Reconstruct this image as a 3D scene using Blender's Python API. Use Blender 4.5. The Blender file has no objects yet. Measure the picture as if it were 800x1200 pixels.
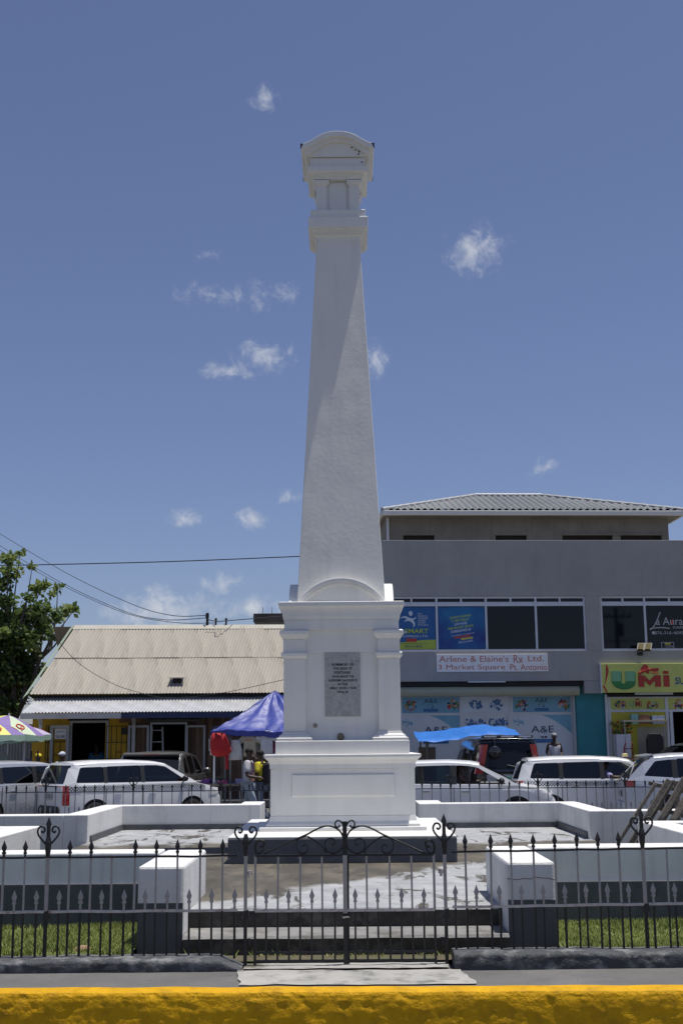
import bpy, bmesh, math, random
from mathutils import Vector, Matrix, Euler
random.seed(7)
D = bpy.data
SC = bpy.context.scene
COL = SC.collection
PI = math.pi

# ------------------------------------------------------------------ camera
FPX = 1430.0; EYE = 1.62; PITCH = math.atan((872-600)/FPX)
YAW = math.atan(5/FPX/math.cos(PITCH)); ROLL = math.radians(0.5)
_f = Vector((-math.sin(YAW)*math.cos(PITCH), math.cos(YAW)*math.cos(PITCH), math.sin(PITCH)))
_r0 = Vector((math.cos(YAW), math.sin(YAW), 0)); _u0 = _r0.cross(_f)
CR = _r0*math.cos(ROLL) - _u0*math.sin(ROLL)
CU = _r0*math.sin(ROLL) + _u0*math.cos(ROLL)
CF = _f; CE = Vector((0, 0, EYE))
cam = D.cameras.new('camera'); cam.sensor_fit = 'VERTICAL'; cam.sensor_height = 36; cam.sensor_width = 36
cam.lens = 36*FPX/1200; cam.clip_start = .1; cam.clip_end = 2000
camo = D.objects.new('camera', cam); COL.objects.link(camo)
camo.matrix_world = Matrix(((CR.x, CU.x, -CF.x, 0), (CR.y, CU.y, -CF.y, 0), (CR.z, CU.z, -CF.z, EYE), (0, 0, 0, 1)))
SC.camera = camo
def ray(x, y): return CR*((x-400)/FPX) + CU*((600-y)/FPX) + CF
def PZ(x, y, z): d = ray(x, y); return CE + d*((z-EYE)/d.z)
def PY(x, y, Y): d = ray(x, y); return CE + d*(Y/d.y)

# ------------------------------------------------------------------ sky, sun, exposure
SUN = Vector((.206, .003, 1)).normalized()
SUN_EL = math.asin(SUN.z); SUN_AZ = math.atan2(SUN.x, SUN.y)
W = D.worlds.new('World'); SC.world = W; W.use_nodes = True
wn = W.node_tree.nodes; wl = W.node_tree.links; wn.clear()
def wnode(t, **k):
    n = wn.new(t)
    for a, b in k.items(): setattr(n, a, b)
    return n
sky = wnode('ShaderNodeTexSky', sky_type='NISHITA', sun_disc=False, sun_elevation=SUN_EL, sun_rotation=SUN_AZ,
            altitude=0, air_density=1.0, dust_density=.6, ozone_density=6.0)
hs = wnode('ShaderNodeHueSaturation'); hs.inputs['Saturation'].default_value = .90; hs.inputs['Value'].default_value = 1.0
wl.new(sky.outputs[0], hs.inputs['Color'])
tc = wnode('ShaderNodeTexCoord')
CLOUDS = [(556,295,42,36,.9),(308,417,46,25,.8),(262,435,50,14,.62),(248,345,46,22,.74),(322,345,40,26,.72),
          (440,425,22,28,.72),(216,608,32,18,.85),(296,610,32,18,.8),(268,683,40,20,.8),(195,716,80,34,.95),(290,712,60,20,.78),
          (642,547,30,16,.68),(245,298,16,10,.62),(337,583,26,16,.68),(312,116,30,18,.66)]
acc = None
for (cx, cy, rx, ry, st) in CLOUDS:
    d = ray(cx, cy).normalized()
    r = Vector((d.y, -d.x, 0)).normalized(); u = r.cross(d)
    m = Matrix((r, u, -d)).transposed()
    mp = wnode('ShaderNodeMapping', vector_type='TEXTURE')
    mp.inputs['Location'].default_value = d
    mp.inputs['Rotation'].default_value = m.to_euler()
    mp.inputs['Scale'].default_value = (rx/FPX, ry/FPX, .15)
    wl.new(tc.outputs['Generated'], mp.inputs['Vector'])
    ln = wnode('ShaderNodeVectorMath', operation='LENGTH'); wl.new(mp.outputs[0], ln.inputs[0])
    mr = wnode('ShaderNodeMapRange'); mr.inputs[1].default_value = 1.15; mr.inputs[2].default_value = 0
    mr.inputs[3].default_value = 0; mr.inputs[4].default_value = st
    wl.new(ln.outputs['Value'], mr.inputs[0])
    if acc is None: acc = mr.outputs[0]
    else:
        mx = wnode('ShaderNodeMath', operation='MAXIMUM'); wl.new(acc, mx.inputs[0]); wl.new(mr.outputs[0], mx.inputs[1]); acc = mx.outputs[0]
nz = wnode('ShaderNodeTexNoise'); nz.inputs['Scale'].default_value = 62; nz.inputs['Detail'].default_value = 9; nz.inputs['Roughness'].default_value = .62
nz.inputs['Distortion'].default_value = .4
wl.new(tc.outputs['Generated'], nz.inputs['Vector'])
n2 = wnode('ShaderNodeMath', operation='MULTIPLY_ADD'); n2.inputs[1].default_value = 2.0; n2.inputs[2].default_value = -1.0
wl.new(nz.outputs[0], n2.inputs[0])
ad = wnode('ShaderNodeMath', operation='ADD'); wl.new(acc, ad.inputs[0]); wl.new(n2.outputs[0], ad.inputs[1])
cm = wnode('ShaderNodeMapRange', interpolation_type='SMOOTHSTEP'); cm.inputs[1].default_value = .22; cm.inputs[2].default_value = 1.3
wl.new(ad.outputs[0], cm.inputs[0])
cmul = wnode('ShaderNodeMath', operation='MULTIPLY'); wl.new(cm.outputs[0], cmul.inputs[0])
gate_ = wnode('ShaderNodeMapRange'); gate_.inputs[1].default_value = 0; gate_.inputs[2].default_value = .28; wl.new(acc, gate_.inputs[0])
wl.new(gate_.outputs[0], cmul.inputs[1])
mixc = wnode('ShaderNodeMix', data_type='RGBA'); wl.new(cmul.outputs[0], mixc.inputs['Factor'])
tint = wnode('ShaderNodeMix', data_type='RGBA', blend_type='MULTIPLY'); tint.inputs['Factor'].default_value = 1
wl.new(hs.outputs[0], tint.inputs[6]); tint.inputs[7].default_value = (.93, .875, .985, 1)
wl.new(tint.outputs[2], mixc.inputs[6]); mixc.inputs[7].default_value = (6.6, 6.9, 7.6, 1)
bg = wnode('ShaderNodeBackground'); bg.inputs['Strength'].default_value = .089
wl.new(mixc.outputs[2], bg.inputs['Color'])
wo = wnode('ShaderNodeOutputWorld'); wl.new(bg.outputs[0], wo.inputs['Surface'])
sl = D.lights.new('sun', 'SUN'); sl.energy = 4.6; sl.angle = math.radians(.55); sl.color = (1, .965, .9)
so = D.objects.new('sun', sl); COL.objects.link(so); so.location = (10, 5, 40)
so.rotation_euler = SUN.to_track_quat('Z', 'Y').to_euler()
SC.view_settings.view_transform = 'Standard'; SC.view_settings.look = 'None'
SC.view_settings.exposure = 0; SC.view_settings.gamma = 1; SC.view_settings.use_curve_mapping = False

# ------------------------------------------------------------------ materials
_mats = {}
def pmat(name, col, rough=.6, metal=0, var=.08, vs=3., bump=0, bs=60, dirt=None, damt=.5, ds=2., spec=.5,
         streak=0, coat=0, stretch=None, speck=None, sheen=0):
    if name in _mats: return _mats[name]
    m = D.materials.new(name); m.use_nodes = True; _mats[name] = m
    n = m.node_tree.nodes; l = m.node_tree.links; b = n['Principled BSDF']
    b.inputs['Roughness'].default_value = rough; b.inputs['Metallic'].default_value = metal
    b.inputs['Specular IOR Level'].default_value = spec; b.inputs['Coat Weight'].default_value = coat
    tcn = n.new('ShaderNodeTexCoord'); vec = tcn.outputs['Object']
    if stretch:
        mp = n.new('ShaderNodeMapping'); mp.inputs['Scale'].default_value = stretch; l.new(vec, mp.inputs[0]); vec = mp.outputs[0]
    def noise(s, det=6, ro=.6, v=None):
        t = n.new('ShaderNodeTexNoise'); t.inputs['Scale'].default_value = s; t.inputs['Detail'].default_value = det
        t.inputs['Roughness'].default_value = ro; l.new(v or vec, t.inputs['Vector']); return t.outputs[0]
    def ramp(src, a, c, lo, hi):
        r = n.new('ShaderNodeMapRange'); r.inputs[1].default_value = a; r.inputs[2].default_value = c
        r.inputs[3].default_value = lo; r.inputs[4].default_value = hi; l.new(src, r.inputs[0]); return r.outputs[0]
    def mix(f, c1, c2):
        x = n.new('ShaderNodeMix'); x.data_type = 'RGBA'
        if isinstance(f, float): x.inputs[0].default_value = f
        else: l.new(f, x.inputs[0])
        for i, c in ((6, c1), (7, c2)):
            if isinstance(c, tuple): x.inputs[i].default_value = c
            else: l.new(c, x.inputs[i])
        return x.outputs[2]
    c = tuple(col)+(1,)
    if var > 0:
        lo = tuple(max(0, x*(1-var)) for x in col)+(1,); hi = tuple(min(1, x*(1+var)) for x in col)+(1,)
        out = mix(ramp(noise(vs), .3, .7, 0, 1), lo, hi)
    else: out = c
    if streak:
        mp = n.new('ShaderNodeMapping'); mp.inputs['Scale'].default_value = (1, 1, .07); l.new(tcn.outputs['Object'], mp.inputs[0])
        s = noise(9, 5, .6, mp.outputs[0])
        out = mix(ramp(s, .52, .75, 0, streak), out, tuple(x*.45 for x in col)+(1,))
    if dirt:
        out = mix(ramp(noise(ds, 8, .65), .5, .66, 0, damt), out, tuple(dirt)+(1,))
    if speck:
        out = mix(ramp(noise(speck[0], 2, .5), speck[1], speck[1]+.06, 0, speck[3]), out, tuple(speck[2])+(1,))
    if isinstance(out, tuple): b.inputs['Base Color'].default_value = out
    else: l.new(out, b.inputs['Base Color'])
    if var > 0:
        l.new(ramp(noise(vs*2.3), .3, .7, max(0, rough-.08), min(1, rough+.08)), b.inputs['Roughness'])
    if bump:
        bn = n.new('ShaderNodeBump'); bn.inputs['Strength'].default_value = bump; bn.inputs['Distance'].default_value = .02
        l.new(noise(bs, 8, .62), bn.inputs['Height']); l.new(bn.outputs[0], b.inputs['Normal'])
    return m
def flat(name, col, rough=.55): return pmat(name, col, rough, var=.05, vs=6)

def glassmat(name, tint=.3, gloss=.08, col=(.6, .7, .7)):
    if name in _mats: return _mats[name]
    m = D.materials.new(name); m.use_nodes = True; _mats[name] = m
    n = m.node_tree.nodes; l = m.node_tree.links; n.clear()
    o = n.new('ShaderNodeOutputMaterial'); t = n.new('ShaderNodeBsdfTransparent'); g = n.new('ShaderNodeBsdfGlossy')
    t.inputs[0].default_value = tuple(x*tint for x in col)+(1,); g.inputs['Roughness'].default_value = .02
    fr = n.new('ShaderNodeFresnel'); fr.inputs[0].default_value = 1.5
    a = n.new('ShaderNodeMath'); a.operation = 'ADD'; a.inputs[1].default_value = gloss-.04; a.use_clamp = True; l.new(fr.outputs[0], a.inputs[0])
    mx = n.new('ShaderNodeMixShader'); l.new(a.outputs[0], mx.inputs[0]); l.new(t.outputs[0], mx.inputs[1]); l.new(g.outputs[0], mx.inputs[2])
    l.new(mx.outputs[0], o.inputs['Surface'])
    return m

def checkmat():
    m = D.materials.new('checker_tape'); m.use_nodes = True
    n = m.node_tree.nodes; l = m.node_tree.links; b = n['Principled BSDF']; b.inputs['Roughness'].default_value = .35
    t = n.new('ShaderNodeTexCoord'); c = n.new('ShaderNodeTexChecker'); c.inputs['Scale'].default_value = 1/.034
    mp = n.new('ShaderNodeMapping'); mp.inputs['Location'].default_value = (.01, .5, .012); mp.inputs['Scale'].default_value = (1, 0, 1)
    l.new(t.outputs['Object'], mp.inputs[0]); l.new(mp.outputs[0], c.inputs['Vector'])
    c.inputs['Color1'].default_value = (.03, .03, .05, 1); c.inputs['Color2'].default_value = (.75, .75, .75, 1)
    l.new(c.outputs[0], b.inputs['Base Color']); return m

M = {}
M['white'] = pmat('white_masonry_paint', (.745, .735, .70), .6, var=.03, vs=1.1, bump=.13, bs=16, streak=.16, dirt=(.62, .605, .57), damt=.3, ds=1.4, speck=(55, .72, (.45, .42, .38), .35))
M['white_wall'] = pmat('white_wall_paint', (.755, .748, .72), .65, var=.04, vs=3, bump=.25, bs=35, streak=.38, dirt=(.45, .43, .40), damt=.35, ds=1.6, speck=(40, .7, (.35, .32, .28), .4))
M['grime'] = pmat('black_mould', (.05, .045, .04), .9, var=.3, vs=20)
M['dark_paint'] = pmat('dark_grey_paint', (.085, .09, .098), .6, var=.15, vs=3, bump=.3, bs=30, dirt=(.17, .165, .16), damt=.35, ds=4, speck=(26, .70, (.35, .34, .32), .6))
M['plinth'] = pmat('chipped_plinth_paint', (.06, .064, .07), .75, var=.3, vs=5, bump=.9, bs=30, dirt=(.27, .27, .27), damt=.8, ds=6.5)
M['mould_concrete'] = pmat('mould_stained_concrete', (.055, .05, .044), .9, var=.5, vs=6, bump=.6, bs=30, dirt=(.19, .18, .165), damt=.6, ds=3)
M['asphalt'] = pmat('asphalt', (.115, .112, .106), .9, var=.2, vs=1.5, bump=.3, bs=80, dirt=(.15, .145, .135), damt=.5, ds=.6)
M['sidewalk'] = pmat('sidewalk_concrete', (.125, .121, .114), .9, var=.15, vs=2.2, bump=.35, bs=60, dirt=(.19, .185, .175), damt=.5, ds=1.6, speck=(34, .66, (.05, .047, .043), .7))
M['yellow_kerb'] = pmat('yellow_kerb_paint', (.64, .345, .004), .6, var=.14, vs=5, bump=.7, bs=26, dirt=(.38, .20, .01), damt=.6, ds=9, spec=.2, speck=(30, .72, (.10, .07, .03), .7))
M['iron'] = pmat('black_iron_paint', (.012, .012, .013), .45, var=.3, vs=20, bump=.3, bs=90, speck=(40, .70, (.13, .06, .03), .7))
M['silver'] = pmat('silver_iron_paint', (.34, .33, .32), .5, var=.12, vs=20, bump=.3, bs=90, speck=(50, .70, (.16, .10, .06), .6))
M['rail_white'] = pmat('worn_rail_paint', (.50, .46, .43), .55, var=.2, vs=14, bump=.3, bs=70, speck=(30, .62, (.22, .12, .08), .7))
M['soil'] = pmat('yard_soil', (.10, .085, .05), .95, var=.3, vs=5, bump=.5, bs=40, dirt=(.07, .10, .025), damt=.7, ds=6)
M['lawn'] = pmat('lawn_turf', (.10, .13, .03), .95, var=.4, vs=9, bump=.6, bs=60, dirt=(.14, .12, .06), damt=.7, ds=5)
M['grey_render'] = pmat('grey_cement_render', (.325, .32, .312), .85, var=.08, vs=.6, bump=.25, bs=45, streak=.18, dirt=(.245, .24, .235), damt=.4, ds=.8)
M['dark_render'] = pmat('unpainted_cement', (.235, .218, .19), .9, var=.14, vs=.9, bump=.3, bs=30, streak=.35, dirt=(.16, .148, .13), damt=.4, ds=1.2)
M['frame_white'] = flat('white_aluminium', (.62, .63, .66), .4)
M['pane'] = pmat('dark_window_glass', (.008, .009, .012), .03, var=0, spec=.32)
M['black'] = flat('matt_black', (.012, .012, .012), .7)
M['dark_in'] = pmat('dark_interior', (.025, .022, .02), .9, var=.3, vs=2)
M['zinc_old'] = pmat('weathered_zinc', (.35, .318, .265), .55, metal=.0, var=.12, vs=1.2, bump=.1, bs=30, dirt=(.22, .195, .155), damt=.85, ds=1.5, stretch=(1.6, .22, .22), spec=.4, speck=(9, .70, (.22, .12, .06), .5))
M['zinc_new'] = pmat('bright_zinc', (.62, .62, .62), .35, metal=.35, var=.1, vs=2, dirt=(.38, .35, .31), damt=.5, ds=2.5)
M['mustard'] = pmat('mustard_wall_paint', (.56, .33, .015), .7, var=.1, vs=2, bump=.2, bs=30, dirt=(.25, .14, .02), damt=.4, ds=2)
M['plank'] = pmat('brown_plank', (.085, .05, .032), .8, var=.4, vs=6, stretch=(6, 6, .8), bump=.3, bs=20)
M['old_timber'] = pmat('weathered_timber', (.17, .15, .125), .85, var=.45, vs=7, stretch=(7, 7, 7), bump=.5, bs=24, dirt=(.07, .06, .05), damt=.6, ds=4)
M['navy'] = flat('navy_paint', (.02, .03, .09), .6)
M['pale_green'] = pmat('pale_green_board', (.34, .40, .31), .7, var=.1, vs=3)
M['tarp'] = pmat('blue_tarp', (.03, .048, .27), .5, var=.12, vs=7, bump=.35, bs=6, spec=.6)
M['tarp2'] = pmat('bright_blue_tarp', (.03, .17, .55), .4, var=.12, vs=7, bump=.35, bs=6, spec=.6)
M['tyre'] = flat('tyre_rubber', (.015, .015, .015), .8)
M['rim'] = pmat('wheel_alloy', (.38, .38, .39), .35, metal=.7, var=.05)
M['car_white'] = pmat('white_car_paint', (.80, .80, .80), .25, var=.015, vs=2, coat=.6)
M['car_silver'] = pmat('silver_car_paint', (.52, .53, .56), .28, metal=.35, var=.02, coat=.6)
M['car_pearl'] = pmat('pale_silver_car_paint', (.60, .62, .67), .28, metal=.2, var=.02, coat=.6)
M['car_black'] = pmat('black_car_paint', (.012, .013, .016), .15, var=.02, coat=.8)
M['car_grey'] = pmat('grey_car_paint', (.17, .168, .16), .22, metal=.5, var=.02, coat=.7)
M['car_teal'] = pmat('dark_teal_car_paint', (.010, .022, .024), .2, metal=.2, var=.02, coat=.7)
M['car_olive'] = pmat('pale_sedan_paint', (.30, .31, .27), .25, var=.02, coat=.6)
M['trim'] = flat('black_trim', (.018, .018, .02), .5)
M['glass'] = glassmat('tinted_car_glass', .10, .07, (.8, .9, .9))
M['glass_mid'] = glassmat('light_car_glass', .35, .07, (.8, .95, .9))
M['shop_glass'] = glassmat('shop_window_glass', .85, .06, (.95, 1, 1))
M['lamp_red'] = pmat('red_lamp_plastic', (.42, .012, .015), .15, var=.1, vs=30, coat=.8)
M['lamp_clear'] = pmat('clear_lamp_plastic', (.6, .6, .62), .1, var=.1, vs=30, coat=.8)
M['chrome'] = pmat('chrome', (.7, .7, .72), .12, metal=1, var=0)
M['checker'] = checkmat()
M['plate_green'] = flat('green_number_plate', (.05, .42, .25), .4)
M['plate'] = flat('pale_number_plate', (.5, .5, .5), .4)
M['skin'] = pmat('dark_brown_skin', (.055, .028, .018), .5, var=.1, vs=20)
M['hair'] = pmat('black_hair', (.008, .007, .007), .8, var=.3, vs=60)
M['rust'] = flat('rusty_steel', (.15, .06, .03), .8)

def terrace_mat():
    m = D.materials.new('stained_terrace_concrete'); m.use_nodes = True
    n = m.node_tree.nodes; l = m.node_tree.links; b = n['Principled BSDF']
    tcn = n.new('ShaderNodeTexCoord')
    def noise(s, det=8, ro=.62, sc=(1, 1, 1), dist=0):
        mp = n.new('ShaderNodeMapping'); mp.inputs['Scale'].default_value = sc; l.new(tcn.outputs['Object'], mp.inputs[0])
        t = n.new('ShaderNodeTexNoise'); t.inputs['Scale'].default_value = s; t.inputs['Detail'].default_value = det
        t.inputs['Roughness'].default_value = ro; t.inputs['Distortion'].default_value = dist; l.new(mp.outputs[0], t.inputs[0]); return t.outputs[0]
    def mr(src, a, c):
        r = n.new('ShaderNodeMapRange'); r.inputs[1].default_value = a; r.inputs[2].default_value = c; l.new(src, r.inputs[0]); return r.outputs[0]
    def mix(f, a, c):
        x = n.new('ShaderNodeMix'); x.data_type = 'RGBA'; l.new(f, x.inputs[0])
        for i, q in ((6, a), (7, c)):
            if isinstance(q, tuple): x.inputs[i].default_value = q
            else: l.new(q, x.inputs[i])
        return x.outputs[2]
    base = mix(mr(noise(2.2, sc=(1.2, .6, 1)), .35, .65), (.055, .048, .037, 1), (.135, .118, .09, 1))
    sep = n.new('ShaderNodeSeparateXYZ'); l.new(tcn.outputs['Object'], sep.inputs[0])
    # pale paint worn off in the traffic zones: near the steps (right), and along the rear
    w = n.new('ShaderNodeMath'); w.operation = 'MULTIPLY_ADD'; w.inputs[1].default_value = 1.25; w.inputs[2].default_value = 12.3
    l.new(sep.outputs[0], w.inputs[0])
    df = n.new('ShaderNodeMath'); df.operation = 'SUBTRACT'; l.new(w.outputs[0], df.inputs[0]); l.new(sep.outputs[1], df.inputs[1])
    pa = n.new('ShaderNodeMath'); pa.operation = 'MULTIPLY_ADD'; pa.inputs[1].default_value = 2.2; l.new(noise(1.5, sc=(1.3, .7, 1), dist=.5), pa.inputs[0]); l.new(df.outputs[0], pa.inputs[2])
    near = mr(pa.outputs[0], 1.0, 1.3)
    pb = n.new('ShaderNodeMath'); pb.operation = 'MULTIPLY_ADD'; pb.inputs[1].default_value = 3.0; l.new(noise(1.2, sc=(1.1, .6, 1)), pb.inputs[0]); l.new(sep.outputs[1], pb.inputs[2])
    far = mr(pb.outputs[0], 18.2, 18.8)
    mx = n.new('ShaderNodeMath'); mx.operation = 'MAXIMUM'; l.new(near, mx.inputs[0]); l.new(far, mx.inputs[1])
    pale = mix(mr(noise(3.2), .35, .7), (.27, .275, .28, 1), (.43, .435, .44, 1))
    c2 = mix(mx.outputs[0], base, pale)
    c3 = mix(mr(noise(2.8, sc=(1.3, .45, 1), dist=.8), .54, .60), c2, (.07, .062, .05, 1))
    l.new(c3, b.inputs['Base Color']); b.inputs['Roughness'].default_value = .85
    bn = n.new('ShaderNodeBump'); bn.inputs['Strength'].default_value = .4; bn.inputs['Distance'].default_value = .02
    l.new(noise(30), bn.inputs['Height']); l.new(bn.outputs[0], b.inputs['Normal'])
    return m
M['terrace'] = terrace_mat()

# ------------------------------------------------------------------ mesh helpers
class MB:
    def __init__(s): s.v = []; s.f = []; s.m = []
    def add(s, vs, fs, mi=0):
        o = len(s.v); s.v += [tuple(v) for v in vs]
        for f in fs: s.f.append(tuple(i+o for i in f)); s.m.append(mi)
        return s
    def box(s, x0, x1, y0, y1, z0, z1, mi=0):
        return s.add([(x0,y0,z0),(x1,y0,z0),(x1,y1,z0),(x0,y1,z0),(x0,y0,z1),(x1,y0,z1),(x1,y1,z1),(x0,y1,z1)],
                     [(0,3,2,1),(4,5,6,7),(0,1,5,4),(1,2,6,5),(2,3,7,6),(3,0,4,7)], mi)
    def tiers(s, prof, cx, cy, mi=0, cap=True):
        vs = []; fs = []
        for (h, z) in prof:
            hx, hy = h if isinstance(h, tuple) else (h, h)
            vs += [(cx-hx,cy-hy,z),(cx+hx,cy-hy,z),(cx+hx,cy+hy,z),(cx-hx,cy+hy,z)]
        for i in range(len(prof)-1):
            a = i*4
            for k in range(4): fs.append((a+k, a+(k+1)%4, a+4+(k+1)%4, a+4+k))
        if cap: fs.append((3,2,1,0)); a = (len(prof)-1)*4; fs.append((a,a+1,a+2,a+3))
        return s.add(vs, fs, mi)
    def extrude(s, poly, y0, y1, mi=0, plane='xz'):
        n = len(poly)
        if plane == 'xz': A = [(x,y0,z) for x,z in poly]; B = [(x,y1,z) for x,z in poly]
        elif plane == 'yz': A = [(y0,x,z) for x,z in poly]; B = [(y1,x,z) for x,z in poly]
        else: A = [(x,z,y0) for x,z in poly]; B = [(x,z,y1) for x,z in poly]
        return s.add(A+B, [tuple(range(n)), tuple(range(2*n-1, n-1, -1))]+[(i,i+n,(i+1)%n+n,(i+1)%n) for i in range(n)], mi)
    def tube(s, pts, r, n=6, mi=0):
        pts = [Vector(p) for p in pts]; vs = []; fs = []; up = None
        for i, p in enumerate(pts):
            t = (pts[min(i+1,len(pts)-1)]-pts[max(i-1,0)])
            if t.length < 1e-9: t = Vector((0,0,1))
            t.normalize()
            if up is None:
                up = Vector((0,0,1)) if abs(t.z) < .9 else Vector((0,1,0))
            a = t.cross(up)
            if a.length < 1e-6: a = t.cross(Vector((1,0,0)))
            a.normalize(); b = a.cross(t); up = b
            rr = r[i] if isinstance(r, (list,tuple)) else r
            for k in range(n):
                w = 2*PI*k/n + PI/n; vs.append(p + a*(math.cos(w)*rr) + b*(math.sin(w)*rr))
        for i in range(len(pts)-1):
            for k in range(n): fs.append((i*n+k, i*n+(k+1)%n, (i+1)*n+(k+1)%n, (i+1)*n+k))
        fs.append(tuple(range(n-1,-1,-1))); q = (len(pts)-1)*n; fs.append(tuple(range(q,q+n)))
        return s.add(vs, fs, mi)
    def lathe(s, prof, n=16, c=(0,0,0), axis='z', mi=0):
        vs = []; fs = []
        for (r, h) in prof:
            for k in range(n):
                w = 2*PI*k/n; a = r*math.cos(w); b = r*math.sin(w)
                p = (a,b,h) if axis == 'z' else ((a,h,b) if axis == 'y' else (h,a,b))
                vs.append((p[0]+c[0],p[1]+c[1],p[2]+c[2]))
        for i in range(len(prof)-1):
            for k in range(n): fs.append((i*n+k, i*n+(k+1)%n, (i+1)*n+(k+1)%n, (i+1)*n+k))
        return s.add(vs, fs, mi)
    def ball(s, c, r, n=10, mi=0):
        rx, ry, rz = r if isinstance(r, tuple) else (r, r, r)
        vs = []; fs = []; m = max(4, n//2+1)
        for i in range(m+1):
            a = PI*i/m
            for k in range(n):
                w = 2*PI*k/n; vs.append((c[0]+rx*math.sin(a)*math.cos(w), c[1]+ry*math.sin(a)*math.sin(w), c[2]-rz*math.cos(a)))
        for i in range(m):
            for k in range(n): fs.append((i*n+k, i*n+(k+1)%n, (i+1)*n+(k+1)%n, (i+1)*n+k))
        return s.add(vs, fs, mi)
    def grid(s, fn, nu, nv, mi=0):
        vs = [fn(i/nu, j/nv) for j in range(nv+1) for i in range(nu+1)]
        fs = [(j*(nu+1)+i, j*(nu+1)+i+1, (j+1)*(nu+1)+i+1, (j+1)*(nu+1)+i) for j in range(nv) for i in range(nu)]
        return s.add(vs, fs, mi)
    def mesh(s, name, mats):
        me = D.meshes.new(name); me.from_pydata(s.v, [], s.f)
        for m in (mats if isinstance(mats, (list,tuple)) else [mats]): me.materials.append(m)
        me.polygons.foreach_set('material_index', s.m)
        me.validate(); me.update(); return me
    def build(s, name, mats, parent=None, smooth=None, bevel=0, fix=False):
        me = s.mesh(name, mats)
        if fix:
            bm = bmesh.new(); bm.from_mesh(me); bmesh.ops.remove_doubles(bm, verts=bm.verts, dist=1e-5)
            bmesh.ops.recalc_face_normals(bm, faces=bm.faces); bm.to_mesh(me); bm.free()
        if smooth is not None:
            me.polygons.foreach_set('use_smooth', [True]*len(me.polygons)); me.set_sharp_from_angle(angle=math.radians(smooth))
        return link(name, me, parent, bevel)
def link(name, me, parent=None, bevel=0):
    o = D.objects.new(name, me); COL.objects.link(o)
    if parent: o.parent = parent
    if bevel:
        b = o.modifiers.new('bevel', 'BEVEL'); b.width = bevel; b.segments = 2; b.limit_method = 'ANGLE'; b.angle_limit = math.radians(40)
    return o
def tag(o, label=None, cat=None, group=None, kind=None):
    if label: o['label'] = label
    if cat: o['category'] = cat
    if group: o['group'] = group
    if kind: o['kind'] = kind
    return o
def thing(name, label, cat, loc=(0,0,0), rz=0, group=None):
    o = D.objects.new(name, None); COL.objects.link(o); o.location = loc; o.rotation_euler = (0,0,rz); o.empty_display_size = .1
    return tag(o, label, cat, group)
def copy_tree(o, parent=None):
    c = o.copy(); COL.objects.link(c); c.parent = parent
    for ch in list(o.children): copy_tree(ch, c)
    return c
def struct(o): o['kind'] = 'structure'; return o
class Frame:
    def __init__(s, loc, yaw): s.o = Vector(loc); s.yaw = yaw; s.u = Vector((math.cos(yaw), math.sin(yaw), 0)); s.n = Vector((-math.sin(yaw), math.cos(yaw), 0))
    def px(s, x, y, dep=0):
        d = ray(x, y); t = ((s.o + s.n*dep - CE).dot(s.n))/d.dot(s.n); p = CE + d*t - s.o
        return p.dot(s.u), p.z
def text(parent, s, x0, x1, z0, z1, y, mat, name='lettering', shear=0., rot=0., bold=0., keep=False, spacing=1.):
    cu = D.curves.new('txt', 'FONT'); cu.body = s; cu.size = 1; cu.offset = bold; cu.resolution_u = 3; cu.space_character = spacing
    ob = D.objects.new('txt', cu); COL.objects.link(ob); bpy.context.view_layer.update()
    dg = bpy.context.evaluated_depsgraph_get(); me = D.meshes.new_from_object(ob.evaluated_get(dg)); D.objects.remove(ob); D.curves.remove(cu)
    xs = [v.co.x for v in me.vertices]; ys = [v.co.y for v in me.vertices]
    ax, bx, ay, by = min(xs), max(xs), min(ys), max(ys)
    sx = (x1-x0)/max(1e-6, bx-ax); sz = (z1-z0)/max(1e-6, by-ay)
    cx, cz = (x0+x1)/2, (z0+z1)/2
    for v in me.vertices:
        X = (v.co.x-(ax+bx)/2)*sx; Z = (v.co.y-(ay+by)/2)*sz; X += Z*shear
        v.co = (cx + X*math.cos(rot)-Z*math.sin(rot), y, cz + X*math.sin(rot)+Z*math.cos(rot))
    me.name = name; me.materials.clear(); me.materials.append(mat)
    return link(name, me, parent)
def smoothpts(pts, k=6):
    pts = [Vector(p) for p in pts]; out = []
    for i in range(len(pts)-1):
        p0 = pts[max(i-1,0)]; p1 = pts[i]; p2 = pts[i+1]; p3 = pts[min(i+2,len(pts)-1)]
        for j in range(k):
            t = j/k
            out.append(.5*((2*p1)+(p2-p0)*t+(2*p0-5*p1+4*p2-p3)*t*t+(3*p1-p0-3*p2+p3)*t**3))
    out.append(pts[-1]); return out
from mathutils import noise as mn
def nz3(x, y, z, s=1.): return mn.noise(Vector((x*s, y*s, z*s)))

# ================================================================== GROUND
GZ = -.24
g = MB(); g.grid(lambda u, v: (-150+300*u, -60+360*v, GZ), 12, 12)
struct(g.build('ground', M['asphalt']))
# sidewalk in front of the fence
def sw(u, v):
    x = -9+18*u; y = 8.64-.018*x+(10.0-8.64)*v
    return (x, y, .008*nz3(x, y, 0, .9))
b = MB(); b.grid(sw, 90, 6); sidewalk = struct(b.build('sidewalk', M['sidewalk'], smooth=60))
# pale worn apron in front of the gate
ap = MB()
def apf(u, v):
    x = -.80+1.62*u+.05*nz3(u*7, v*3, 3)+(.06*(1-v)-.02); y = 8.77+.56*v+.03*nz3(u*9, v, 9)
    return (x, y, .010+.007*nz3(x, y, 0, .9))
ap.grid(apf, 24, 5)
M['apron'] = pmat('worn_apron', (.36, .35, .325), .9, var=.15, vs=3, bump=.4, bs=50, dirt=(.17, .165, .155), damt=1.0, ds=5)
struct(ap.build('apron', M['apron'], smooth=60))
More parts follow.
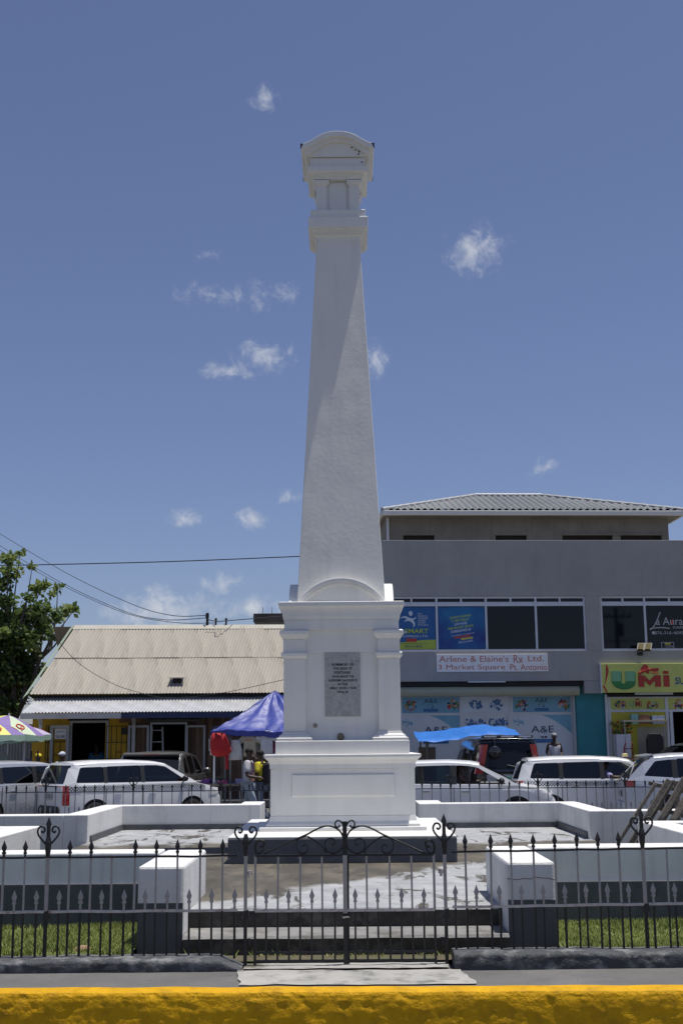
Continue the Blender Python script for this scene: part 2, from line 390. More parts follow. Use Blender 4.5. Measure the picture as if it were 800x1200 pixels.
# yellow kerb: lumpy, thickly painted
def kerb(u, v):
    x = -9+18*u; t = v
    prof = [(8.735, -.02), (8.728, .006), (8.69, .014), (8.64, .014), (8.595, .010), (8.572, .0), (8.562, -.02), (8.556, -.05), (8.552, -.10), (8.552, -.15), (8.55, -.20), (8.55, -.26)]
    q = t*(len(prof)-1); i = min(int(q), len(prof)-2); w = q-i
    y = prof[i][0]*(1-w)+prof[i+1][0]*w; z = prof[i][1]*(1-w)+prof[i+1][1]*w
    edge = max(0, min(1, (t-.3)*5))
    k = .006*nz3(x, 0, z*2, 2.2)+.007*nz3(x+7, 1, z*1.4, 8)+.006*max(0, nz3(x, 3, z*1.5, 19))-.010*max(0, nz3(x, 9, z*1.6, 11)-.18)*2
    y -= k*edge*.75 - .010*nz3(x, 0, 5, 1.3); z += .006*nz3(x, 1, 0, 3)*(1-.5*edge)+.005*nz3(x, 5, 0, 17)*edge*(1 if t < .6 else 0)
    return (x, y-.018*x, z)
b = MB(); b.grid(kerb, 1300, 44); struct(b.build('kerb', M['yellow_kerb'], smooth=60))
# yard inside the fence
b = MB(); b.grid(lambda u, v: (-9+18*u, 9.58+11.6*v, .03+.012*nz3(u*18, v*12, 0)), 60, 40); struct(b.build('yard', M['soil']))
M['thresh'] = pmat('threshold_concrete', (.36, .35, .33), .9, var=.12, vs=3, bump=.4, bs=50, dirt=(.10, .09, .06), damt=.95, ds=3.2)
b = MB(); b.grid(lambda u, v: (-.78+1.5*u+.02*nz3(u*5, v, 0), 9.36+.42*v, .016+.006*nz3(u*9, v*4, 2)), 30, 8); struct(b.build('threshold', M['thresh']))

# terrace and steps
CX = -.068
ter = MB()
def terf(u, v):
    x = -3.62+6.95*u; y = 11.44+8.5*v
    return (x, y, .31+.004*nz3(x, y, 0, .8))
ter.grid(terf, 40, 50); ter.box(-3.62, 3.33, 11.45, 19.9, 0, .30)
ter.grid(lambda u, v: (-1.30+2.54*u, 10.34+1.101*v, .31+.004*nz3(-1.3+2.54*u, 10.34+1.101*v, 0, .8)), 30, 14)
terrace = struct(ter.build('terrace', M['terrace']))
M['tread'] = pmat('worn_tread', (.23, .225, .215), .9, var=.2, vs=4, bump=.5, bs=40, dirt=(.11, .10, .085), damt=.9, ds=3.5)
def slabtop(name, x0, x1, y0, y1, z0, z1, mats):
    m = MB()
    n = 60
    def edge(x, s): return .012*nz3(x, s, 0, 4)+.006*nz3(x, s, 1, 15)
    vs = []
    for i in range(n+1):
        x = x0+(x1-x0)*i/n; e = edge(x, y0)
        vs += [(x, y0+.012, z0), (x, y0+e*.6, z1-.02+e*.3), (x, y0+.02+e, z1), (x, y1, z1)]
    fs = []; mi = []
    for i in range(n):
        for k in range(3):
            fs.append((i*4+k, (i+1)*4+k, (i+1)*4+k+1, i*4+k+1)); mi.append(0 if k < 1 else 1)
    o = len(m.v); m.v += vs
    for f, q in zip(fs, mi): m.f.append(f); m.m.append(q)
    return m.build(name, mats, terrace, smooth=40)
slabtop('step', -1.29, 1.23, 9.86, 10.5, .0, .168, [M['mould_concrete'], M['tread']])
slabtop('step', -1.29, 1.23, 10.325, 10.62, .15, .316, [M['mould_concrete'], M['terrace']])

# ------------------------------------------------------------------ low white walls
def low_wall(label, segs, zb, zt, group='low walls round the terrace', dark=None, darkz=None, dsegs=None):
    """segs: list of (x0,x1,y0,y1) boxes making one wall"""
    cx = segs[0][0]; cy = segs[0][2]
    t = thing('low_wall', label, 'wall', (cx, cy, zb), 0, group)
    m = MB()
    for k, (x0, x1, y0, y1) in enumerate(segs): m.box(x0-cx, x1-cx, y0-cy, y1-cy, 0, zt-zb-.0015*k)
    m.build('coping', M['white_wall'], t, bevel=.012)
    if dsegs:
        d = MB()
        for k, (x0, x1, y0, y1) in enumerate(dsegs): d.box(x0-cx, x1-cx, y0-cy, y1-cy, -.01, darkz-zb-.002*k)
        d.build('painted_base', M['dark_paint'], t, bevel=.008)
    return t
low_wall('white garden wall with dark base behind the grass, left of the steps', [(-6.5, -1.665, 11.07, 11.45)], .03, .70, dsegs=[(-6.5, -1.67, 11.035, 11.3)], darkz=.445)
low_wall('white garden wall with dark base behind the grass, below the leaning timber', [(1.615, 6.5, 11.07, 11.45)], .03, .715, dsegs=[(1.62, 6.5, 11.035, 11.3)], darkz=.432)
low_wall('white L-shaped wall behind the left garden wall', [(-4.05, -3.70, 11.5, 14.78), (-7.5, -3.70, 14.78, 15.12)], .03, .685)
low_wall('white L-shaped wall that the old timber leans against', [(3.46, 3.80, 11.5, 14.78), (3.46, 7.5, 14.78, 15.12)], .03, .685)
low_wall('white angled wall round the rear corner beside the checkered white wagon', [(-3.94, -3.60, 17.36, 19.98), (-8, -3.94, 17.36, 17.70), (-3.94, -1.40, 19.98, 20.28), (-1.75, -1.40, 20.28, 21.05)], .03, .69,
         dsegs=[(-3.7, -3.575, 17.5, 19.95), (-3.7, -1.42, 19.95, 20.1)], darkz=.40)
low_wall('white angled wall round the rear corner beside the silver hatchback', [(3.30, 3.62, 17.30, 19.80), (3.62, 8, 17.30, 17.64), (1.11, 3.62, 19.80, 20.10), (1.11, 1.5, 20.10, 20.95)], .03, .69,
         dsegs=[(3.275, 3.4, 17.42, 19.77), (1.13, 3.4, 19.77, 19.9)], darkz=.40)
def pier(label, x0, x1, zt):
    t = thing('step_pier', label, 'pier', ((x0+x1)/2, 9.93, .03), 0, 'piers beside the steps')
    w = (x1-x0)/2
    def shape(m, zz, y1):
        vs = [(-w, 0, 0), (w, 0, 0), (w, y1, 0), (-w, y1, 0)]
    m = MB(); n = 8
    m.box(-w, w, 0, 1.53, -.03, zt-.03); m.build('block', M['white_wall'], t, bevel=.022)
    m = MB(); m.box(-w+.002, w-.004, -.004, .2, -.02, .385); m.build('painted_base', M['dark_paint'], t, bevel=.004)
    return t
pier('square white pier left of the steps with dark painted front foot', -1.655, -1.295, .69)
pl = pier('square white pier right of the steps with a crack across its front', 1.235, 1.61, .70)
# crack
m = MB(); pts = [(-.19, -.0012, .545), (-.12, -.0012, .535), (-.05, -.0012, .545), (0, -.0012, .540), (.02, -.0012, .557), (.08, -.0012, .548), (.13, -.0012, .545), (.185, -.0012, .533)]
m.tube([Vector(p) for p in pts], .003, 4); m.build('crack', M['grime'], pl)

# ------------------------------------------------------------------ grass, litter
def lawnbase(x0, x1, y0, y1):
    b = MB(); b.grid(lambda u, v: (x0+(x1-x0)*u, y0+(y1-y0)*v, .078+.012*nz3(u*9, v*5, 0)), 30, 12); struct(b.build('lawn', M['lawn']))
lawnbase(-6, -1.66, 9.61, 11.06); lawnbase(1.615, 6, 9.61, 11.06)
GRZ = .078
def grass(name, x0, x1, y0, y1, n, label, gz0=.075):
    m = MB()
    for i in range(n):
        x = random.uniform(x0, x1); y = random.uniform(y0, y1)
        if nz3(x, y, 4, 2.0) < -.22 and random.random() < .85: continue
        h = random.uniform(.02, .055)*(1+.5*nz3(x, y, 0, 1.5)); a = random.uniform(0, 2*PI); w = .0045
        lx = random.uniform(-.04, .04); ly = random.uniform(-.04, .04)
        c, s = math.cos(a)*w, math.sin(a)*w
        o = len(m.v)
        m.v += [(x-c, y-s, gz0), (x+c, y+s, gz0), (x+lx, y+ly, gz0+h)]
        m.f.append((o, o+1, o+2)); m.m.append(random.choice((0, 0, 1, 1, 2)))
    o = m.build(name, [pmat('grass_a', (.20, .245, .055), .7, var=.2, vs=4), pmat('grass_b', (.22, .28, .055), .7, var=.2, vs=4), pmat('grass_c', (.30, .29, .11), .8, var=.2, vs=4)])
    return tag(o, label, 'grass', kind='stuff')
grass('grass', -4.6, -1.68, 9.6, 11.03, 60000, 'short green grass strip behind the railing left of the steps')
grass('grass', 1.63, 4.6, 9.6, 11.03, 60000, 'short green grass strip behind the railing right of the steps')
grass('grass', -1.3, 1.23, 9.78, 9.87, 350, 'weedy grass tufts at the foot of the bottom step', .03)
def stone(px, py, z, r, label, name='stone', mat=None, flatz=.5):
    p = PZ(px, py, z); m = MB()
    vs = []
    m.ball((0, 0, 0), (r, r*.7, r*flatz), 9)
    m.v = [(x*(1+.35*nz3(x*9+px, y*9, z_*9, 2)), y*(1+.3*nz3(x*9, y*9+py, z_*9, 2)), z_+r*flatz*.55) for x, y, z_ in m.v]
    o = m.build(name, mat or M['rubble'], smooth=50, fix=True); o.location = p
    return tag(o, label, name.replace('_', ' ').split()[-1])
M['rubble'] = pmat('pale_rubble', (.30, .27, .22), .9, var=.25, vs=14, bump=.5, bs=40)
M['dry'] = pmat('dry_leaf', (.34, .22, .13), .8, var=.25, vs=20)
stone(23, 1084, .07, .06, 'pinkish rubble lump in the grass at the foot of the left wall', mat=M['dry'])
stone(52, 1116, .06, .11, 'flat grey rubble slab half sunk in grass behind the railing', flatz=.2)
stone(97, 1116, .06, .07, 'pale rubble lump in grass beside the flat slab', mat=M['dry'])
stone(3, 1113, .06, .05, 'pale blue-grey rubble lump in the grass left of the slab')
stone(150, 1086, .07, .035, 'small pale rubble bit in grass beside the left pier', mat=M['dry'])
stone(654, 1087, .07, .05, 'dry leaf heap in grass beside the right pier', 'dry_leaf', M['dry'], .25)
stone(662, 1105, .06, .03, 'small curled dry leaf in grass close to the kerb wall, right side', 'dry_leaf', M['dry'], .3)
stone(747, 1095, .06, .03, 'brown curled dry leaf in grass below the scroll post', 'dry_leaf', M['dry'], .3)

# ------------------------------------------------------------------ fence plinths
def plinth(label, x0, x1, zt, slope_at=None):
    m = MB(); n = int(abs(x1-x0)/.035)
    prof = [(9.332, -.02), (9.330, .02), (9.328, .045), (9.330, .068), (9.338, .082), (9.36, .090), (9.42, .093), (9.50, .094), (9.60, .09), (9.605, .0)]
    def fn(u, v):
        x = x0+(x1-x0)*u; q = v*(len(prof)-1); i = min(int(q), len(prof)-2); w = q-i
        y = prof[i][0]*(1-w)+prof[i+1][0]*w; z = (prof[i][1]*(1-w)+prof[i+1][1]*w)
        if z > 0:
            z *= zt/.092
            if slope_at: z *= min(1, .12+max(0, (slope_at-x)/.22)) if slope_at < 0 else 1
            if not slope_at and x > 1.0: z *= 1-.28*max(0, nz3(x, 0, 7, 1.7)-.25)*(1 if v > .3 else 0)
        k = .010*nz3(x, y, z, 3)+.009*nz3(x, y*2, z*2, 11)-.012*max(0, nz3(x, 4, z*1.5, 7)-.2)
        return (x, y-k*(1-v), z+(.007*nz3(x, 2, z, 5)+.005*nz3(x, 7, z, 16) if z > .02 else 0))
    m.grid(fn, n*2, 24)
    m.box(min(x0, x1)+.002, max(x0, x1)-.002, 9.35, 9.59, 0, .05) if not slope_at else None
    ee = [fn(0, k/24) for k in range(25)]; m.add(ee, [tuple(range(25))])
    o = m.build('fence_plinth', M['plinth'], smooth=50)
    return tag(o, label, 'plinth', 'low plinths under the railing')
plinth('low chipped dark grey plinth under the railing before the left grass', -6.5, -.79, .088, slope_at=-.775)
plinth('low chipped dark grey plinth under the railing before the right grass', .76, 6.5, .115)

# ------------------------------------------------------------------ iron fence
FY = 9.5
def fx(px, y=1000, Y=FY): return PY(px, y, Y).x
def bar_mesh(h0, h1, h2, h3, r=.0072, tip=True, tall=True):
    """black h0..h1, silver h1..h2, black h2..h3 + spear"""
    m = MB()
    m.box(-r, r, -r, r, h0, h1, 0); m.box(-r*.96, r*.96, -r*.96, r*.96, h1, h2, 1)
    c = 0 if tall else 1
    if tall: m.box(-r, r, -r, r, h2, h3, 0)
    if tip:
        z = h3
        m.add([(-r,-r,z),(r,-r,z),(r,r,z),(-r,r,z), (-.019,-.008,z+.030),(.019,-.008,z+.030),(.019,.008,z+.030),(-.019,.008,z+.030), (0,0,z+.085)],
              [(0,1,5,4),(1,2,6,5),(2,3,7,6),(3,0,4,7),(4,5,8),(5,6,8),(6,7,8),(7,4,8)], c)
        m.box(-r*1.7, r*1.7, -r*1.7, r*1.7, z-.018, z-.002, c)
    return m
def spiral(cx, cz, r0, r1, a0, turns, n=22, sgn=1):
    out = []
    for i in range(n+1):
        t = i/n; a = a0+sgn*turns*2*PI*t; r = r0+(r1-r0)*t
        out.append((cx+r*math.cos(a), 0, cz+r*math.sin(a)))
    return out
def heart_scroll(zt, s=1):
    # one side of the heart: rises from the post, curls out, over and in
    pts = [(0, 0, zt-.185), (.035, 0, zt-.15), (.072, 0, zt-.105), (.082, 0, zt-.07), (.065, 0, zt-.04), (.038, 0, zt-.042), (.028, 0, zt-.066), (.043, 0, zt-.082), (.055, 0, zt-.070)]
    return smoothpts([(s*x, y, z) for x, y, z in pts], 5)
def heart_post(parent, x, zbot, zmid, zrail, zt, base=0., tip=True):
    m = MB(); r = .0125
    m.box(x-r, x+r, -r, r, zbot, zmid, 0); m.box(x-r*.97, x+r*.97, -r*.97, r*.97, zmid, zrail, 1); m.box(x-r, x+r, -r, r, zrail, zt-(.06 if tip else .14), 0)
    m.add([(x-.02,-.014,zmid-.06),(x+.03,-.014,zmid-.05),(x+.035,.014,zmid-.06),(x-.03,.014,zmid-.05),(x-.01,-.012,zmid+.01),(x+.022,-.012,zmid+.01),(x+.022,.012,zmid+.01),(x-.01,.012,zmid+.01)],
          [(0,1,5,4),(1,2,6,5),(2,3,7,6),(3,0,4,7),(4,5,6,7),(3,2,1,0)], 0)
    if tip:
        z = zt-.06; m.add([(x-r,-r,z),(x+r,-r,z),(x+r,r,z),(x-r,r,z),(x-.02,-.01,z+.018),(x+.02,-.01,z+.018),(x+.02,.01,z+.018),(x-.02,.01,z+.018),(x,0,z+.075)],
              [(0,1,5,4),(1,2,6,5),(2,3,7,6),(3,0,4,7),(4,5,8),(5,6,8),(6,7,8),(7,4,8)], 0)
    # thickened neck
    m.tube([(x, 0, zrail-.01), (x, 0, zrail+.05), (x, 0, zrail+.11), (x, 0, zrail+.16)], [.012, .021, .026, .012], 8, 0)
    po = m.build('post', [M['iron'], M['silver']], parent)
    for s in (-1, 1):
        q = MB(); q.tube([Vector((x+p.x, -.004, p.z)) for p in heart_scroll(zt-.02, s)], .0075, 6)
        q.build('scroll', M['iron'], po, smooth=50)
    return po
bar_cache = {}
def fence(name, label, loc, rz, tall_x, short_x, posts, zfun, group, gap_tip=(), r=.0072, short=True, tip_h=.13):
    t = thing(name, label, 'fence', loc, rz, group)
    xs = sorted(tall_x+short_x+posts); xa, xb = xs[0]-.02, xs[-1]+.02
    for nm, kz, mat, th in (('top_rail', 1, M['iron'], .007), ('middle_rail', 0, M['rail_white'], .0085)):
        m = MB(); pts = [(xa+(xb-xa)*i/24, .0 if nm == 'top_rail' else -.002, zfun(xa+(xb-xa)*i/24)[2 if kz else 1]+random.uniform(-.003, .003)) for i in range(25)]
        for i in range(24):
            (x0, y0, z0), (x1, y1, z1) = pts[i], pts[i+1]
            m.add([(x0,-.012,z0-th),(x1,-.012,z1-th),(x1,.012,z1-th),(x0,.012,z0-th),(x0,-.012,z0+th),(x1,-.012,z1+th),(x1,.012,z1+th),(x0,.012,z0+th)], [(0,3,2,1),(4,5,6,7),(0,1,5,4),(1,2,6,5),(2,3,7,6),(3,0,4,7)])
        m.build(nm, mat, t)
    for x in tall_x+short_x:
        tall = x in tall_x; zb, zm, zr = zfun(x)
        key = (tall, round(zb, 2), round(zm, 2), round(zr, 2), x in gap_tip, r, tip_h)
        if key not in bar_cache:
            if x in gap_tip: mb = bar_mesh(zb-.02, zm, zr, zr+.004, r, tip=False, tall=True)
            elif tall: mb = bar_mesh(zb-.02, zm, zr, zr+tip_h-.085, r)
            else: mb = bar_mesh(zb-.02, zm, zm+.075, zm+.075, r, tall=False)
            bar_cache[key] = mb.mesh('bar', [M['iron'], M['silver']])
        o = link('bar', bar_cache[key], t); o.location = (x, 0, 0)
        o.rotation_euler = (random.gauss(0, .006), random.gauss(0, .007), random.uniform(-.3, .3))
    for x in posts:
        zb, zm, zr = zfun(x); heart_post(t, x, zb-.03, zm, zr, zr+tip_h+.155)
    return t
def zf(x):   # plinth top, middle rail, top rail follow the slightly uneven site
    k = (x+2.6)/5.1
    return (.082+.02*k, .408+.026*max(0, k-.3)*1.2, .80+.035*max(0, k-.3)*1.3)
LT = [fx(p) for p in (*[5-25.5*k for k in range(14, 2, -1) if k != 7], -46, -21, 5, 30, 82, 107, 132, 158, 183, 209, 235, 261)]
LS = [fx(p, 1066) for p in (*[-33-25.5*k for k in range(11, 0, -1)], -33, -8, 17, 43, 69, 94, 119, 145, 170, 196, 222, 248, 275)]
fence('iron_fence', 'black and silver spear-topped iron railing left of the double gate', (0, FY, 0), 0, LT, LS, [fx(56.5), fx(5-25.5*7)], zf, 'street railings', gap_tip=(fx(132),))
RT = [fx(p, 995) for p in (545, 573, 598, 624, 649, 675, 700, 725, 779, 803, 828, 853, *[853+25.6*k for k in range(1, 12) if k != 5])]
RS = [fx(p, 1060) for p in (533, 558, 586, 611, 637, 662, 687, 712, 738, 765, 791, 816, 840, *[840+25.6*k for k in range(1, 12)])]
fence('iron_fence', 'black and silver spear-topped iron railing right of the double gate', (0, FY, 0), 0, RT, RS, [fx(752, 990), fx(853+25.6*5, 990)], zf, 'street railings', gap_tip=(RT[8],))
# gate posts
for px, lab in ((288, 'scroll-topped iron gate post at the left jamb of the double gate'), (520.5, 'scroll-topped iron gate post with spear at the right jamb of the double gate')):
    t = thing('gate_post', lab, 'post', (fx(px), FY, 0), 0, 'posts carrying the double gate')
    heart_post(t, 0, .0, .40, .80, 1.085 if px > 400 else 1.07, tip=px > 400)
    s = 1 if px < 400 else -1
    for z in (.675, .19):
        m = MB(); m.box(min(0, s*.05), max(0, s*.05), -.012, .012, z-.012, z+.012); m.tube([(s*.03, -.02, z-.03), (s*.03, -.02, z+.02)], .012, 8)
        m.build('hinge', M['rail_white'] if z > .4 else M['iron'], t)
# gate leaves
def gpt(px, py): p = PY(px, py, FY); return Vector((p.x, 0, p.z))
def leaf(label, mirror):
    ox = fx(404)
    t = thing('gate_leaf', label, 'gate', (ox, FY, 0), 0, 'leaves of the double gate')
    def G(px, py):
        q = px if not mirror else 808-px
        v = gpt(q, py); return Vector((v.x-ox, 0, v.z))
    zr, zm, zl, zb = .80, .402, .105, .045
    xo = G(299, 1060).x; xi = G(402, 1060).x
    lo, hi = min(xo, xi), max(xo, xi)
    for nm, z, th, mt in (('top_rail', zr, .008, 'iron'), ('middle_rail', zm, .009, 'rail_white'), ('lower_rail', zl, .007, 'iron'), ('bottom_rail', zb, .007, 'iron')):
        m = MB(); m.box(lo, hi, -.012, .012, z-th, z+th); m.build(nm, M[mt], t)
    m = MB(); r = .009
    m.box(xo-r, xo+r, -r, r, .01, zm); m.box(xo-r*.97, xo+r*.97, -r*.97, r*.97, zm, zr, 1); m.build('stile', [M['iron'], M['silver']], t)
    if not mirror:
        m = MB(); r = .0165; x = 0
        m.box(x-r, x+r, -r, r, .02, zm-.02); m.box(x-r*.97, x+r*.97, -r*.97, r*.97, zm-.02, zr, 1); m.box(x-r, x+r, -r, r, zr, 1.04)
        m.box(x-r*1.15, x+r*1.15, -r*1.15, r*1.15, 1.025, 1.045)
        st = m.build('meeting_stile', [M['iron'], M['silver']], t)
        m = MB(); m.tube([(-.02, -.02, zm-.06), (.03, -.022, zm-.055)], .02, 8); m.box(-.03, .03, -.028, -.014, zm-.10, zm-.075); m.build('latch', M['iron'], st)
    else:
        m = MB(); r = .008; x = xi+.012 if xi > 0 else xi
        m.box(x-r, x+r, -r+.02, r+.02, .02, zr); m.build('meeting_stile', [M['iron'], M['silver']], t)
    # bars: tall at 325, 351, 377; short between
    for i, p in enumerate((312, 325, 338.5, 351.5, 365, 378, 392)):
        tall = i % 2 == 1
        x = G(p, 1060).x
        mb = bar_mesh(.035, zm, zr, zr+.012, .0072, tip=False) if tall else bar_mesh(.035, zm, zm+.075, zm+.075, .0072, tall=False)
        o = mb.build('bar', [M['iron'], M['silver']], t); o.location = (x, 0, 0); o.rotation_euler = (0, random.gauss(0, .006), 0)
    def cpts(L): return smoothpts([G(270+a/5.714, 950+b_/5.714) for a, b_ in L], 5)
    curves = [
        [(225,288),(330,240),(430,195),(510,160),(575,125),(630,104),(685,108),(735,140),(756,195),(745,250),(705,282),(662,280),(634,248),(636,208),(665,186),(694,196),(697,222),(676,230)],
        [(512,168),(462,185),(441,225),(450,268),(482,286),(512,275),(519,246),(500,228),(482,240)],
        [(515,172),(560,200),(610,240),(640,285)],
        [(178,290),(168,255),(176,215),(203,197),(227,210),(222,238),(202,240)],
        [(180,288),(205,280),(220,262),(213,240),(195,246)],
        [(764,150),(758,110),(742,76),(716,66),(700,86),(708,110),(728,108),(728,94)]]
    for k, c in enumerate(curves):
        m = MB(); m.tube(cpts(c), [.0068]*1000 if k != 3 else .010, 6); m.build('scroll', M['iron'], t, smooth=50)
    return t
leaf('left leaf of the scroll-topped iron gate, with the thick meeting stile', False)
leaf('right leaf of the scroll-topped iron gate, hung on the spear-tipped post', True)

# rear fence beyond the terrace
def zrear(x): return (.10, .45, .845)
RF = Frame((-6.2, 21.6, 0), math.radians(.6))
sp = .168
def rear(label, x0, x1):
    n = int((x1-x0)/sp); ts = []; ps = []
    for i in range(n+1):
        x = x0+i*sp
        (ps if i % 9 == 4 else ts).append(x)
    sh = [x0+(i+.5)*sp for i in range(n)]
    fence('iron_fence', label, tuple(RF.o), RF.yaw, ts, sh, ps, zrear, 'street railings', r=.0075, tip_h=.13)
rear('spear-topped iron railing behind the terrace in front of the checkered wagon and blue tent', .3, 4.9)
rear('spear-topped iron railing behind the terrace in front of the right-hand parked cars', 7.3, 12.2)

# ================================================================== MONUMENT
YC = 16.0
mon = thing('war_memorial', 'tall white obelisk war memorial with arched cap and marble plaque', 'monument', (CX, YC, .31))
ZB = .31
def mtiers(name, prof, mat='white', bevel=.008, parent=None):
    m = MB(); m.tiers([(h, z-ZB) for h, z in prof], 0, 0); return m.build(name, M[mat], parent or mon, bevel=bevel)
# foundation slab: dark painted sides, white top
m = MB(); m.box(-1.29, 1.28, 14.14-YC, 17.5-YC, 0, .275); m.build('foundation_slab', M['dark_paint'], mon, bevel=.012)
m = MB(); m.box(-1.287, 1.277, 14.146-YC, 17.497-YC, .2755, .292); m.build('slab_top', M['white'], mon, bevel=.006)
mtiers('base_step', [(1.0, .603), (1.0, .648)])
mtiers('flared_base', [(.925, .649), (.925, .675), (.89, .71), (.876, .775)], bevel=.004)
mtiers('die', [(.874, .776), (.874, 1.33)], bevel=.006)
m = MB(); m.box(-.615, .625, -.892, -.87, 1.0-ZB, 1.262-ZB); m.build('raised_panel', M['white'], mon, bevel=.012)
mtiers('base_cornice', [(.884, 1.331), (.884, 1.385), (.892, 1.40), (.905, 1.425), (.925, 1.445), (.935, 1.455), (.95, 1.465), (.95, 1.497), (.93, 1.503)], bevel=.004)
mtiers('block_course', [(.818, 1.504), (.818, 1.665)], bevel=.01)
# pedestal core, recessed between pilasters
mtiers('pedestal', [(.655, 1.666), (.655, 2.74)], bevel=.004)
mtiers('pedestal_upper', [(.668, 2.741), (.668, 3.03)], bevel=.004)
pw = .135
for sx in (-1, 1):
    for sy in (-1, 1):
        c = .722-pw
        px_, py_ = sx*c, sy*c
        m = MB(); m.tiers([(pw, 1.775-ZB), (pw, 2.67-ZB)], px_, py_); p = m.build('pilaster', M['white'], mon, bevel=.005)
        m = MB(); m.tiers([(pw+.085, 1.667-ZB), (pw+.085, 1.695-ZB), (pw+.06, 1.705-ZB), (pw+.05, 1.73-ZB), (pw+.02, 1.745-ZB), (pw+.012, 1.774-ZB)], px_, py_); m.build('pilaster_base', M['white'], p, bevel=.004)
        m = MB(); m.tiers([(pw+.01, 2.671-ZB), (pw+.03, 2.70-ZB), (pw+.034, 2.735-ZB), (pw+.02, 2.75-ZB)], px_, py_); m.build('necking_band', M['white'], p, bevel=.004)
        m = MB(); m.tiers([(pw+.004, 2.751-ZB), (pw+.004, 2.91-ZB)], px_, py_); m.build('pilaster_neck', M['white'], p, bevel=.004)
        m = MB(); m.tiers([(pw+.012, 2.911-ZB), (pw+.035, 2.95-ZB), (pw+.05, 2.975-ZB), (pw+.05, 3.012-ZB), (pw+.03, 3.026-ZB)], px_, py_); m.build('capital', M['white'], p, bevel=.004)
mtiers('frieze', [(.716, 3.031), (.716, 3.155)], bevel=.004)
prof = [(.727, 3.156), (.733, 3.19)]
for i in range(7):
    a = i/6*PI/2; prof.append((.735+.043*(1-math.cos(a)), 3.20+.115*math.sin(a)))
prof += [(.785, 3.322), (.785, 3.372), (.770, 3.378)]
mtiers('pedestal_cornice', prof, bevel=.003)
# marble plaque
def marble():
    m = D.materials.new('grey_marble'); m.use_nodes = True
    n = m.node_tree.nodes; l = m.node_tree.links; b = n['Principled BSDF']; b.inputs['Roughness'].default_value = .35
    t = n.new('ShaderNodeTexCoord'); nn = n.new('ShaderNodeTexNoise'); nn.inputs['Scale'].default_value = 9; nn.inputs['Detail'].default_value = 10; nn.inputs['Distortion'].default_value = 2.2
    l.new(t.outputs['Object'], nn.inputs[0]); cr = n.new('ShaderNodeValToRGB'); l.new(nn.outputs[0], cr.inputs[0])
    cr.color_ramp.elements[0].position = .33; cr.color_ramp.elements[0].color = (.30, .30, .295, 1); cr.color_ramp.elements[1].position = .62; cr.color_ramp.elements[1].color = (.40, .40, .385, 1)
    l.new(cr.outputs[0], b.inputs['Base Color']); return m
MAR = marble(); INK = flat('plaque_ink', (.012, .012, .02), .6)
pq = Frame((CX, YC-.67, ZB), 0)
x0, z1 = pq.px(380.5, 764.5); x1, z0 = pq.px(422.5, 839.5)
m = MB(); m.box(x0, x1, -.672, -.60, z0, z1); plq = m.build('plaque', MAR, mon, bevel=.004)
lines = [('IN MEMORY OF', 389, 414, 778.8), ('THE SONS OF', 390.5, 412.5, 783.4), ('PORTLAND', 392, 410.5, 788.2), ('WHO MADE THE', 389, 414.5, 792.8),
         ('SUPREME SACRIFICE', 384.5, 418.5, 797.4), ('IN THE', 396, 407, 801.9), ('GREAT WORLD WAR', 386, 417.5, 806.4), ('1914-18.', 395, 408.5, 811)]
for s, a, b_, yy in lines:
    xa, za = pq.px(a, yy+1.5); xb, zb_ = pq.px(b_, yy-1.6)
    text(plq, s, xa, xb, za, zb_, -.6745, INK, bold=.022)
# little lamp socket and scar at the pedestal foot
m = MB(); m.lathe([(.0, -.07), (.03, -.06), (.045, -.02), (.045, .0)], 12, (-.02, -.655, 1.71-ZB), 'y'); m.build('conduit_stub', pmat('dull_brass', (.16, .14, .09), .6), mon, smooth=40)
m = MB(); m.lathe([(.0, -.012), (.026, -.01), (.03, .0)], 10, (-.335, -.655, 1.85-ZB), 'y'); m.build('plaster_scar', M['rubble'], mon, smooth=40)
# shaft
m = MB(); n = 24
zs0, zs1, hs0, hs1 = 3.379, 8.41, .560, .291
def shaftside(k):
    def fn(u, v):
        z = zs0+(zs1-zs0)*v; h = hs0+(hs1-hs0)*v; a = -h+2*h*u
        e = 0.0035*nz3(u*2+k*5, v*6, k, 2.5)*(1-abs(2*u-1)**8)
        p = {0: (a, -h-e), 1: (h+e, a), 2: (-a, h+e), 3: (-h-e, -a)}[k]
        return (p[0], p[1], z-ZB)
    return fn
for k in range(4): m.grid(shaftside(k), 14, 70)
m.build('shaft', M['white'], mon, smooth=40, fix=True, bevel=.006)
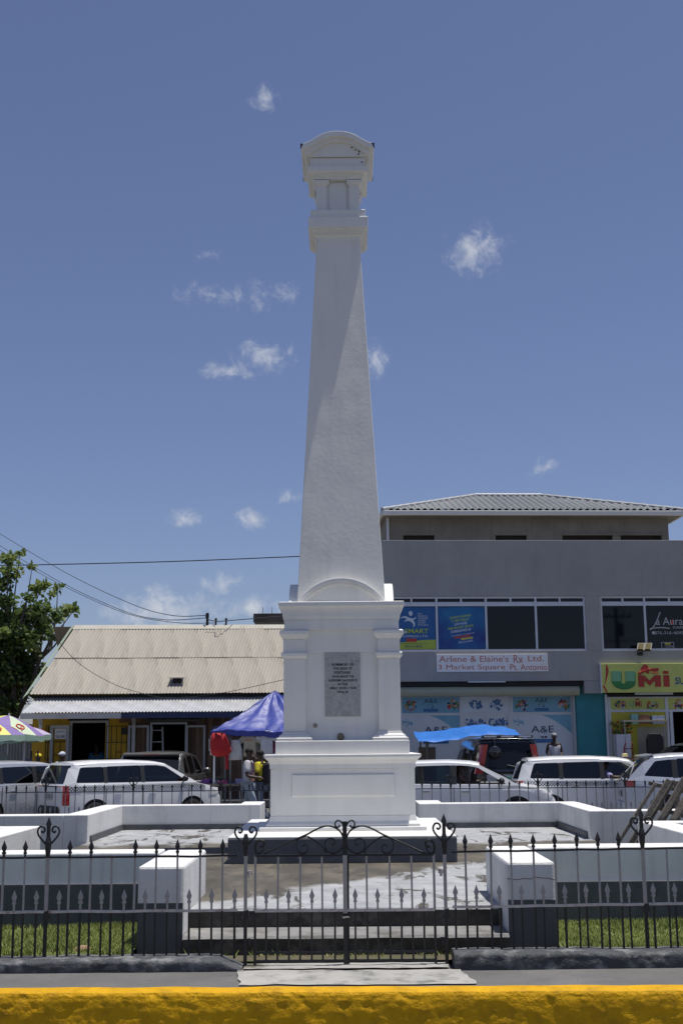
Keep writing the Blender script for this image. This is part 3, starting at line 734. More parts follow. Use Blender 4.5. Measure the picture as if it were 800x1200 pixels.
# segmental pediments round the shaft foot
def pediment(rz):
    P = .553; rise = .31; c = P
    R = (c*c+rise*rise)/(2*rise); zc = 3.379+rise-R-ZB; a0 = math.asin(c/R)
    outer = [(R*math.sin(-a0+2*a0*i/24), zc+R*math.cos(-a0+2*a0*i/24)) for i in range(25)]
    def ring(R0, R1, y0, y1):
        mm = MB(); nn = 24; vs = []
        for i in range(nn+1):
            a = -a0+2*a0*i/nn
            for (rr, yy) in ((R1, y0), (R1, y1), (R0, y1), (R0, y0)):
                vs.append((rr*math.sin(a), yy, max(3.379-ZB+.0005, zc+rr*math.cos(a))))
        fs = []
        for i in range(nn):
            for k in range(4): fs.append((i*4+k, i*4+(k+1)%4, i*4+4+(k+1)%4, i*4+4+k))
        fs += [(3, 2, 1, 0), (nn*4, nn*4+1, nn*4+2, nn*4+3)]
        mm.add(vs, fs); return mm
    Y0, Y1 = -.665, -.545
    m = MB(); m.extrude([(x*.93, max(3.379-ZB, z-.045)) for x, z in outer], Y0+.05, Y1+.04)
    ped = m.build('pediment', M['white'], mon, fix=True)
    ped.rotation_euler = (0, 0, rz)
    ring(R-.05, R, Y0, Y1+.035).build('arch_moulding', M['white'], ped, fix=True, bevel=.005)
    ring(R-.085, R-.052, Y0+.022, Y1+.03).build('arch_moulding', M['white'], ped, fix=True, bevel=.004)
for k in range(4): pediment(k*PI/2)
# top: cornice, lantern, gable cap
mtiers('shaft_necking', [(.302, 8.395), (.302, 8.43), (.318, 8.445), (.33, 8.47)], bevel=.004)
mtiers('lower_cap_cornice', [(.350, 8.471), (.350, 8.50), (.378, 8.502), (.378, 8.53), (.406, 8.534), (.406, 8.685), (.40, 8.69)], bevel=.004)
mtiers('lower_cap_step', [(.376, 8.691), (.376, 8.80), (.365, 8.81)], bevel=.006)
mtiers('lantern_core', [(.255, 8.811), (.255, 9.27)])
for sx in (-1, 1):
    for sy in (-1, 1):
        m = MB(); w = .072; c = .298-w
        m.tiers([(w, 8.811-ZB), (w, 9.185-ZB), (w+.006, 9.19-ZB), (w+.03, 9.225-ZB), (w+.036, 9.262-ZB)], sx*c, sy*c); m.build('lantern_pilaster', M['white'], mon, bevel=.003)
# shallow rounded niches on the four lantern faces
for k in range(4):
    poly = []
    ww, z0_, z1_ = .118, 8.83-ZB, 9.245-ZB; r = .055
    def arcp(cx_, cz_, a0, a1): return [(cx_+r*math.cos(a0+(a1-a0)*i/4), cz_+r*math.sin(a0+(a1-a0)*i/4)) for i in range(5)]
    poly = arcp(ww-r, z0_+r, -PI/2, 0)+arcp(ww-r, z1_-r, 0, PI/2)+arcp(-ww+r, z1_-r, PI/2, PI)+arcp(-ww+r, z0_+r, PI, 3*PI/2)
    m = MB(); m.extrude(poly, -.268, -.25); o = m.build('niche_panel', M['white'], mon, fix=True, bevel=.003); o.rotation_euler = (0, 0, k*PI/2)
mtiers('upper_cap_cornice', [(.335, 9.271), (.335, 9.30), (.355, 9.305), (.355, 9.335), (.405, 9.345), (.413, 9.36), (.413, 9.43), (.405, 9.436)], bevel=.003)
mtiers('cap_frieze', [(.375, 9.437), (.375, 9.565)], bevel=.003)
# curved gable roof running front to back, ends shaped like a cyma gable
def gtop(u):   # u -1..1
    a = abs(u)
    T = [(0, 1), (.12, .985), (.25, .93), (.38, .82), (.5, .66), (.6, .49), (.7, .31), (.78, .18), (.86, .08), (.93, .025), (1.0, 0)]
    for (p, q), (r, w) in zip(T, T[1:]):
        if a <= r: break
    return 9.715+.185*(q+(w-q)*(min(a, 1)-p)/(r-p))
N = 32
gm = MB()
prof_o = [(-.505+1.01*i/N, gtop(-1+2*i/N)) for i in range(N+1)]
def gin(u): return gtop(u)-.062
poly = prof_o+[(x, gin(x/.505)) for x, z in reversed(prof_o)]
vs = []; fs = []
for (x, z) in prof_o: vs.append((x, -.505, z-ZB))
for i in range(N+1): vs.append((prof_o[i][0]*.975, -.505, gtop(-1+2*i/N)-.078-ZB))
for (x, z) in prof_o: vs.append((x, .505, z-ZB))
for i in range(N+1): vs.append((prof_o[i][0]*.975, .505, gtop(-1+2*i/N)-.078-ZB))
q = N+1
for i in range(N):
    fs += [(q+i, q+i+1, i+1, i), (2*q+i, 2*q+i+1, 3*q+i+1, 3*q+i), (i, i+1, 2*q+i+1, 2*q+i), (q+i+1, q+i, 3*q+i, 3*q+i+1)]
fs += [(0, 2*q, 3*q, q), (N, q+N, 3*q+N, 2*q+N)]
gm.add(vs, fs); cap = gm.build('gable_cap', M['white'], mon, fix=True, smooth=35, bevel=.004)
# second, smaller moulding under the cap, then the tympanum
vs = []; fs = []
for yy in (-.455, .455):
    for i in range(N+1): vs.append((prof_o[i][0]*.93, yy, gtop(-1+2*i/N)-.045-ZB))
    for i in range(N+1): vs.append((prof_o[i][0]*.86, yy, gtop(-1+2*i/N)-.125-ZB))
gm = MB(); fs = []
for i in range(N):
    fs += [(q+i, q+i+1, i+1, i), (2*q+i, 2*q+i+1, 3*q+i+1, 3*q+i), (q+i+1, q+i, 3*q+i, 3*q+i+1)]
fs += [(0, 2*q, 3*q, q), (N, q+N, 3*q+N, 2*q+N)]
gm.add(vs, fs); gm.build('gable_moulding', M['white'], mon, fix=True, smooth=35)
poly = [(-.395, 9.572-ZB), (.395, 9.572-ZB)]+[(x*.79, gtop(x/.505)-.11-ZB) for x, z in reversed(prof_o)]
gm = MB(); gm.extrude(poly, -.405, .405); gm.build('tympanum', M['white'], mon, fix=True)
# mould stains on the cap: thin crusts
def crust(x, z, w, h, y=-.4065, seed=0):
    m = MB(); n = 14; rs = random.Random(seed)
    pts = [(x+w*math.cos(2*PI*i/n)*rs.uniform(.35, 1), z-ZB+h*math.sin(2*PI*i/n)*rs.uniform(.3, 1)) for i in range(n)]
    m.extrude(pts, y-.002, y+.01); m.build('mould_crust', M['grime'], mon)
for i, (x, z, w, h) in enumerate([(.30, 9.65, .018, .03), (.29, 9.60, .02, .02), (.36, 9.63, .012, .03), (.20, 9.70, .02, .015), (.25, 9.665, .02, .012)]): crust(x, z, w, h, seed=i)
for i in range(6): crust(.05+.055*i, 9.447, .025, .004, -.3765, 20+i)
crust(.335, 9.50, .03, .01, -.3765, 40)
for s in (-1, 1):
    for yy, w, nm in ((-.5065, .05, 1), (.5, .02, 0)):
        m = MB(); m.extrude([(s*.5065, gtop(1)-.066-ZB), (s*.507, gtop(1)+.001-ZB), (s*(.507-w), gtop(1)+.001-ZB), (s*(.507-w*.55), gtop(1)-.02-ZB), (s*(.507-w*.4), gtop(1)-.05-ZB)], yy, yy+.03); m.build('mould_crust', M['grime'], mon, fix=True)

# ================================================================== GREY TWO-STOREY BUILDING
p0 = PY(446, 860, 40)
GB = Frame((p0.x, 40, 0), math.radians(3.2))
gb = thing('commercial_building', 'grey rendered two-storey commercial building with hipped tile roof and shopfronts', 'building', (p0.x, 40, -.05), GB.yaw)
GO = .05
def gx(x, y=760, d=0): return GB.px(x, y, d)[0]
def gz(y, x=600, d=0): return GB.px(x, y, d)[1]+GO
def part(name, mat, parent, boxes, bevel=0):
    m = MB()
    for b_ in boxes: m.box(*b_)
    return m.build(name, mat, parent, bevel=bevel)
XL, XR = gx(449, 700), gx(1010, 700)
zP = gz(633); zWt = gz(698.5); zWb = gz(762.5); zL = gz(798)
wx0, wx1, wx2, wx3 = gx(452, 730), gx(686.5, 730), gx(704, 730), gx(940, 730)
part('parapet_wall', M['grey_render'], gb, [(XL, XR, 0, .25, zWt, zP)], .01)
part('spandrel_wall', M['grey_render'], gb, [(XL, XR, 0, .25, zL, zWb)], .01)
part('wall_pier', M['grey_render'], gb, [(wx1, wx2, 0, .25, zWb, zWt)])
part('wall_pier', M['grey_render'], gb, [(wx3, XR, 0, .25, zWb, zWt)])
part('side_wall', M['grey_render'], gb, [(XL, XL+.2, .25, 9, 0, zP)])
part('side_wall', M['grey_render'], gb, [(XR-.2, XR, .25, 9, 0, zP)])
part('roof_slab', M['dark_render'], gb, [(XL+.2, XR-.2, .25, 9, zP-.9, zP-.7)])
part('floor_slab', M['dark_render'], gb, [(XL+.2, XR-.2, .25, 9, zL+.05, zL+.3)])
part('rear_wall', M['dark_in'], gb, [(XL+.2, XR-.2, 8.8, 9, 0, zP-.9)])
part('ground_floor_slab', M['sidewalk'], gb, [(XL, XR, -2.2, 9, -.15, .22)])
# drop beam between the shops
part('drop_beam', M['grey_render'], gb, [(gx(684, 800), gx(706, 800), .003, .5, gz(813), zL-.002)], .01)
# upper windows
def upper_window(xa, xb, cuts):
    fr = MB(); fw = .07
    zt_b, zt_t = gz(709.5), gz(700.5)
    fr.box(xa, xb, .06, .16, zWt-fw, zWt-.003); fr.box(xa, xb, .05, .17, zWb+.003, zWb+fw*.8); fr.box(xa, xb, .06, .15, gz(708.5)-.04, gz(708.5)+.05)
    for i, c in enumerate(cuts):
        fr.box(c-fw*.5, c+fw*.5, .055, .165, zWb+.005, zWt-.005)
    f = fr.build('window_frame', M['frame_white'], gb, bevel=.006)
    panes = []
    for i in range(len(cuts)-1):
        a, b_ = cuts[i]+fw*.5, cuts[i+1]-fw*.5
        panes.append((a, b_))
        part('pane', M['pane'], f, [(a, b_, .11, .12, zWb+fw*.8, gz(708.5)-.04)])
        mid = (a+b_)/2
        part('transom_bar', M['frame_white'], f, [(mid-.03, mid+.03, .058, .15, gz(708.5)+.05, zWt-fw)])
        for (c, d) in ((a, mid-.03), (mid+.03, b_)):
            part('transom_bar', M['frame_white'], f, [(c, d, .075, .14, gz(708.5)+.05, gz(708.5)+.10)])
            part('transom_pane', M['pane'], f, [(c, d, .115, .125, gz(708.5)+.10, zWt-fw)])
    return f, panes
f1, pn1 = upper_window(wx0, wx1, [wx0+.03, gx(512, 735), gx(570, 735), gx(628.5, 735), wx1-.03])
f2, pn2 = upper_window(wx2, wx3, [wx2+.03, gx(756.5, 735), gx(815, 735), gx(875, 735), wx3-.03])
# vinyl posters on the first two panes
C_ = lambda nm, c: flat(nm, c, .5)
BLUE = C_('poster_blue', (.018, .115, .30)); LIME = C_('poster_lime', (.42, .50, .06)); WHT = C_('print_white', (.62, .64, .68)); RED = C_('print_red', (.50, .04, .03))
DBLUE = C_('print_navy', (.012, .03, .14)); CYAN = C_('print_cyan', (.02, .26, .48)); YEL = C_('print_yellow', (.62, .52, .06)); ORA = C_('sign_orange', (.50, .13, .05))
a, b_ = pn1[0]; zA, zB_ = zWb+.07, gz(709)-.05
pos = part('vinyl_poster', BLUE, f1, [(a+.02, b_-.01, .098, .106, zA, zB_)])
H = zB_-zA
m = MB(); n = 16; m.extrude([(a+.02, zA), (b_-.01, zA)]+[(b_-.01-(b_-a-.03)*i/n, zA+H*.21*math.cos((i/n)*1.1)+.02) for i in range(n+1)], .090, .0975); m.build('lime_hill', LIME, pos)
lx = lambda x: gx(x, 735); lz = lambda y: gz(y, 490)
text(pos, 'ShipSMART', lx(459), lx(502), lz(743.5), lz(736.5), .088, LIME, bold=.02)
text(pos, 'Ship', lx(459), lx(476.5), lz(743.3), lz(737.5), .0865, WHT, bold=.01)
text(pos, 'EXPRESS LTD.', lx(472), lx(502), lz(746.5), lz(744), .088, WHT)
m = MB(); m.box(lx(476), lx(488), .087, .0895, lz(752), lz(748)); m.build('red_tab', RED, pos)
text(pos, 'www.shipsmartexpress.com', lx(467), lx(500), lz(755), lz(753), .087, DBLUE)
text(pos, '876-316-4070', lx(474), lx(494), lz(758.6), lz(755.8), .087, DBLUE, bold=.01)
for i, s in enumerate(('FAST', 'RELIABLE &', 'AFFORDABLE', 'SHIPPING', 'DELIVERY', 'EXCELLENCE')):
    text(pos, s, lx(490), lx(490+[5, 11, 12, 9, 9, 12][i]), lz(720+i*2.6), lz(718+i*2.6), .088, WHT)
# running figure mark
m = MB(); m.ball((lx(481.5), .09, lz(718.5)), (.065, .006, .085), 10)
m.build('figure_mark', WHT, pos)
for pts, rr in (([(470, 724), (474, 722.5), (479, 724.5), (484, 725.5), (488, 723)], .035), ([(474, 728), (478, 726), (483, 727.5), (485.5, 731), (484.5, 734.5)], .04)):
    m = MB(); sp_ = smoothpts([(lx(x), .092, lz(y)) for x, y in pts], 4); k = len(sp_)
    m.tube(sp_, [rr*(.25+.75*math.sin(PI*i/(k-1))) for i in range(k)], 6); o = m.build('figure_mark', WHT, pos); 
    for v in o.data.vertices: v.co.y = .094+(v.co.y-.092)*.12
a, b_ = pn1[1]
def shipblue():
    m = D.materials.new('poster_gradient_blue'); m.use_nodes = True; n = m.node_tree.nodes; l = m.node_tree.links; b = n['Principled BSDF']; b.inputs['Roughness'].default_value = .5
    t = n.new('ShaderNodeTexCoord'); nn = n.new('ShaderNodeTexNoise'); nn.inputs['Scale'].default_value = .9; nn.inputs['Detail'].default_value = 3; l.new(t.outputs['Object'], nn.inputs[0])
    cr = n.new('ShaderNodeValToRGB'); l.new(nn.outputs[0], cr.inputs[0]); cr.color_ramp.elements[0].position = .35; cr.color_ramp.elements[0].color = (.012, .04, .2, 1); cr.color_ramp.elements[1].position = .65; cr.color_ramp.elements[1].color = (.012, .17, .36, 1)
    l.new(cr.outputs[0], b.inputs['Base Color']); return m
pos2 = part('vinyl_poster', shipblue(), f1, [(a+.01, b_-.01, .098, .106, zA, zB_)])
rt = math.radians(8)
for i, (s, c, w) in enumerate((('EXPEDITE SHIPPING', LIME, 25), ('3 TIMES WEEKLY', LIME, 21), ('LOW RATES', WHT, 15), ('FREE DELIVERY SERVICE', LIME, 30), ('CURBSIDE PICK UP', WHT, 24))):
    yy = 722.5+i*4.1; cx_ = 540
    text(pos2, s, lx(cx_-w/2), lx(cx_+w/2), lz(yy+1.4), lz(yy-1.4), .0965, c, rot=rt, bold=.02)
text(pos2, 'NO MEMBERSHIP - NO HIDDEN FEES', lx(529), lx(556), lz(744.2), lz(742.6), .0965, WHT, rot=rt)
m = MB(); m.add([(lx(532), .096, lz(748.5)), (lx(551), .096, lz(745.5)), (lx(551), .096, lz(743.5)), (lx(532), .096, lz(746.5))], [(0, 1, 2, 3)]); m.build('red_strip', RED, pos2)
m = MB(); m.add([(lx(540), .0955, lz(750)), (lx(554), .0955, lz(748)), (lx(554), .0955, lz(746)), (lx(540), .0955, lz(748))], [(0, 1, 2, 3)]); m.build('yellow_strip', YEL, pos2)
text(pos2, '876-316-4070', lx(537), lx(554), lz(753), lz(750.5), .0965, WHT, rot=rt)
# cafe lettering on the second window
lz2 = lambda y: gz(y, 780); lx2 = lambda x: gx(x, 735)
CAF = C_('cafe_print', (.45, .45, .45))
m = MB(); m.tube(smoothpts([(lx2(775), .108, lz2(717)), (lx2(770), .108, lz2(728)), (lx2(765.5), .108, lz2(735)), (lx2(762), .108, lz2(737.5)), (lx2(764), .108, lz2(736)), (lx2(775), .108, lz2(735)), (lx2(785), .108, lz2(736))], 5), .02, 5); m.build('lettering', CAF, f2)
text(f2, 'a Aura', lx2(769.5), lx2(801), lz2(732), lz2(723), .108, CAF)
m = MB(); m.box(lx2(787.5), lx2(789.5), .104, .106, lz2(731.5), lz2(726)); m.build('red_accent', RED, f2)
text(f2, 'CAFE', lx2(789), lx2(802), lz2(736.3), lz2(733.8), .108, CAF, bold=.01)
text(f2, '876-316-4095', lx2(767), lx2(801), lz2(743), lz2(739.5), .108, CAF)
m = MB(); m.lathe([(0, 0), (.055, .001)], 10, (lx2(765.8), .107, lz2(741.2)), 'y'); m.build('telephone_mark', CAF, f2)
os_ = part('open_sign', M['black'], f2, [(lx2(774.5), lx2(788.5), .085, .105, lz2(759.5), lz2(752.5))], .004)
part('sign_rim', CAF, os_, [(lx2(774.2), lx2(788.8), .082, .106, lz2(752.9), lz2(752.3)), (lx2(774.2), lx2(774.8), .082, .106, lz2(759.6), lz2(752.9)), (lx2(788.2), lx2(788.8), .082, .106, lz2(759.6), lz2(752.9))])
part('yellow_strip', YEL, os_, [(lx2(778), lx2(785), .080, .084, lz2(755), lz2(753.4))])
text(os_, 'OPEN', lx2(777.5), lx2(787.5), lz2(759), lz2(756), .083, CAF)
# pharmacy name board
sg = thing('name_board', 'white board lettered in red-brown script above the pharmacy shutter', 'sign', (p0.x, 40, -.05), GB.yaw)
part('board', flat('sign_white', (.78, .76, .74), .5), sg, [(gx(511, 777), gx(641, 777), -.05, -.004, gz(787), gz(766.5))], .006)
text(sg, "Arlene & Elaine's", gx(514, 772), gx(595, 772), gz(775.6), gz(768.3), -.054, ORA)
text(sg, "Rx", gx(601, 772), gx(612, 772), gz(777), gz(767.6), -.054, ORA)
text(sg, "Ltd.", gx(618, 772), gx(636, 772), gz(775.2), gz(768.5), -.054, ORA)
text(sg, "3 Market Square", gx(513, 782), gx(591, 782), gz(786), gz(778.6), -.054, ORA)
text(sg, "Pt. Antonio", gx(597, 782), gx(640, 782), gz(785.5), gz(778.4), -.054, ORA)
# roller shutter box and lintel shade
part('lintel_strip', M['black'], gb, [(XL+.2, gx(684, 798), .12, .6, gz(804), zL-.004)])
sb = MB(); zz0, zz1 = gz(815), gz(804.5); n = 10
sb.grid(lambda u, v: (XL+.25+(gx(679, 808)-XL-.25)*u, .15-.12*math.sin(PI*(.08+.84*v)), zz0+(zz1-zz0)*v), 2, n)
sb.box(XL+.25, gx(679, 808), .155, .6, zz0, zz1)
sb.build('roller_shutter_box', pmat('cream_shutter', (.36, .35, .24), .5, var=.06, vs=2), gb, smooth=50)
# fluorescent fitting under the spandrel
lf = part('lamp_fitting', M['frame_white'], gb, [(gx(548, 797), gx(592, 797), -.02, .08, gz(799.5), zL-.003)], .01)
# ------- pharmacy shopfront (recessed)
PD = .75
def ax(x): return GB.px(x, 850, PD)[0]
def az(y): return GB.px(570, y, PD)[1]+GO
sf = MB(); fw = .045
zt, zm_, zb0 = az(815), az(836.5), .05
cols = [ax(469.5), ax(540), ax(599.5), ax(670.5)]
for c in cols: sf.box(c-fw, c+fw, PD-.03, PD+.06, zb0, zt)
for c in (ax(543), ax(570.5), ax(597)): sf.box(c-fw, c+fw, PD-.028, PD+.055, zb0, zm_)
sf.box(cols[0], cols[-1], PD-.025, PD+.05, zm_-fw, zm_+fw); sf.box(cols[0], cols[-1], PD-.025, PD+.05, zt-fw, zt+fw)
sf.box(cols[0]-2.5, cols[0], PD-.025, PD+.05, zb0, zt)
shop = sf.build('shopfront_frame', M['frame_white'], gb, bevel=.006)
PALE = pmat('frosted_vinyl', (.62, .66, .71), .5, var=.08, vs=1.2); SKYB = pmat('sky_blue_vinyl', (.19, .40, .54), .5, var=.12, vs=2); NAVY2 = C_('ink_navy', (.02, .04, .10)); STRIP = C_('strip_blue', (.05, .16, .36)); BROWN = C_('bean_brown', (.06, .035, .03)); DAM = C_('damask_blue', (.07, .16, .36))
def blob(parent, cx, cz, r, y, mat, n=14, seed=0, name='motif'):
    rs = random.Random(seed); m = MB()
    for k in range(n):
        a_ = rs.uniform(0, 2*PI); d = r*math.sqrt(rs.random()); q = rs.uniform(.15, .34)*r
        pts = [(cx+d*math.cos(a_)+q*math.cos(2*PI*i/7)*rs.uniform(.6, 1), cz+.8*d*math.sin(a_)+q*math.sin(2*PI*i/7)*rs.uniform(.6, 1)) for i in range(7)]
        m.add([(x, y-.0006*k, z) for x, z in pts], [tuple(range(7))], k % (len(mat) if isinstance(mat, list) else 1))
    return m.build(name, mat, parent)
FRUIT = [RED, C_('leaf_green', (.06, .20, .05)), C_('fruit_white', (.55, .5, .45)), DBLUE, C_('fruit_orange', (.5, .22, .04))]
for i, (c0, c1, col) in enumerate(((cols[0], cols[1], SKYB), (cols[1], cols[2], PALE), (cols[2], cols[3], SKYB))):
    v = part('transom_panel', col, shop, [(c0+fw, c1-fw, PD, PD+.02, zm_+fw, zt-fw)])
    if i != 1:
        w = c1-c0; mid = c0+w*.5; zc = (zm_+zt)/2
        text(v, 'A&E', mid-.22, mid+.22, zc+.06, zc+.20, PD-.004, NAVY2); blob(v, mid, zc-.04, .09, PD-.004, BROWN, 6, 3)
        part('blue_strip', STRIP, v, [(mid-.24, mid+.24, PD-.005, PD-.003, zc-.22, zc-.12)])
        blob(v, c0+w*.17, zc-.02, .2, PD-.004, FRUIT, 26, 5+i); blob(v, c1-w*.13, zc-.02, .2, PD-.004, FRUIT, 26, 9+i)
    else:
        w = c1-c0; zc = (zm_+zt)/2
        for k in (.3, .7): blob(v, c0+w*k, zc, .2, PD-.004, DAM, 22, int(k*10))
for i, (c0, c1) in enumerate(((cols[0], cols[1]), (cols[2], cols[3]))):
    v = part('window_panel', PALE, shop, [(c0+fw, c1-fw, PD, PD+.02, zb0+.1, zm_-fw)])
    w = c1-c0; n = 12
    m = MB(); m.extrude([(c0+w*.45, zm_-fw)]+[(c0+w*.45+(w*.55-fw)*k/n, zm_-fw-.62*((k/n)**1.6)) for k in range(1, n+1)]+[(c1-fw, zm_-fw)], PD-.006, PD-.002); m.build('blue_swoosh', SKYB, v)
    mid = ax(510) if i == 0 else ax(635)
    text(v, 'A&E', mid-.38, mid+.38, az(859), az(851), PD-.01, NAVY2); blob(v, mid+.02, az(863), .13, PD-.01, BROWN, 6, 2)
    part('blue_strip', STRIP, v, [(mid-.42, mid+.42, PD-.011, PD-.007, az(871), az(866.5))])
    blob(v, c0+.18, zm_-.3, .18, PD-.005, SKYB, 14, 31)
for i, (c0, c1) in enumerate(((ax(543), ax(570.5)), (ax(570.5), ax(597)))):
    v = part('door_panel', PALE, shop, [(c0+fw, c1-fw, PD+.004, PD+.02, zb0+.05, zm_-fw)])
    for k in (.25, .7): blob(v, c0+(c1-c0)*k, zm_-.28, .17, PD-.002, DAM, 18, int(k*10)+i)
    if i == 0: text(v, 'A&E', c0+.2, c1-.12, az(861), az(854.5), PD-.006, NAVY2)
    part('push_bar', M['chrome'], v, [(c1-fw-.06, c1-fw-.03, PD-.03, PD-.01, zb0+.8, zb0+1.3)])
# steel handrail before the pharmacy
hr = thing('handrail', 'thin grey steel handrail on the pharmacy steps behind the bright blue tarp', 'railing', (GB.o+GB.u*ax(512)+GB.n*-.6)[:2]+(0,), GB.yaw)
m = MB(); m.tube([(0, 0, .55), (1.9, 0, 1.25), (2.6, 0, 1.28)], .02, 6); m.build('top_rail', M['silver'], hr)
for k in range(11): m = MB(); x = .0+.25*k; m.tube([(x, 0, .0), (x, 0, min(1.28, .55+.37*x))], .009, 5); m.build('baluster', M['silver'], hr)
# teal column
part('teal_wall', pmat('teal_wall_paint', (.022, .20, .235), .6, var=.08, vs=1.5, bump=.1), gb, [(GB.px(676, 850, .35)[0], GB.px(712.5, 850, .35)[0], .35, 1.2, .05, gz(799)-.01)], .01)
part('corner_post', M['frame_white'], gb, [(GB.px(671.5, 850, .6)[0], GB.px(674.5, 850, .6)[0], .55, .62, .05, gz(814))])
m = MB(); zc = .3; xx = GB.px(711, 850, .28)[0]; m.tube([(xx, .28, .05), (xx, .28, gz(814))], .05, 8); m.build('downpipe', M['frame_white'], gb, smooth=50)
# ------- supermarket sign and shopfront
us = thing('shop_sign', 'lime yellow supermarket fascia sign with green U and red letters', 'sign', (p0.x, 40, -.05), GB.yaw)
ux = lambda x: GB.px(x, 795, -.12)[0]; uz = lambda y: GB.px(740, y, -.12)[1]+GO
LIMEY = pmat('lime_sign', (.53, .56, .14), .45, var=.06, vs=1.5)
part('sign_panel', LIMEY, us, [(ux(704.5), ux(985), -.12, -.003, uz(811.5), uz(777.5))], .01)
part('sign_edge', M['frame_white'], us, [(ux(703.2), ux(704.4), -.125, -.003, uz(812), uz(777.3))])
LG = C_('light_green_print', (.18, .42, .22)); DG = C_('deep_green_print', (.03, .20, .05)); RD = C_('red_print', (.40, .035, .02)); DT = C_('dark_teal_print', (.01, .10, .07))
def uletter(x0, x1, y0, y1):
    xa, xb, zt_, zb_ = ux(x0), ux(x1), uz(y0), uz(y1); w = xb-xa; st = w*.40; r = (zt_-zb_)*.42; cb = zb_+(zt_-zb_)*.30
    bot = [(xa+w/2-w/2*math.cos(a_), zb_+r-r*math.sin(a_)) for a_ in [PI*i/14 for i in range(0, 15)]]
    out = [(xa, zt_)]+bot+[(xb, zt_), (xb-st, zt_), (xb-st, cb), (xa+st, cb), (xa+st, zt_)]
    m = MB(); m.extrude([(x+.03, z-.03) for x, z in out], -.132, -.121); m.build('letter_shadow', DG, us)
    m = MB(); m.extrude(out, -.15, -.133); u_ = m.build('letter', LG, us)
    h = zb_+r
    lo = [(x, z) for x, z in bot]+[(xb-st, h), (xb-st, cb), (xa+st, cb), (xa+st, h)]
    m = MB(); m.extrude(lo, -.155, -.151); m.build('green_base', DG, u_)
uletter(716, 743, 786.5, 807)
def mletter(x0, x1, y0, y1, y, par, mat):
    w = x1-x0; h = y1-y0; q = [(0, 0), (0, 1), (.26, 1), (.5, .55), (.74, 1), (1, 1), (1, 0), (.74, 0), (.74, .55), (.5, .1), (.26, .55), (.26, 0)]
    m = MB(); m.extrude([(x0+a*w, y0+b*h) for a, b in q], y, y+.008); m.build('letter', mat, par)
mletter(ux(747), ux(773.5), uz(805), uz(791.5), -.14, us, RD)
m = MB(); m.box(ux(776.5), ux(783.5), -.137, -.13, uz(805), uz(791.5)); m.build('letter', RD, us)
m = MB(); m.box(ux(776.5), ux(782.8), -.137, -.13, uz(790), uz(786.5)); m.build('letter_dot', RD, us)
# running shopper mark: leaning head, body, legs and basket of a trolley
m = MB()
def dsk(cx_, cy_, r_): m.lathe([(0, -.002), (r_, 0)], 10, (ux(cx_), -.131, uz(cy_)), 'y')
dsk(756, 782, .10); dsk(754, 784.5, .10); dsk(757.5, 785, .085)
m.tube([(ux(748), -.131, uz(790)), (ux(752), -.131, uz(787.5)), (ux(756), -.131, uz(786)), (ux(760), -.131, uz(788.5))], .05, 5)
m.tube([(ux(757), -.131, uz(784.5)), (ux(763), -.131, uz(785.5))], .035, 5)
m.extrude([(ux(762), uz(783.5)), (ux(772.5), uz(783)), (ux(770), uz(787.5)), (ux(763.5), uz(787))], -.136, -.128)
m.tube([(ux(763), -.131, uz(788.8)), (ux(771), -.131, uz(788.8))], .02, 5)
m.build('shopper_mark', RD, us)
text(us, 'SUPERMARKET', ux(789.5), ux(860), uz(803), uz(793.5), -.128, WHT, bold=.03)
text(us, 'SUPERMARKET', ux(790), ux(859), uz(802.4), uz(794), -.132, DT, bold=.02)
m = MB(); m.tube(smoothpts([(ux(710.5), -.122, uz(778)), (ux(711.5), -.122, uz(785)), (ux(710), -.122, uz(794)), (ux(707.5), -.122, uz(802))], 5), [.012, .02, .03, .04, .05, .05, .05, .045, .04, .035, .03, .025, .02, .015, .012, .01], 5); o = m.build('red_stroke', RD, us)
for v in o.data.vertices: v.co.y = -.1225+(v.co.y+.122)*.1
m = MB(); m.tube([(ux(706), -.122, uz(803)), (ux(710), -.122, uz(811))], .03, 5); o = m.build('red_stroke', RD, us)
for v in o.data.vertices: v.co.y = -.1225+(v.co.y+.122)*.1
# supermarket shopfront
UD = .35
vx = lambda x: GB.px(x, 850, UD)[0]; vz = lambda y: GB.px(740, y, UD)[1]+GO
part('lintel_strip', M['black'], gb, [(vx(712), XR-.3, .2, .7, vz(816.5), uz(812)-.004)])
part('lamp_fitting', M['frame_white'], gb, [(ux(744.5), ux(789), .05, .18, vz(814.5), vz(811.8))], .01)
mf = MB(); zt2, zm2 = vz(816.5), vz(833)
mc = [vx(714), vx(781.5), vx(850), vx(920)]
for c in mc: mf.box(c-.05, c+.05, UD-.03, UD+.05, .05, zt2)
mf.box(vx(785)-.02, vx(785)+.09, UD-.028, UD+.04, .05, zm2)
mf.box(mc[0], mc[-1], UD-.025, UD+.045, zm2-.04, zm2+.04); mf.box(mc[0], mc[-1], UD-.025, UD+.045, zt2-.05, zt2)
mkt = mf.build('shopfront_frame', M['frame_white'], gb, bevel=.005)
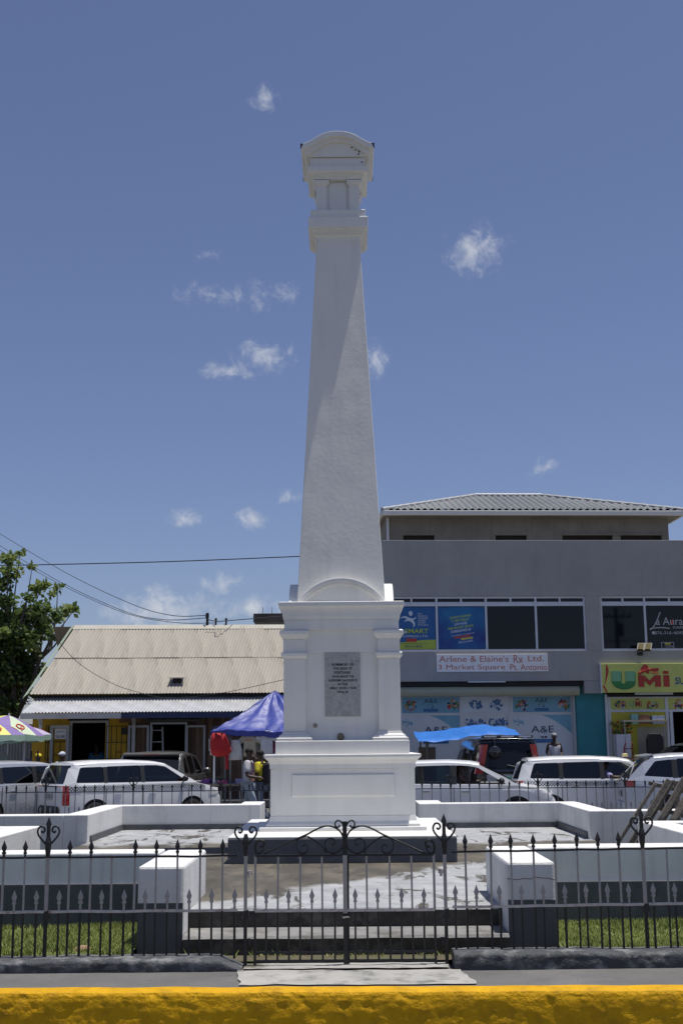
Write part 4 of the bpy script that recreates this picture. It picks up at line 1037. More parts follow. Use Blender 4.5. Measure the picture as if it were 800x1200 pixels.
for i in range(3):
    v = part('transom_panel', LIMEY, mkt, [(mc[i]+.05, mc[i+1]-.05, UD, UD+.02, zm2+.04, zt2-.05)])
    w = mc[i+1]-mc[i]; zc = (zm2+zt2)/2
    blob(v, mc[i]+w*.2, zc-.02, .18, UD-.004, FRUIT, 30, 40+i); blob(v, mc[i]+w*.72, zc-.05, .15, UD-.004, FRUIT, 22, 50+i); blob(v, mc[i]+w*.84, zc-.03, .12, UD-.004, FRUIT, 16, 60+i)
    text(v, 'U', mc[i]+w*.36, mc[i]+w*.44, zc-.1, zc+.1, UD-.006, LG, bold=.02); text(v, 'Mi', mc[i]+w*.46, mc[i]+w*.57, zc-.1, zc+.1, UD-.006, RD, bold=.02)
    m = MB(); m.box(mc[i]+w*.47, mc[i]+w*.53, UD-.007, UD-.004, zc+.12, zc+.17); m.build('shopper_mark', RD, v)
part('glass', M['pane'], mkt, [(mc[2]+.05, mc[3]-.05, UD+.01, UD+.016, .05, zm2-.04)])
room = MB(); room.box(mc[0]+.05, mc[1]-.05, UD+.0, UD+.02, .05, zm2-.04); room.build('display_backing', pmat('yellow_display', (.55, .47, .04), .6, var=.08, vs=1), gb)
part('display_backing', pmat('beige_display', (.40, .36, .27), .7), gb, [(mc[0]+.9, mc[1]-.05, UD-.006, UD-.002, .05, vz(852))])
part('partition', M['dark_in'], gb, [(mc[1]-.03, mc[1]+.03, UD+.1, UD+4, .05, zt2)])
part('partition', M['dark_in'], gb, [(mc[0]-.1, mc[0]-.02, UD+.1, UD+4, .05, zt2)])
# things in the display
def gworld(lx_, ly_, lz_): v = GB.o+GB.u*lx_+GB.n*ly_; return (v.x, v.y, lz_-.05)
def disp(name, label, cat, px, py, dep, group=None):
    d = UD+dep; x = GB.px(px, py, d)[0]; return thing(name, label, cat, gworld(x, d, GB.px(px, py, d)[1]+GO), GB.yaw, group)
sh = thing('display_shelf', 'light metal shelf stand before the supermarket window', 'shelf', gworld(GB.px(757, 900, UD-.35)[0], UD-.35, .23), GB.yaw)
ztop = GB.px(757, 849.5, UD-.35)[1]
for z in (.9, ztop-.05): m = MB(); m.box(-.75, .75, -.2, .2, z-.03, z+.03); m.build('board', flat('shelf_beige', (.5, .42, .30), .6), sh)
for sx in (-.7, .7):
    for sy in (-.18, .18): m = MB(); m.tube([(sx, sy, -.05), (sx, sy, ztop-.08)], .018, 6); m.build('upright', M['silver'], sh)
def carton(px, w, h, d, col, label, zb):
    x = GB.px(px, 845, UD-.35)[0]; t = thing('carton', label, 'box', gworld(x, UD-.35, zb), GB.yaw, 'cartons on the display shelf')
    m = MB(); m.box(-w/2, w/2, -d/2, d/2, 0, h); m.build('body', flat('carton_'+label[:9], col, .7), t, bevel=.006)
    m = MB(); m.box(-.03, .03, -d/2-.002, d/2+.002, h, h+.004); m.build('tape', YEL, t)
zs = ztop-.02+.1
carton(742.5, .22, .32, .25, (.25, .45, .38), 'pale green carton on the supermarket display shelf', zs)
carton(753, .36, .30, .28, (.22, .11, .06), 'brown carton in the middle of the supermarket display shelf', zs)
carton(769.5, .40, .26, .28, (.35, .42, .55), 'blue and white carton on the supermarket display shelf', zs)
t = thing('office_chair', 'black padded chair standing before the supermarket window', 'chair', gworld(GB.px(766, 870, UD-.55)[0], UD-.55, .25), GB.yaw)
m = MB(); m.extrude([(-.26, .95), (.26, .95), (.30, 1.1), (.30, 1.55), (.2, 1.68), (-.18, 1.68), (-.26, 1.5)], -.06, .06); m.build('backrest', M['black'], t, bevel=.03)
m = MB(); m.box(-.28, .28, -.28, .24, .82, .92); m.build('seat', M['black'], t, bevel=.03)
m = MB(); m.tube([(0, 0, .1), (0, 0, .82)], .03, 8); m.build('stem', M['trim'], t)
for k in range(5): m = MB(); a_ = 2*PI*k/5; m.tube([(0, 0, .12), (.27*math.cos(a_), .27*math.sin(a_), -.03)], .025, 6); m.build('leg', M['trim'], t)
t = thing('flower_bin', 'white bin of red and green artificial flowers before the supermarket window', 'bin', gworld(GB.px(728, 870, UD-.3)[0], UD-.3, .25), GB.yaw)
zt_b = GB.px(728, 866, UD-.3)[1]
m = MB(); m.tiers([(.2, -.05), (.24, zt_b-.05)], 0, 0); m.build('tub', flat('bin_white', (.55, .55, .6), .5), t)
m = MB(); rs = random.Random(4)
for k in range(90):
    c = Vector((rs.uniform(-.3, .3), rs.uniform(-.2, .2), zt_b+rs.uniform(-.02, .35))); e = Vector((rs.uniform(-1, 1), rs.uniform(-1, 1), rs.uniform(-1, 1))).normalized()*.06; f_ = e.orthogonal().normalized()*.04
    m.add([c-e, c+f_, c+e, c-f_], [(0, 1, 2, 3)], k % 4 == 0)
m.build('flowers', [C_('flower_green', (.04, .14, .04)), RED], t)
t = thing('hand_truck', 'dark red steel hand truck in front of the flower bin', 'trolley', gworld(GB.px(736, 880, UD-.7)[0], UD-.7, .25), GB.yaw)
RT_ = C_('dark_red_steel', (.22, .02, .02))
for sx in (-.14, .14): m = MB(); m.tube([(sx, .12, -.03), (sx, 0, 1.25), (sx*.7, -.08, 1.38)], .02, 6); m.build('rail', RT_, t)
for z in (.3, .6, .9, 1.2): m = MB(); m.tube([(-.14, .1-.08*z, z), (.14, .1-.08*z, z)], .014, 6); m.build('crossbar', RT_, t)
for sx in (-.2, .2): m = MB(); m.lathe([(0, -.025), (.1, -.025), (.12, 0), (.1, .025), (0, .025)], 12, (sx, .15, .07), 'x'); m.build('wheel', M['tyre'], t)
# floodlight over the sign
t = thing('floodlight', 'twin-panel floodlight on a bracket above the lime sign', 'floodlight', gworld(gx(749, 765), -.003, gz(767)), GB.yaw)
m = MB(); m.box(-.09, .09, -.04, .0, -.06, .06); m.tube([(0, -.02, 0), (.03, -.2, .12), (.08, -.3, .2)], .025, 6); m.build('bracket', M['trim'], t)
for k in (0, 1):
    m = MB(); ox = -.1+.24*k; m.add([(ox-.12, -.42, .10), (ox+.12, -.42, .10), (ox+.22, -.24, .34), (ox-.02, -.24, .34), (ox-.12, -.36, .06), (ox+.12, -.36, .06), (ox+.22, -.18, .30), (ox-.02, -.18, .30)], [(0, 1, 2, 3), (7, 6, 5, 4), (0, 4, 5, 1), (1, 5, 6, 2), (2, 6, 7, 3), (3, 7, 4, 0)]); o = m.build('lamp_head', M['trim'], t)
    m = MB(); m.add([(ox-.09, -.421, .125), (ox+.09, -.421, .125), (ox+.18, -.26, .325), (ox, -.26, .325)], [(0, 1, 2, 3)]); m.v = [(x, y-.006, z) for x, y, z in m.v]; m.build('lens', pmat('lamp_lens', (.14, .12, .06), .9, spec=.05), o)
# ------- set-back top storey and hipped roof
TD = 2.6
tx = lambda x, y=620: GB.px(x, y, TD)[0]; tz = lambda y: GB.px(600, y, TD)[1]+GO
tl, tr = tx(452), tx(782.5); ztw = tz(606.5); zof = zP-.75
wins = [(472, 508.5), (580, 616.5), (658, 717), (726, 774.5)]
zwt = tz(627)
m = MB(); m.box(tl, tr, TD, TD+.2, zwt, ztw); m.box(tl, tr, TD, TD+.2, zof, zof+.15)
e = tl
for a, b_ in wins: m.box(e, tx(a), TD, TD+.2, zof+.15, zwt); e = tx(b_)
m.box(e, tr, TD, TD+.2, zof+.15, zwt)
m.box(tl, tl+.2, TD+.2, 8.5, zof, ztw); m.box(tr-.2, tr, TD+.2, 8.5, zof, ztw); m.box(tl, tr, 8.5, 8.7, zof, ztw); m.build('top_storey_wall', M['dark_render'], gb)
for a, b_ in wins: part('window_opening', M['dark_in'], gb, [(tx(a), tx(b_), TD+.16, TD+.19, zof+.15, zwt)])
part('window_lintel', M['dark_render'], gb, [(tx(657), tx(775.5), TD-.03, TD-.002, zwt, zwt+.06)])
ov = .55
ea, eb, ec, ed = tl-ov*.3, tr+ov*.72, TD-ov, 8.7+ov
zE = GB.px(600, 604, TD-ov)[1]+GO
ry = (ec+ed)/2; ra = GB.px(556, 584, ry)[0]; rb = GB.px(634, 583, ry)[0]; zR = GB.px(600, 582.5, ry)[1]+GO
part('soffit', M['dark_render'], gb, [(ea+.05, eb-.05, ec+.05, ed-.05, zE+.02, zE+.05)])
part('gutter', flat('white_gutter', (.66, .66, .64), .5), gb, [(ea, eb, ec-.06, ec+.04, zE, zE+.17), (eb-.04, eb+.06, ec+.04, ed, zE, zE+.17), (ea-.06, ea+.04, ec+.04, ed, zE, zE+.17)], .02)
TILE = pmat('blue_grey_roof_tile', (.16, .17, .178), .55, var=.12, vs=1.5, bump=.1, bs=40, dirt=(.14, .145, .15), damt=.5, ds=2)
def hip(A, B, C, Dd, nu, nv):
    A, B, C, Dd = map(Vector, (A, B, C, Dd))
    nrm = (B-A).cross(Dd-A).normalized(); wl = (B-A).length; hl = ((Dd+C)/2-(A+B)/2).length; L0 = (B-A).normalized()
    def fn(u, v):
        P_ = (A*(1-u)+B*u)*(1-v)+(Dd*(1-u)+C*u)*v
        s = (P_-A).dot(L0); course = (v*hl/.36) % 1.0
        return P_+nrm*(.035*math.sin(2*PI*s/.24)+.035*(1-course)+.03)
    m = MB(); m.grid(fn, nu, nv); return m
rm = hip((ea, ec, zE+.16), (eb, ec, zE+.16), (rb, ry, zR), (ra, ry, zR), 330, 60)
o = rm.build('roof', TILE, gb, smooth=50)
for A, B, C, Dd, nm in (((eb, ec, zE+.16), (eb, ed, zE+.16), (rb, ry+.01, zR), (rb, ry, zR), 120), ((ea, ed, zE+.16), (ea, ec, zE+.16), (ra, ry, zR), (ra, ry+.01, zR), 120), ((eb, ed, zE+.16), (ea, ed, zE+.16), (ra, ry, zR), (rb, ry, zR), 160)):
    hip(A, B, C, Dd, nm, 40).build('roof_slope', TILE, o, smooth=50)
RC = pmat('ridge_cap', (.34, .35, .36), .5)
for a, b_ in (((ea, ec, zE+.2), (ra, ry, zR+.05)), ((eb, ec, zE+.2), (rb, ry, zR+.05)), ((ra, ry, zR+.05), (rb, ry, zR+.05))):
    a, b_ = Vector(a), Vector(b_); n = 26
    m = MB(); m.tube([a.lerp(b_, i/n)+Vector((0, 0, .012*(i % 2))) for i in range(n+1)], .09, 8); m.build('ridge_cap', RC, o)
m = MB(); xx = tl+.06; m.tube([(xx, TD-.08, zof), (xx, TD-.08, zE)], .05, 8); m.build('downpipe', M['frame_white'], gb)

# ================================================================== LEFT SHOP BUILDING
q0 = PY(38, 860, 38.5)
LB = Frame((q0.x, 38.5, 0), math.radians(4.0))
lb = thing('market_shop', 'single-storey shop with corrugated zinc roof, mustard and plank front', 'building', (q0.x, 38.5, -.05), LB.yaw)
def bx_(x, y=850, d=0): return LB.px(x, y, d)[0]
def bz_(y, x=180, d=0): return LB.px(x, y, d)[1]+.05
BW = bx_(405)
zTop = bz_(812)
# openings
o1 = (bx_(84.5), bx_(124)); o2 = (bx_(178), bx_(218)); zo1 = bz_(846, 105); zo2 = bz_(848, 200)
xm = bx_(151)
m = MB(); m.box(0, o1[0], 0, .18, 0, zTop); m.box(o1[1], xm, 0, .18, 0, zTop); m.box(o1[0], o1[1], 0, .18, zo1, zTop); m.build('mustard_wall', M['mustard'], lb)
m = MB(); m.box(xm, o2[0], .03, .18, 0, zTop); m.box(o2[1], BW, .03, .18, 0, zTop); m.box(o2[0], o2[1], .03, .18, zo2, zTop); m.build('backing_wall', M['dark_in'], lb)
# planks, one by one
pm = []
for k in range(3): pm.append(pmat('plank_%d' % k, [(.115, .068, .042), (.075, .045, .03), (.145, .092, .06)][k], .8, var=.35, vs=6, stretch=(6, 6, .8), bump=.3, bs=20))
x = xm
pk = {}
rs = random.Random(11)
while x < BW-.1:
    w = .13
    inside = o2[0]-.06 < x+w/2 < o2[1]+.06
    z0_ = zo2 if inside else 0
    key = (inside, rs.randrange(3), rs.randrange(2))
    if key not in pk:
        m = MB(); m.box(.004, w-.004, -.012-.006*key[2], .028, z0_, zTop-.05-.02*key[2]); pk[key] = m.mesh('plank', pm[key[1]])
    o = link('plank', pk[key], lb); o.location = (x, 0, 0); x += w
m = MB(); m.box(0, .18, .18, 8, 0, zTop); m.box(BW-.18, BW, .18, 8, 0, zTop); m.box(0, BW, 7.9, 8, 0, zTop); m.build('side_wall', M['mustard'], lb)
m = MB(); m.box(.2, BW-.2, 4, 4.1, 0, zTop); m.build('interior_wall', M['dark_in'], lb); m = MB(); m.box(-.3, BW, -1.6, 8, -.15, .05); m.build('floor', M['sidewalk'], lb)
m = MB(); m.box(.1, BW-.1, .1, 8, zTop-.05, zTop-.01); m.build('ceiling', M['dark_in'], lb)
# gable end triangles
RD_ = 4.0
zRdg = LB.px(200, 734, RD_)[1]+.05
m = MB(); m.extrude([(.05, zTop), (7.95, zTop), (RD_, zRdg-.15)], .02, .2, plane='yz'); m.v = [(x+.2+.72*(z-zTop)/(zRdg-zTop), y, z) for x, y, z in m.v]; m.build('gable', M['mustard'], lb, fix=True)
# corrugated sheets
zEv = LB.px(180, 812.5, -.30)[1]+.05
xE = LB.px(32, 812, -.3)[0]; xRd = LB.px(86, 733, RD_)[0]
def sheet(w, L, pitch, amp, mat, name, skew=.0):
    n = int(w/pitch)*8; m = MB()
    m.grid(lambda u, v: (w*u*1.02+skew*L*v, L*v, amp*math.sin(2*PI*w*u*1.02/pitch)), n, 1)
    return m.mesh(name, mat)
slope = Vector((0, RD_+.3, zRdg-zEv)); SL = slope.length; pit = math.atan2(zRdg-zEv, RD_+.3)
sw_ = .82; SK = .72/SL
up = sheet(sw_, SL*.505, .105, .013, M['zinc_old'], 'roof_sheet', SK); lw = sheet(sw_, SL*.515, .105, .013, M['zinc_old'], 'roof_sheet', SK)
nsh = int((BW+.4-xE)/sw_)+1
xRd = xE+.7
rf = MB(); rf.add([(xRd, -.26, -.13), (BW+.3, -.26, -.13), (BW+.3, 0, .035), (xRd, 0, .035), (BW+.3, .26, -.13), (xRd, .26, -.13)], [(0, 1, 2, 3), (3, 2, 4, 5)]); rdg = rf.build('ridge_cap', pmat('ridge_zinc', (.40, .38, .32), .5), lb); rdg.location = (0, RD_, zRdg+.02)
for k in range(nsh):
    x = xE+.06+k*sw_
    for me, off, dz in ((lw, 0, 0), (up, SL*.495, .022)):
        o = link('roof_sheet', me, lb)
        o.location = (x+SK*off+rs.uniform(-.01, .01), -.3+off*math.cos(pit), zEv+off*math.sin(pit)+dz+rs.uniform(-.004, .008)); o.rotation_euler = (pit+rs.uniform(-.004, .004), 0, 0)
# rear slope, plain
m = MB(); m.add([(xE, RD_+.05, zRdg), (BW+.3, RD_+.05, zRdg), (BW+.3, 8.4, zEv), (xE, 8.4, zEv)], [(0, 1, 2, 3)]); m.build('rear_slope', M['zinc_old'], lb)
# barge board (skewed edge as in the photo) and black strip standing in for the shadow gap under the eave
m = MB(); a = Vector((xE-.02, -.34, zEv-.02)); b_ = Vector((xE+.70, RD_, zRdg+.02)); w = .16
m.add([a+Vector((-.10, 0, -.1)), a+Vector((.06, 0, .03)), b_+Vector((.06, 0, .06)), b_+Vector((-.10, 0, -.06)), a+Vector((-.10, .02, -.16)), b_+Vector((-.10, .02, -.2))], [(0, 1, 2, 3), (0, 3, 5, 4)]); m.build('barge_board', M['pale_green'], lb)
m = MB(); m.box(xE+.1, BW, -.06, -.01, bz_(817.5), zEv-.03); m.build('eave_shadow_strip', M['black'], lb)
# awning
AD = -1.25
zA1 = bz_(816.5); zA0 = LB.px(180, 834, AD)[1]+.05
ap_ = math.atan2(zA1-zA0, -AD); AL = math.hypot(zA1-zA0, AD)
xa0 = LB.px(24, 835, AD)[0]
aw = sheet(.80, AL, .10, .016, M['zinc_new'], 'awning_sheet', .17)
na = int((BW-xa0)/.8)
for k in range(na):
    o = link('awning_sheet', aw, lb); o.location = (xa0+.03+k*.8, AD, zA0+rs.uniform(-.002, .004)); o.rotation_euler = (ap_+rs.uniform(-.004, .004), 0, 0)
zf0 = LB.px(180, 841.5, AD)[1]+.05
xs = LB.px(142, 838, AD)[0]
m = MB(); m.box(xa0, xs, AD+.03, AD+.06, zf0, zA0-.02); m.build('fascia', pmat('white_fascia', (.50, .49, .47), .6, dirt=(.3, .28, .25), damt=.4), lb)
m = MB(); m.box(xs, BW, AD+.03, AD+.06, zf0, zA0-.02); m.build('fascia', M['navy'], lb)
px1 = LB.px(48, 850, -.9)[0]
for px_, col in ((48, M['frame_white']), (157, M['silver'])):
    xx = LB.px(px_, 850, -.55)[0]
    m = MB(); m.box(xx-.05, xx+.05, -.6, -.5, 0 if px_ > 100 else bz_(866), bz_(841)); m.tube([(xx, -.55, bz_(850)), (xx, -1.1, bz_(841))], .03, 4); m.build('awning_bracket', col, lb)
# door frames, open shutters, security grilles
GR = M['black']; SILV = pmat('door_aluminium', (.30, .31, .33), .4, metal=.3)
def frame_rect(xa, xb, za, zb, y, w, mat, name):
    m = MB(); m.box(xa, xa+w, y-.03, y+.03, za, zb); m.box(xb-w, xb, y-.03, y+.03, za, zb); m.box(xa+w, xb-w, y-.029, y+.029, zb-w, zb); m.box(xa+w, xb-w, y-.028, y+.028, za, za+w); return m.build(name, mat, lb)
frame_rect(o1[0]-.05, o1[1]+.1, .05, zo1+.04, -.03, .07, SILV, 'door_frame')
frame_rect(o2[0]-.04, o2[1]+.04, .05, zo2+.04, -.05, .06, SILV, 'door_frame')
m = MB(); m.box(o1[0]-.1, o1[1]+.1, -.09, -.02, zo1+.04, zo1+.12); m.build('shutter_rail', GR, lb)
# open leaf with notice beside first door
lfx0, lfx1 = bx_(61), bx_(83); zlf = bz_(850, 70)
lf_ = frame_rect(lfx0, lfx1, .1, zlf, -.22, .09, SILV, 'shutter_leaf')
m = MB(); nx0, nx1 = bx_(66.5), bx_(79.5); zn0, zn1 = bz_(866, 70), bz_(854, 70); m.box(nx0, nx1, -.27, -.255, zn0, zn1); nt = m.build('notice', flat('notice_white', (.62, .62, .64), .6), lb)
text(nt, 'SOLD HERE', nx0+.03, nx1-.03, zn0+.03, zn0+.11, -.274, M['black'], bold=.01)
m = MB(); m.box(nx0+.05, nx1-.05, -.2735, -.271, zn1-.12, zn1-.07); m.build('notice_line', flat('notice_grey', (.4, .42, .44), .6), nt)
# grille work: bars on mustard wall
for (xa, xb, za, zb) in ((bx_(125.5), bx_(149), .3, bz_(851, 135)), (bx_(55), bx_(60.5), .3, bz_(851, 57)), (lfx0+.1, lfx1-.1, .2, zn0-.08)):
    g_ = MB(); n = max(2, int((xb-xa)/.13))
    for k in range(n+1): xx = xa+(xb-xa)*k/n; g_.box(xx-.010, xx+.010, -.07, -.05, za, zb)
    for k, z in enumerate([za+(zb-za)*i/4 for i in range(5)]): g_.box(xa, xb, -.072, -.055, z-.010, z+.010)
    for k in range(n):
        z = za+(zb-za)*(.3+.3*((k*7) % 3)/2); xx = xa+(xb-xa)*k/n; g_.box(xx, xx+(xb-xa)/n, -.071, -.054, z-.010, z+.010)
    o = g_.build('security_grille', GR, lb)
for (xa, xb, z) in ((bx_(143), bx_(150), bz_(857, 146)), (bx_(56), bx_(60), bz_(862, 58))): part('meter_box', M['black'], lb, [(xa, xb, -.16, -.02, z-.1, z+.1)], .01)
# folded shutter leaves round the second door
frame_rect(bx_(151), bx_(175.5), .1, bz_(850, 160), -.12, .07, SILV, 'shutter_leaf'); frame_rect(bx_(218.5), bx_(241), .1, bz_(850, 230), -.10, .06, SILV, 'shutter_leaf')
part('roller_housing', pmat('dark_green_housing', (.05, .06, .055), .6), lb, [(bx_(172), bx_(236), -.25, -.03, zo2+.06, bz_(843))], .02)
part('name_strip', pmat('brown_strip', (.14, .08, .03), .6), lb, [(bx_(140), bx_(166), -.06, -.02, bz_(847, 150), bz_(842, 150))])
# stools and white step ladder inside the second doorway
t = thing('step_ladder', 'white step ladder standing inside the dark shop doorway', 'ladder', (LB.o+LB.u*bx_(183)+LB.n*.5)[:2]+(0,), LB.yaw)
for s in (-1, 1): m = MB(); m.tube([(s*.26, -.2, 0), (s*.16, 0, 2.2)], .03, 6); m.build('rail', M['frame_white'], t); m = MB(); m.tube([(s*.24, .4, 0), (s*.16, .04, 2.2)], .02, 6); m.build('back_leg', M['frame_white'], t)
for k in range(6): z = .3+.36*k; m = MB(); m.box(-.25+.018*k, .25-.018*k, -.22+.035*k, -.10+.035*k, z-.015, z+.015); m.build('rung', M['frame_white'], t)
# roof vent, aerial mast
t = thing('roof_vent', 'small hooded vent on the corrugated roof slope', 'vent', (0, 0, 0))
vx_, vz_ = LB.px(208, 802, .35); P_ = LB.o+LB.u*vx_+LB.n*.35; t.location = (P_.x, P_.y, zEv-.05+.65*math.tan(pit)+.0); t.rotation_euler = (0, 0, LB.yaw)
m = MB(); m.box(-.13, .13, -.1, .12, -.02, .13); m.build('neck', M['black'], t)
m = MB(); m.add([(-.24, -.28, .10), (.24, -.28, .10), (.2, .2, .26), (-.2, .2, .26), (-.24, -.28, .13), (.24, -.28, .13), (.2, .2, .29), (-.2, .2, .29)], [(3, 2, 1, 0), (4, 5, 6, 7), (0, 1, 5, 4), (1, 2, 6, 5), (2, 3, 7, 6), (3, 0, 4, 7)]); m.build('hood', M['zinc_old'], t)
# service mast on the ridge
def ridge_pt(px): d = LB.px(px, 732, RD_)[0]; v = LB.o+LB.u*d+LB.n*RD_; return Vector((v.x, v.y, zRdg))
mp_ = ridge_pt(243)
t = thing('service_mast', 'short dark service mast carrying the wires on the shop ridge', 'mast', mp_)
m = MB(); m.tube([(0, 0, -.1), (0, 0, .42)], .05, 8); m.build('pole', M['trim'], t); m = MB(); m.box(-.06, .06, -.06, .0, .26, .38); m.build('insulator', M['trim'], t)
for px_, h in ((253, .2), (265, .2)):
    t2 = thing('ridge_peg', ['stubby dark wire peg on the shop ridge next to the service mast', 'stubby dark wire peg on the shop ridge, second along from the service mast'][px_ > 260], 'peg', ridge_pt(px_), 0, 'wire pegs on the ridge'); m = MB(); m.tube([(0, 0, -.06), (0, 0, h)], .035, 6); m.build('stem', M['trim'], t2); m = MB(); m.ball((0, 0, h), .05, 8); m.build('knob', M['trim'], t2)

# dark concrete parapet of a building behind
t = thing('concrete_building', 'dark unfinished concrete block rising behind the zinc roof ridge, rebar on top', 'building', (PY(298, 860, 52).x, 52, GZ))
xx1 = PY(372, 720, 52).x-PY(298, 720, 52).x; zz = PY(315, 719, 52).z-GZ
m = MB(); m.box(0, xx1, 0, 5, 0, zz-.35); m.build('wall', M['dark_render'], t); m = MB(); m.box(-.06, xx1+.06, -.06, 5.06, zz-.35, zz); m.build('parapet', pmat('dark_parapet', (.10, .09, .08), .9, var=.3, vs=2), t)
for k in range(5): m = MB(); m.tube([(.3+.4*k, .3, zz-.1), (.3+.4*k+.02, .3, zz+.3)], .012, 5); m.build('rebar', M['rust'], t)

# zinc fence at far left
t = thing('zinc_fence', 'grey corrugated zinc fence beyond the market umbrellas', 'fence', (PY(-60, 850, 41).x, 41, GZ))
fl = PY(40, 850, 41).x-PY(-60, 850, 41).x; fs_ = sheet(.8, 2.6, .1, .016, pmat('grey_zinc', (.26, .26, .26), .6, var=.2, vs=2, dirt=(.14, .12, .1), damt=.5), 'fence_sheet')
for k in range(int(fl/.8)+1): o = link('fence_sheet', fs_, t); o.location = (k*.8, 0, 0); o.rotation_euler = (PI/2, 0, 0)
m = MB(); m.box(0, fl, .03, .1, 1.9, 2.0); m.build('rail', M['old_timber'], t)

# ------------------------------------------------------------------ tree
def leafcrown(clusters, Y, size, rs):
    m = MB(); cents = []
    for (cx, cy, r, dens, mi) in clusters:
        c = PY(cx, cy, Y+rs.uniform(-1.0, 1.0)); pm_ = FPX/Y; R = r/pm_
        cents.append((c, R)); n = int(dens*165*max(.2, R*R*6))
        for k in range(n):
            v = Vector((rs.gauss(0, 1), rs.gauss(0, 1), rs.gauss(0, 1))); v = v.normalized()*R*(rs.random()**.45); v.z *= .8
            c2 = c+v; L = size*rs.uniform(.6, 1.25)
            d = Vector((rs.gauss(0, 1), rs.gauss(0, 1), rs.gauss(.1, .6))).normalized(); w = d.orthogonal().normalized(); w.rotate(Matrix.Rotation(rs.uniform(0, 2*PI), 3, d)); nn = d.cross(w)
            w *= L*.32; d *= L; o = len(m.v)
            m.v += [tuple(c2), tuple(c2+d*.5+w+nn*L*.06), tuple(c2+d-nn*L*.08), tuple(c2+d*.5-w+nn*L*.06)]
            m.f.append((o, o+1, o+2, o+3)); m.m.append(mi if rs.random() < .8 else (mi+1) % 3)
    return m, cents
rs = random.Random(21)
def leafmat(nm, c):
    m = pmat(nm, c, .5, var=.25, vs=3, spec=.4); n = m.node_tree.nodes; l = m.node_tree.links; b = n['Principled BSDF']
    t = n.new('ShaderNodeBsdfTranslucent'); mx = n.new('ShaderNodeMixShader'); mx.inputs[0].default_value = .3; t.inputs[0].default_value = tuple(min(1, x*1.6) for x in c)+(1,)
    o = [q for q in n if q.type == 'OUTPUT_MATERIAL'][0]; l.new(b.outputs[0], mx.inputs[1]); l.new(t.outputs[0], mx.inputs[2]); l.new(mx.outputs[0], o.inputs['Surface']); return m
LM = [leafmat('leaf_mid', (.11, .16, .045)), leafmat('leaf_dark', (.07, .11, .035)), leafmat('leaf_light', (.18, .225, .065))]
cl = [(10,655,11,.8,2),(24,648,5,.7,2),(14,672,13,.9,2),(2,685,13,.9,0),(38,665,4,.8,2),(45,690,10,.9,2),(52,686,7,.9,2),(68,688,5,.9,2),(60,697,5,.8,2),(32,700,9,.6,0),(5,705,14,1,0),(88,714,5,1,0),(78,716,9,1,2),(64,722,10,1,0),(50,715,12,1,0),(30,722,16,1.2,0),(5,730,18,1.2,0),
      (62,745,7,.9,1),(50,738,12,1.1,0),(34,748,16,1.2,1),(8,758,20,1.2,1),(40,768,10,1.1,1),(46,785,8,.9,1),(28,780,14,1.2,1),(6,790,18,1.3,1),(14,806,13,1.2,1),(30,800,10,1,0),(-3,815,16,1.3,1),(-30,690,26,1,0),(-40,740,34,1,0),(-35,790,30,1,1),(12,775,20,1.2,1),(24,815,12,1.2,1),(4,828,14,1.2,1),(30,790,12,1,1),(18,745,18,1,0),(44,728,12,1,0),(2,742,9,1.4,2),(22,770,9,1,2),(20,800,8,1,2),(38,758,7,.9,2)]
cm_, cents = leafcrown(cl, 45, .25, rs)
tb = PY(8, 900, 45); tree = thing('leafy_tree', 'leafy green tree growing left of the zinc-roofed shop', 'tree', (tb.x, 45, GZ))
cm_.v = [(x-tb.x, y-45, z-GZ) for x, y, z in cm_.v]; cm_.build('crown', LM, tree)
m = MB(); fork = Vector((.1, 0, 2.6)); m.tube([(0, 0, -.1), (.03, 0, .6), (.0, .05, 1.6), fork], [.34, .26, .22, .2], 10)
tops = [Vector((c.x-tb.x, c.y-45, c.z-GZ)) for c, R in cents]
BK = pmat('bark', (.10, .085, .07), .9, var=.3, vs=6, bump=.5, bs=20)
tk = m.build('trunk', BK, tree, smooth=60)
m = MB()
hub = [fork+Vector((-.6, .1, 1.6)), fork+Vector((.5, 0, 1.5)), fork+Vector((.0, -.2, 2.6)), fork+Vector((.9, .2, 2.4))]
for h in hub: m.tube(smoothpts([fork, (fork+h)/2+Vector((.08, .05, .1)), h], 4), [.15, .13, .12, .11, .10, .09, .08, .075, .07][:9], 7)
for c in tops:
    h = min(hub, key=lambda q: (q-c).length); mid = (h+c)/2+Vector((rs.uniform(-.2, .2), rs.uniform(-.2, .2), rs.uniform(-.25, .05)))
    m.tube(smoothpts([h, mid, c], 4), [.045, .042, .038, .034, .03, .026, .02, .015, .01], 5)
m.build('limb', BK, tree, smooth=60)

# ------------------------------------------------------------------ overhead wires
WIRE = flat('cable_black', (.03, .03, .035), .6)
def wire(label, pts, r):
    m = MB(); P_ = [PY(x, y, Y) for x, y, Y in pts]; sp_ = smoothpts(P_, 10); o0 = sp_[0]
    m.tube([p-o0 for p in sp_], r, 5); o = m.build('overhead_wire', WIRE); o.location = o0
    tag(o, label, 'wire', 'overhead wires')
wire('thin black wire falling from upper left to the ridge mast, top of three', [(-30, 607, 62), (70, 667, 55), (150, 706, 49), (200, 721, 45.5), (243, 721, 42.7)], .014)
wire('thin black wire falling from upper left to the ridge mast, middle of three', [(-30, 620, 62), (60, 676, 55), (140, 714, 49), (190, 726, 45.5), (243, 724, 42.7)], .014)
wire('thin black wire falling from upper left to the ridge, lowest of three', [(-30, 627, 62), (60, 679, 55), (140, 716, 49), (200, 729, 45.5), (253, 730, 42.7)], .012)
wire('black cable strung level across the sky behind the monument shaft', [(-30, 663, 60), (60, 661.5, 60), (200, 658, 60), (350, 652, 60), (440, 648, 60)], .026)
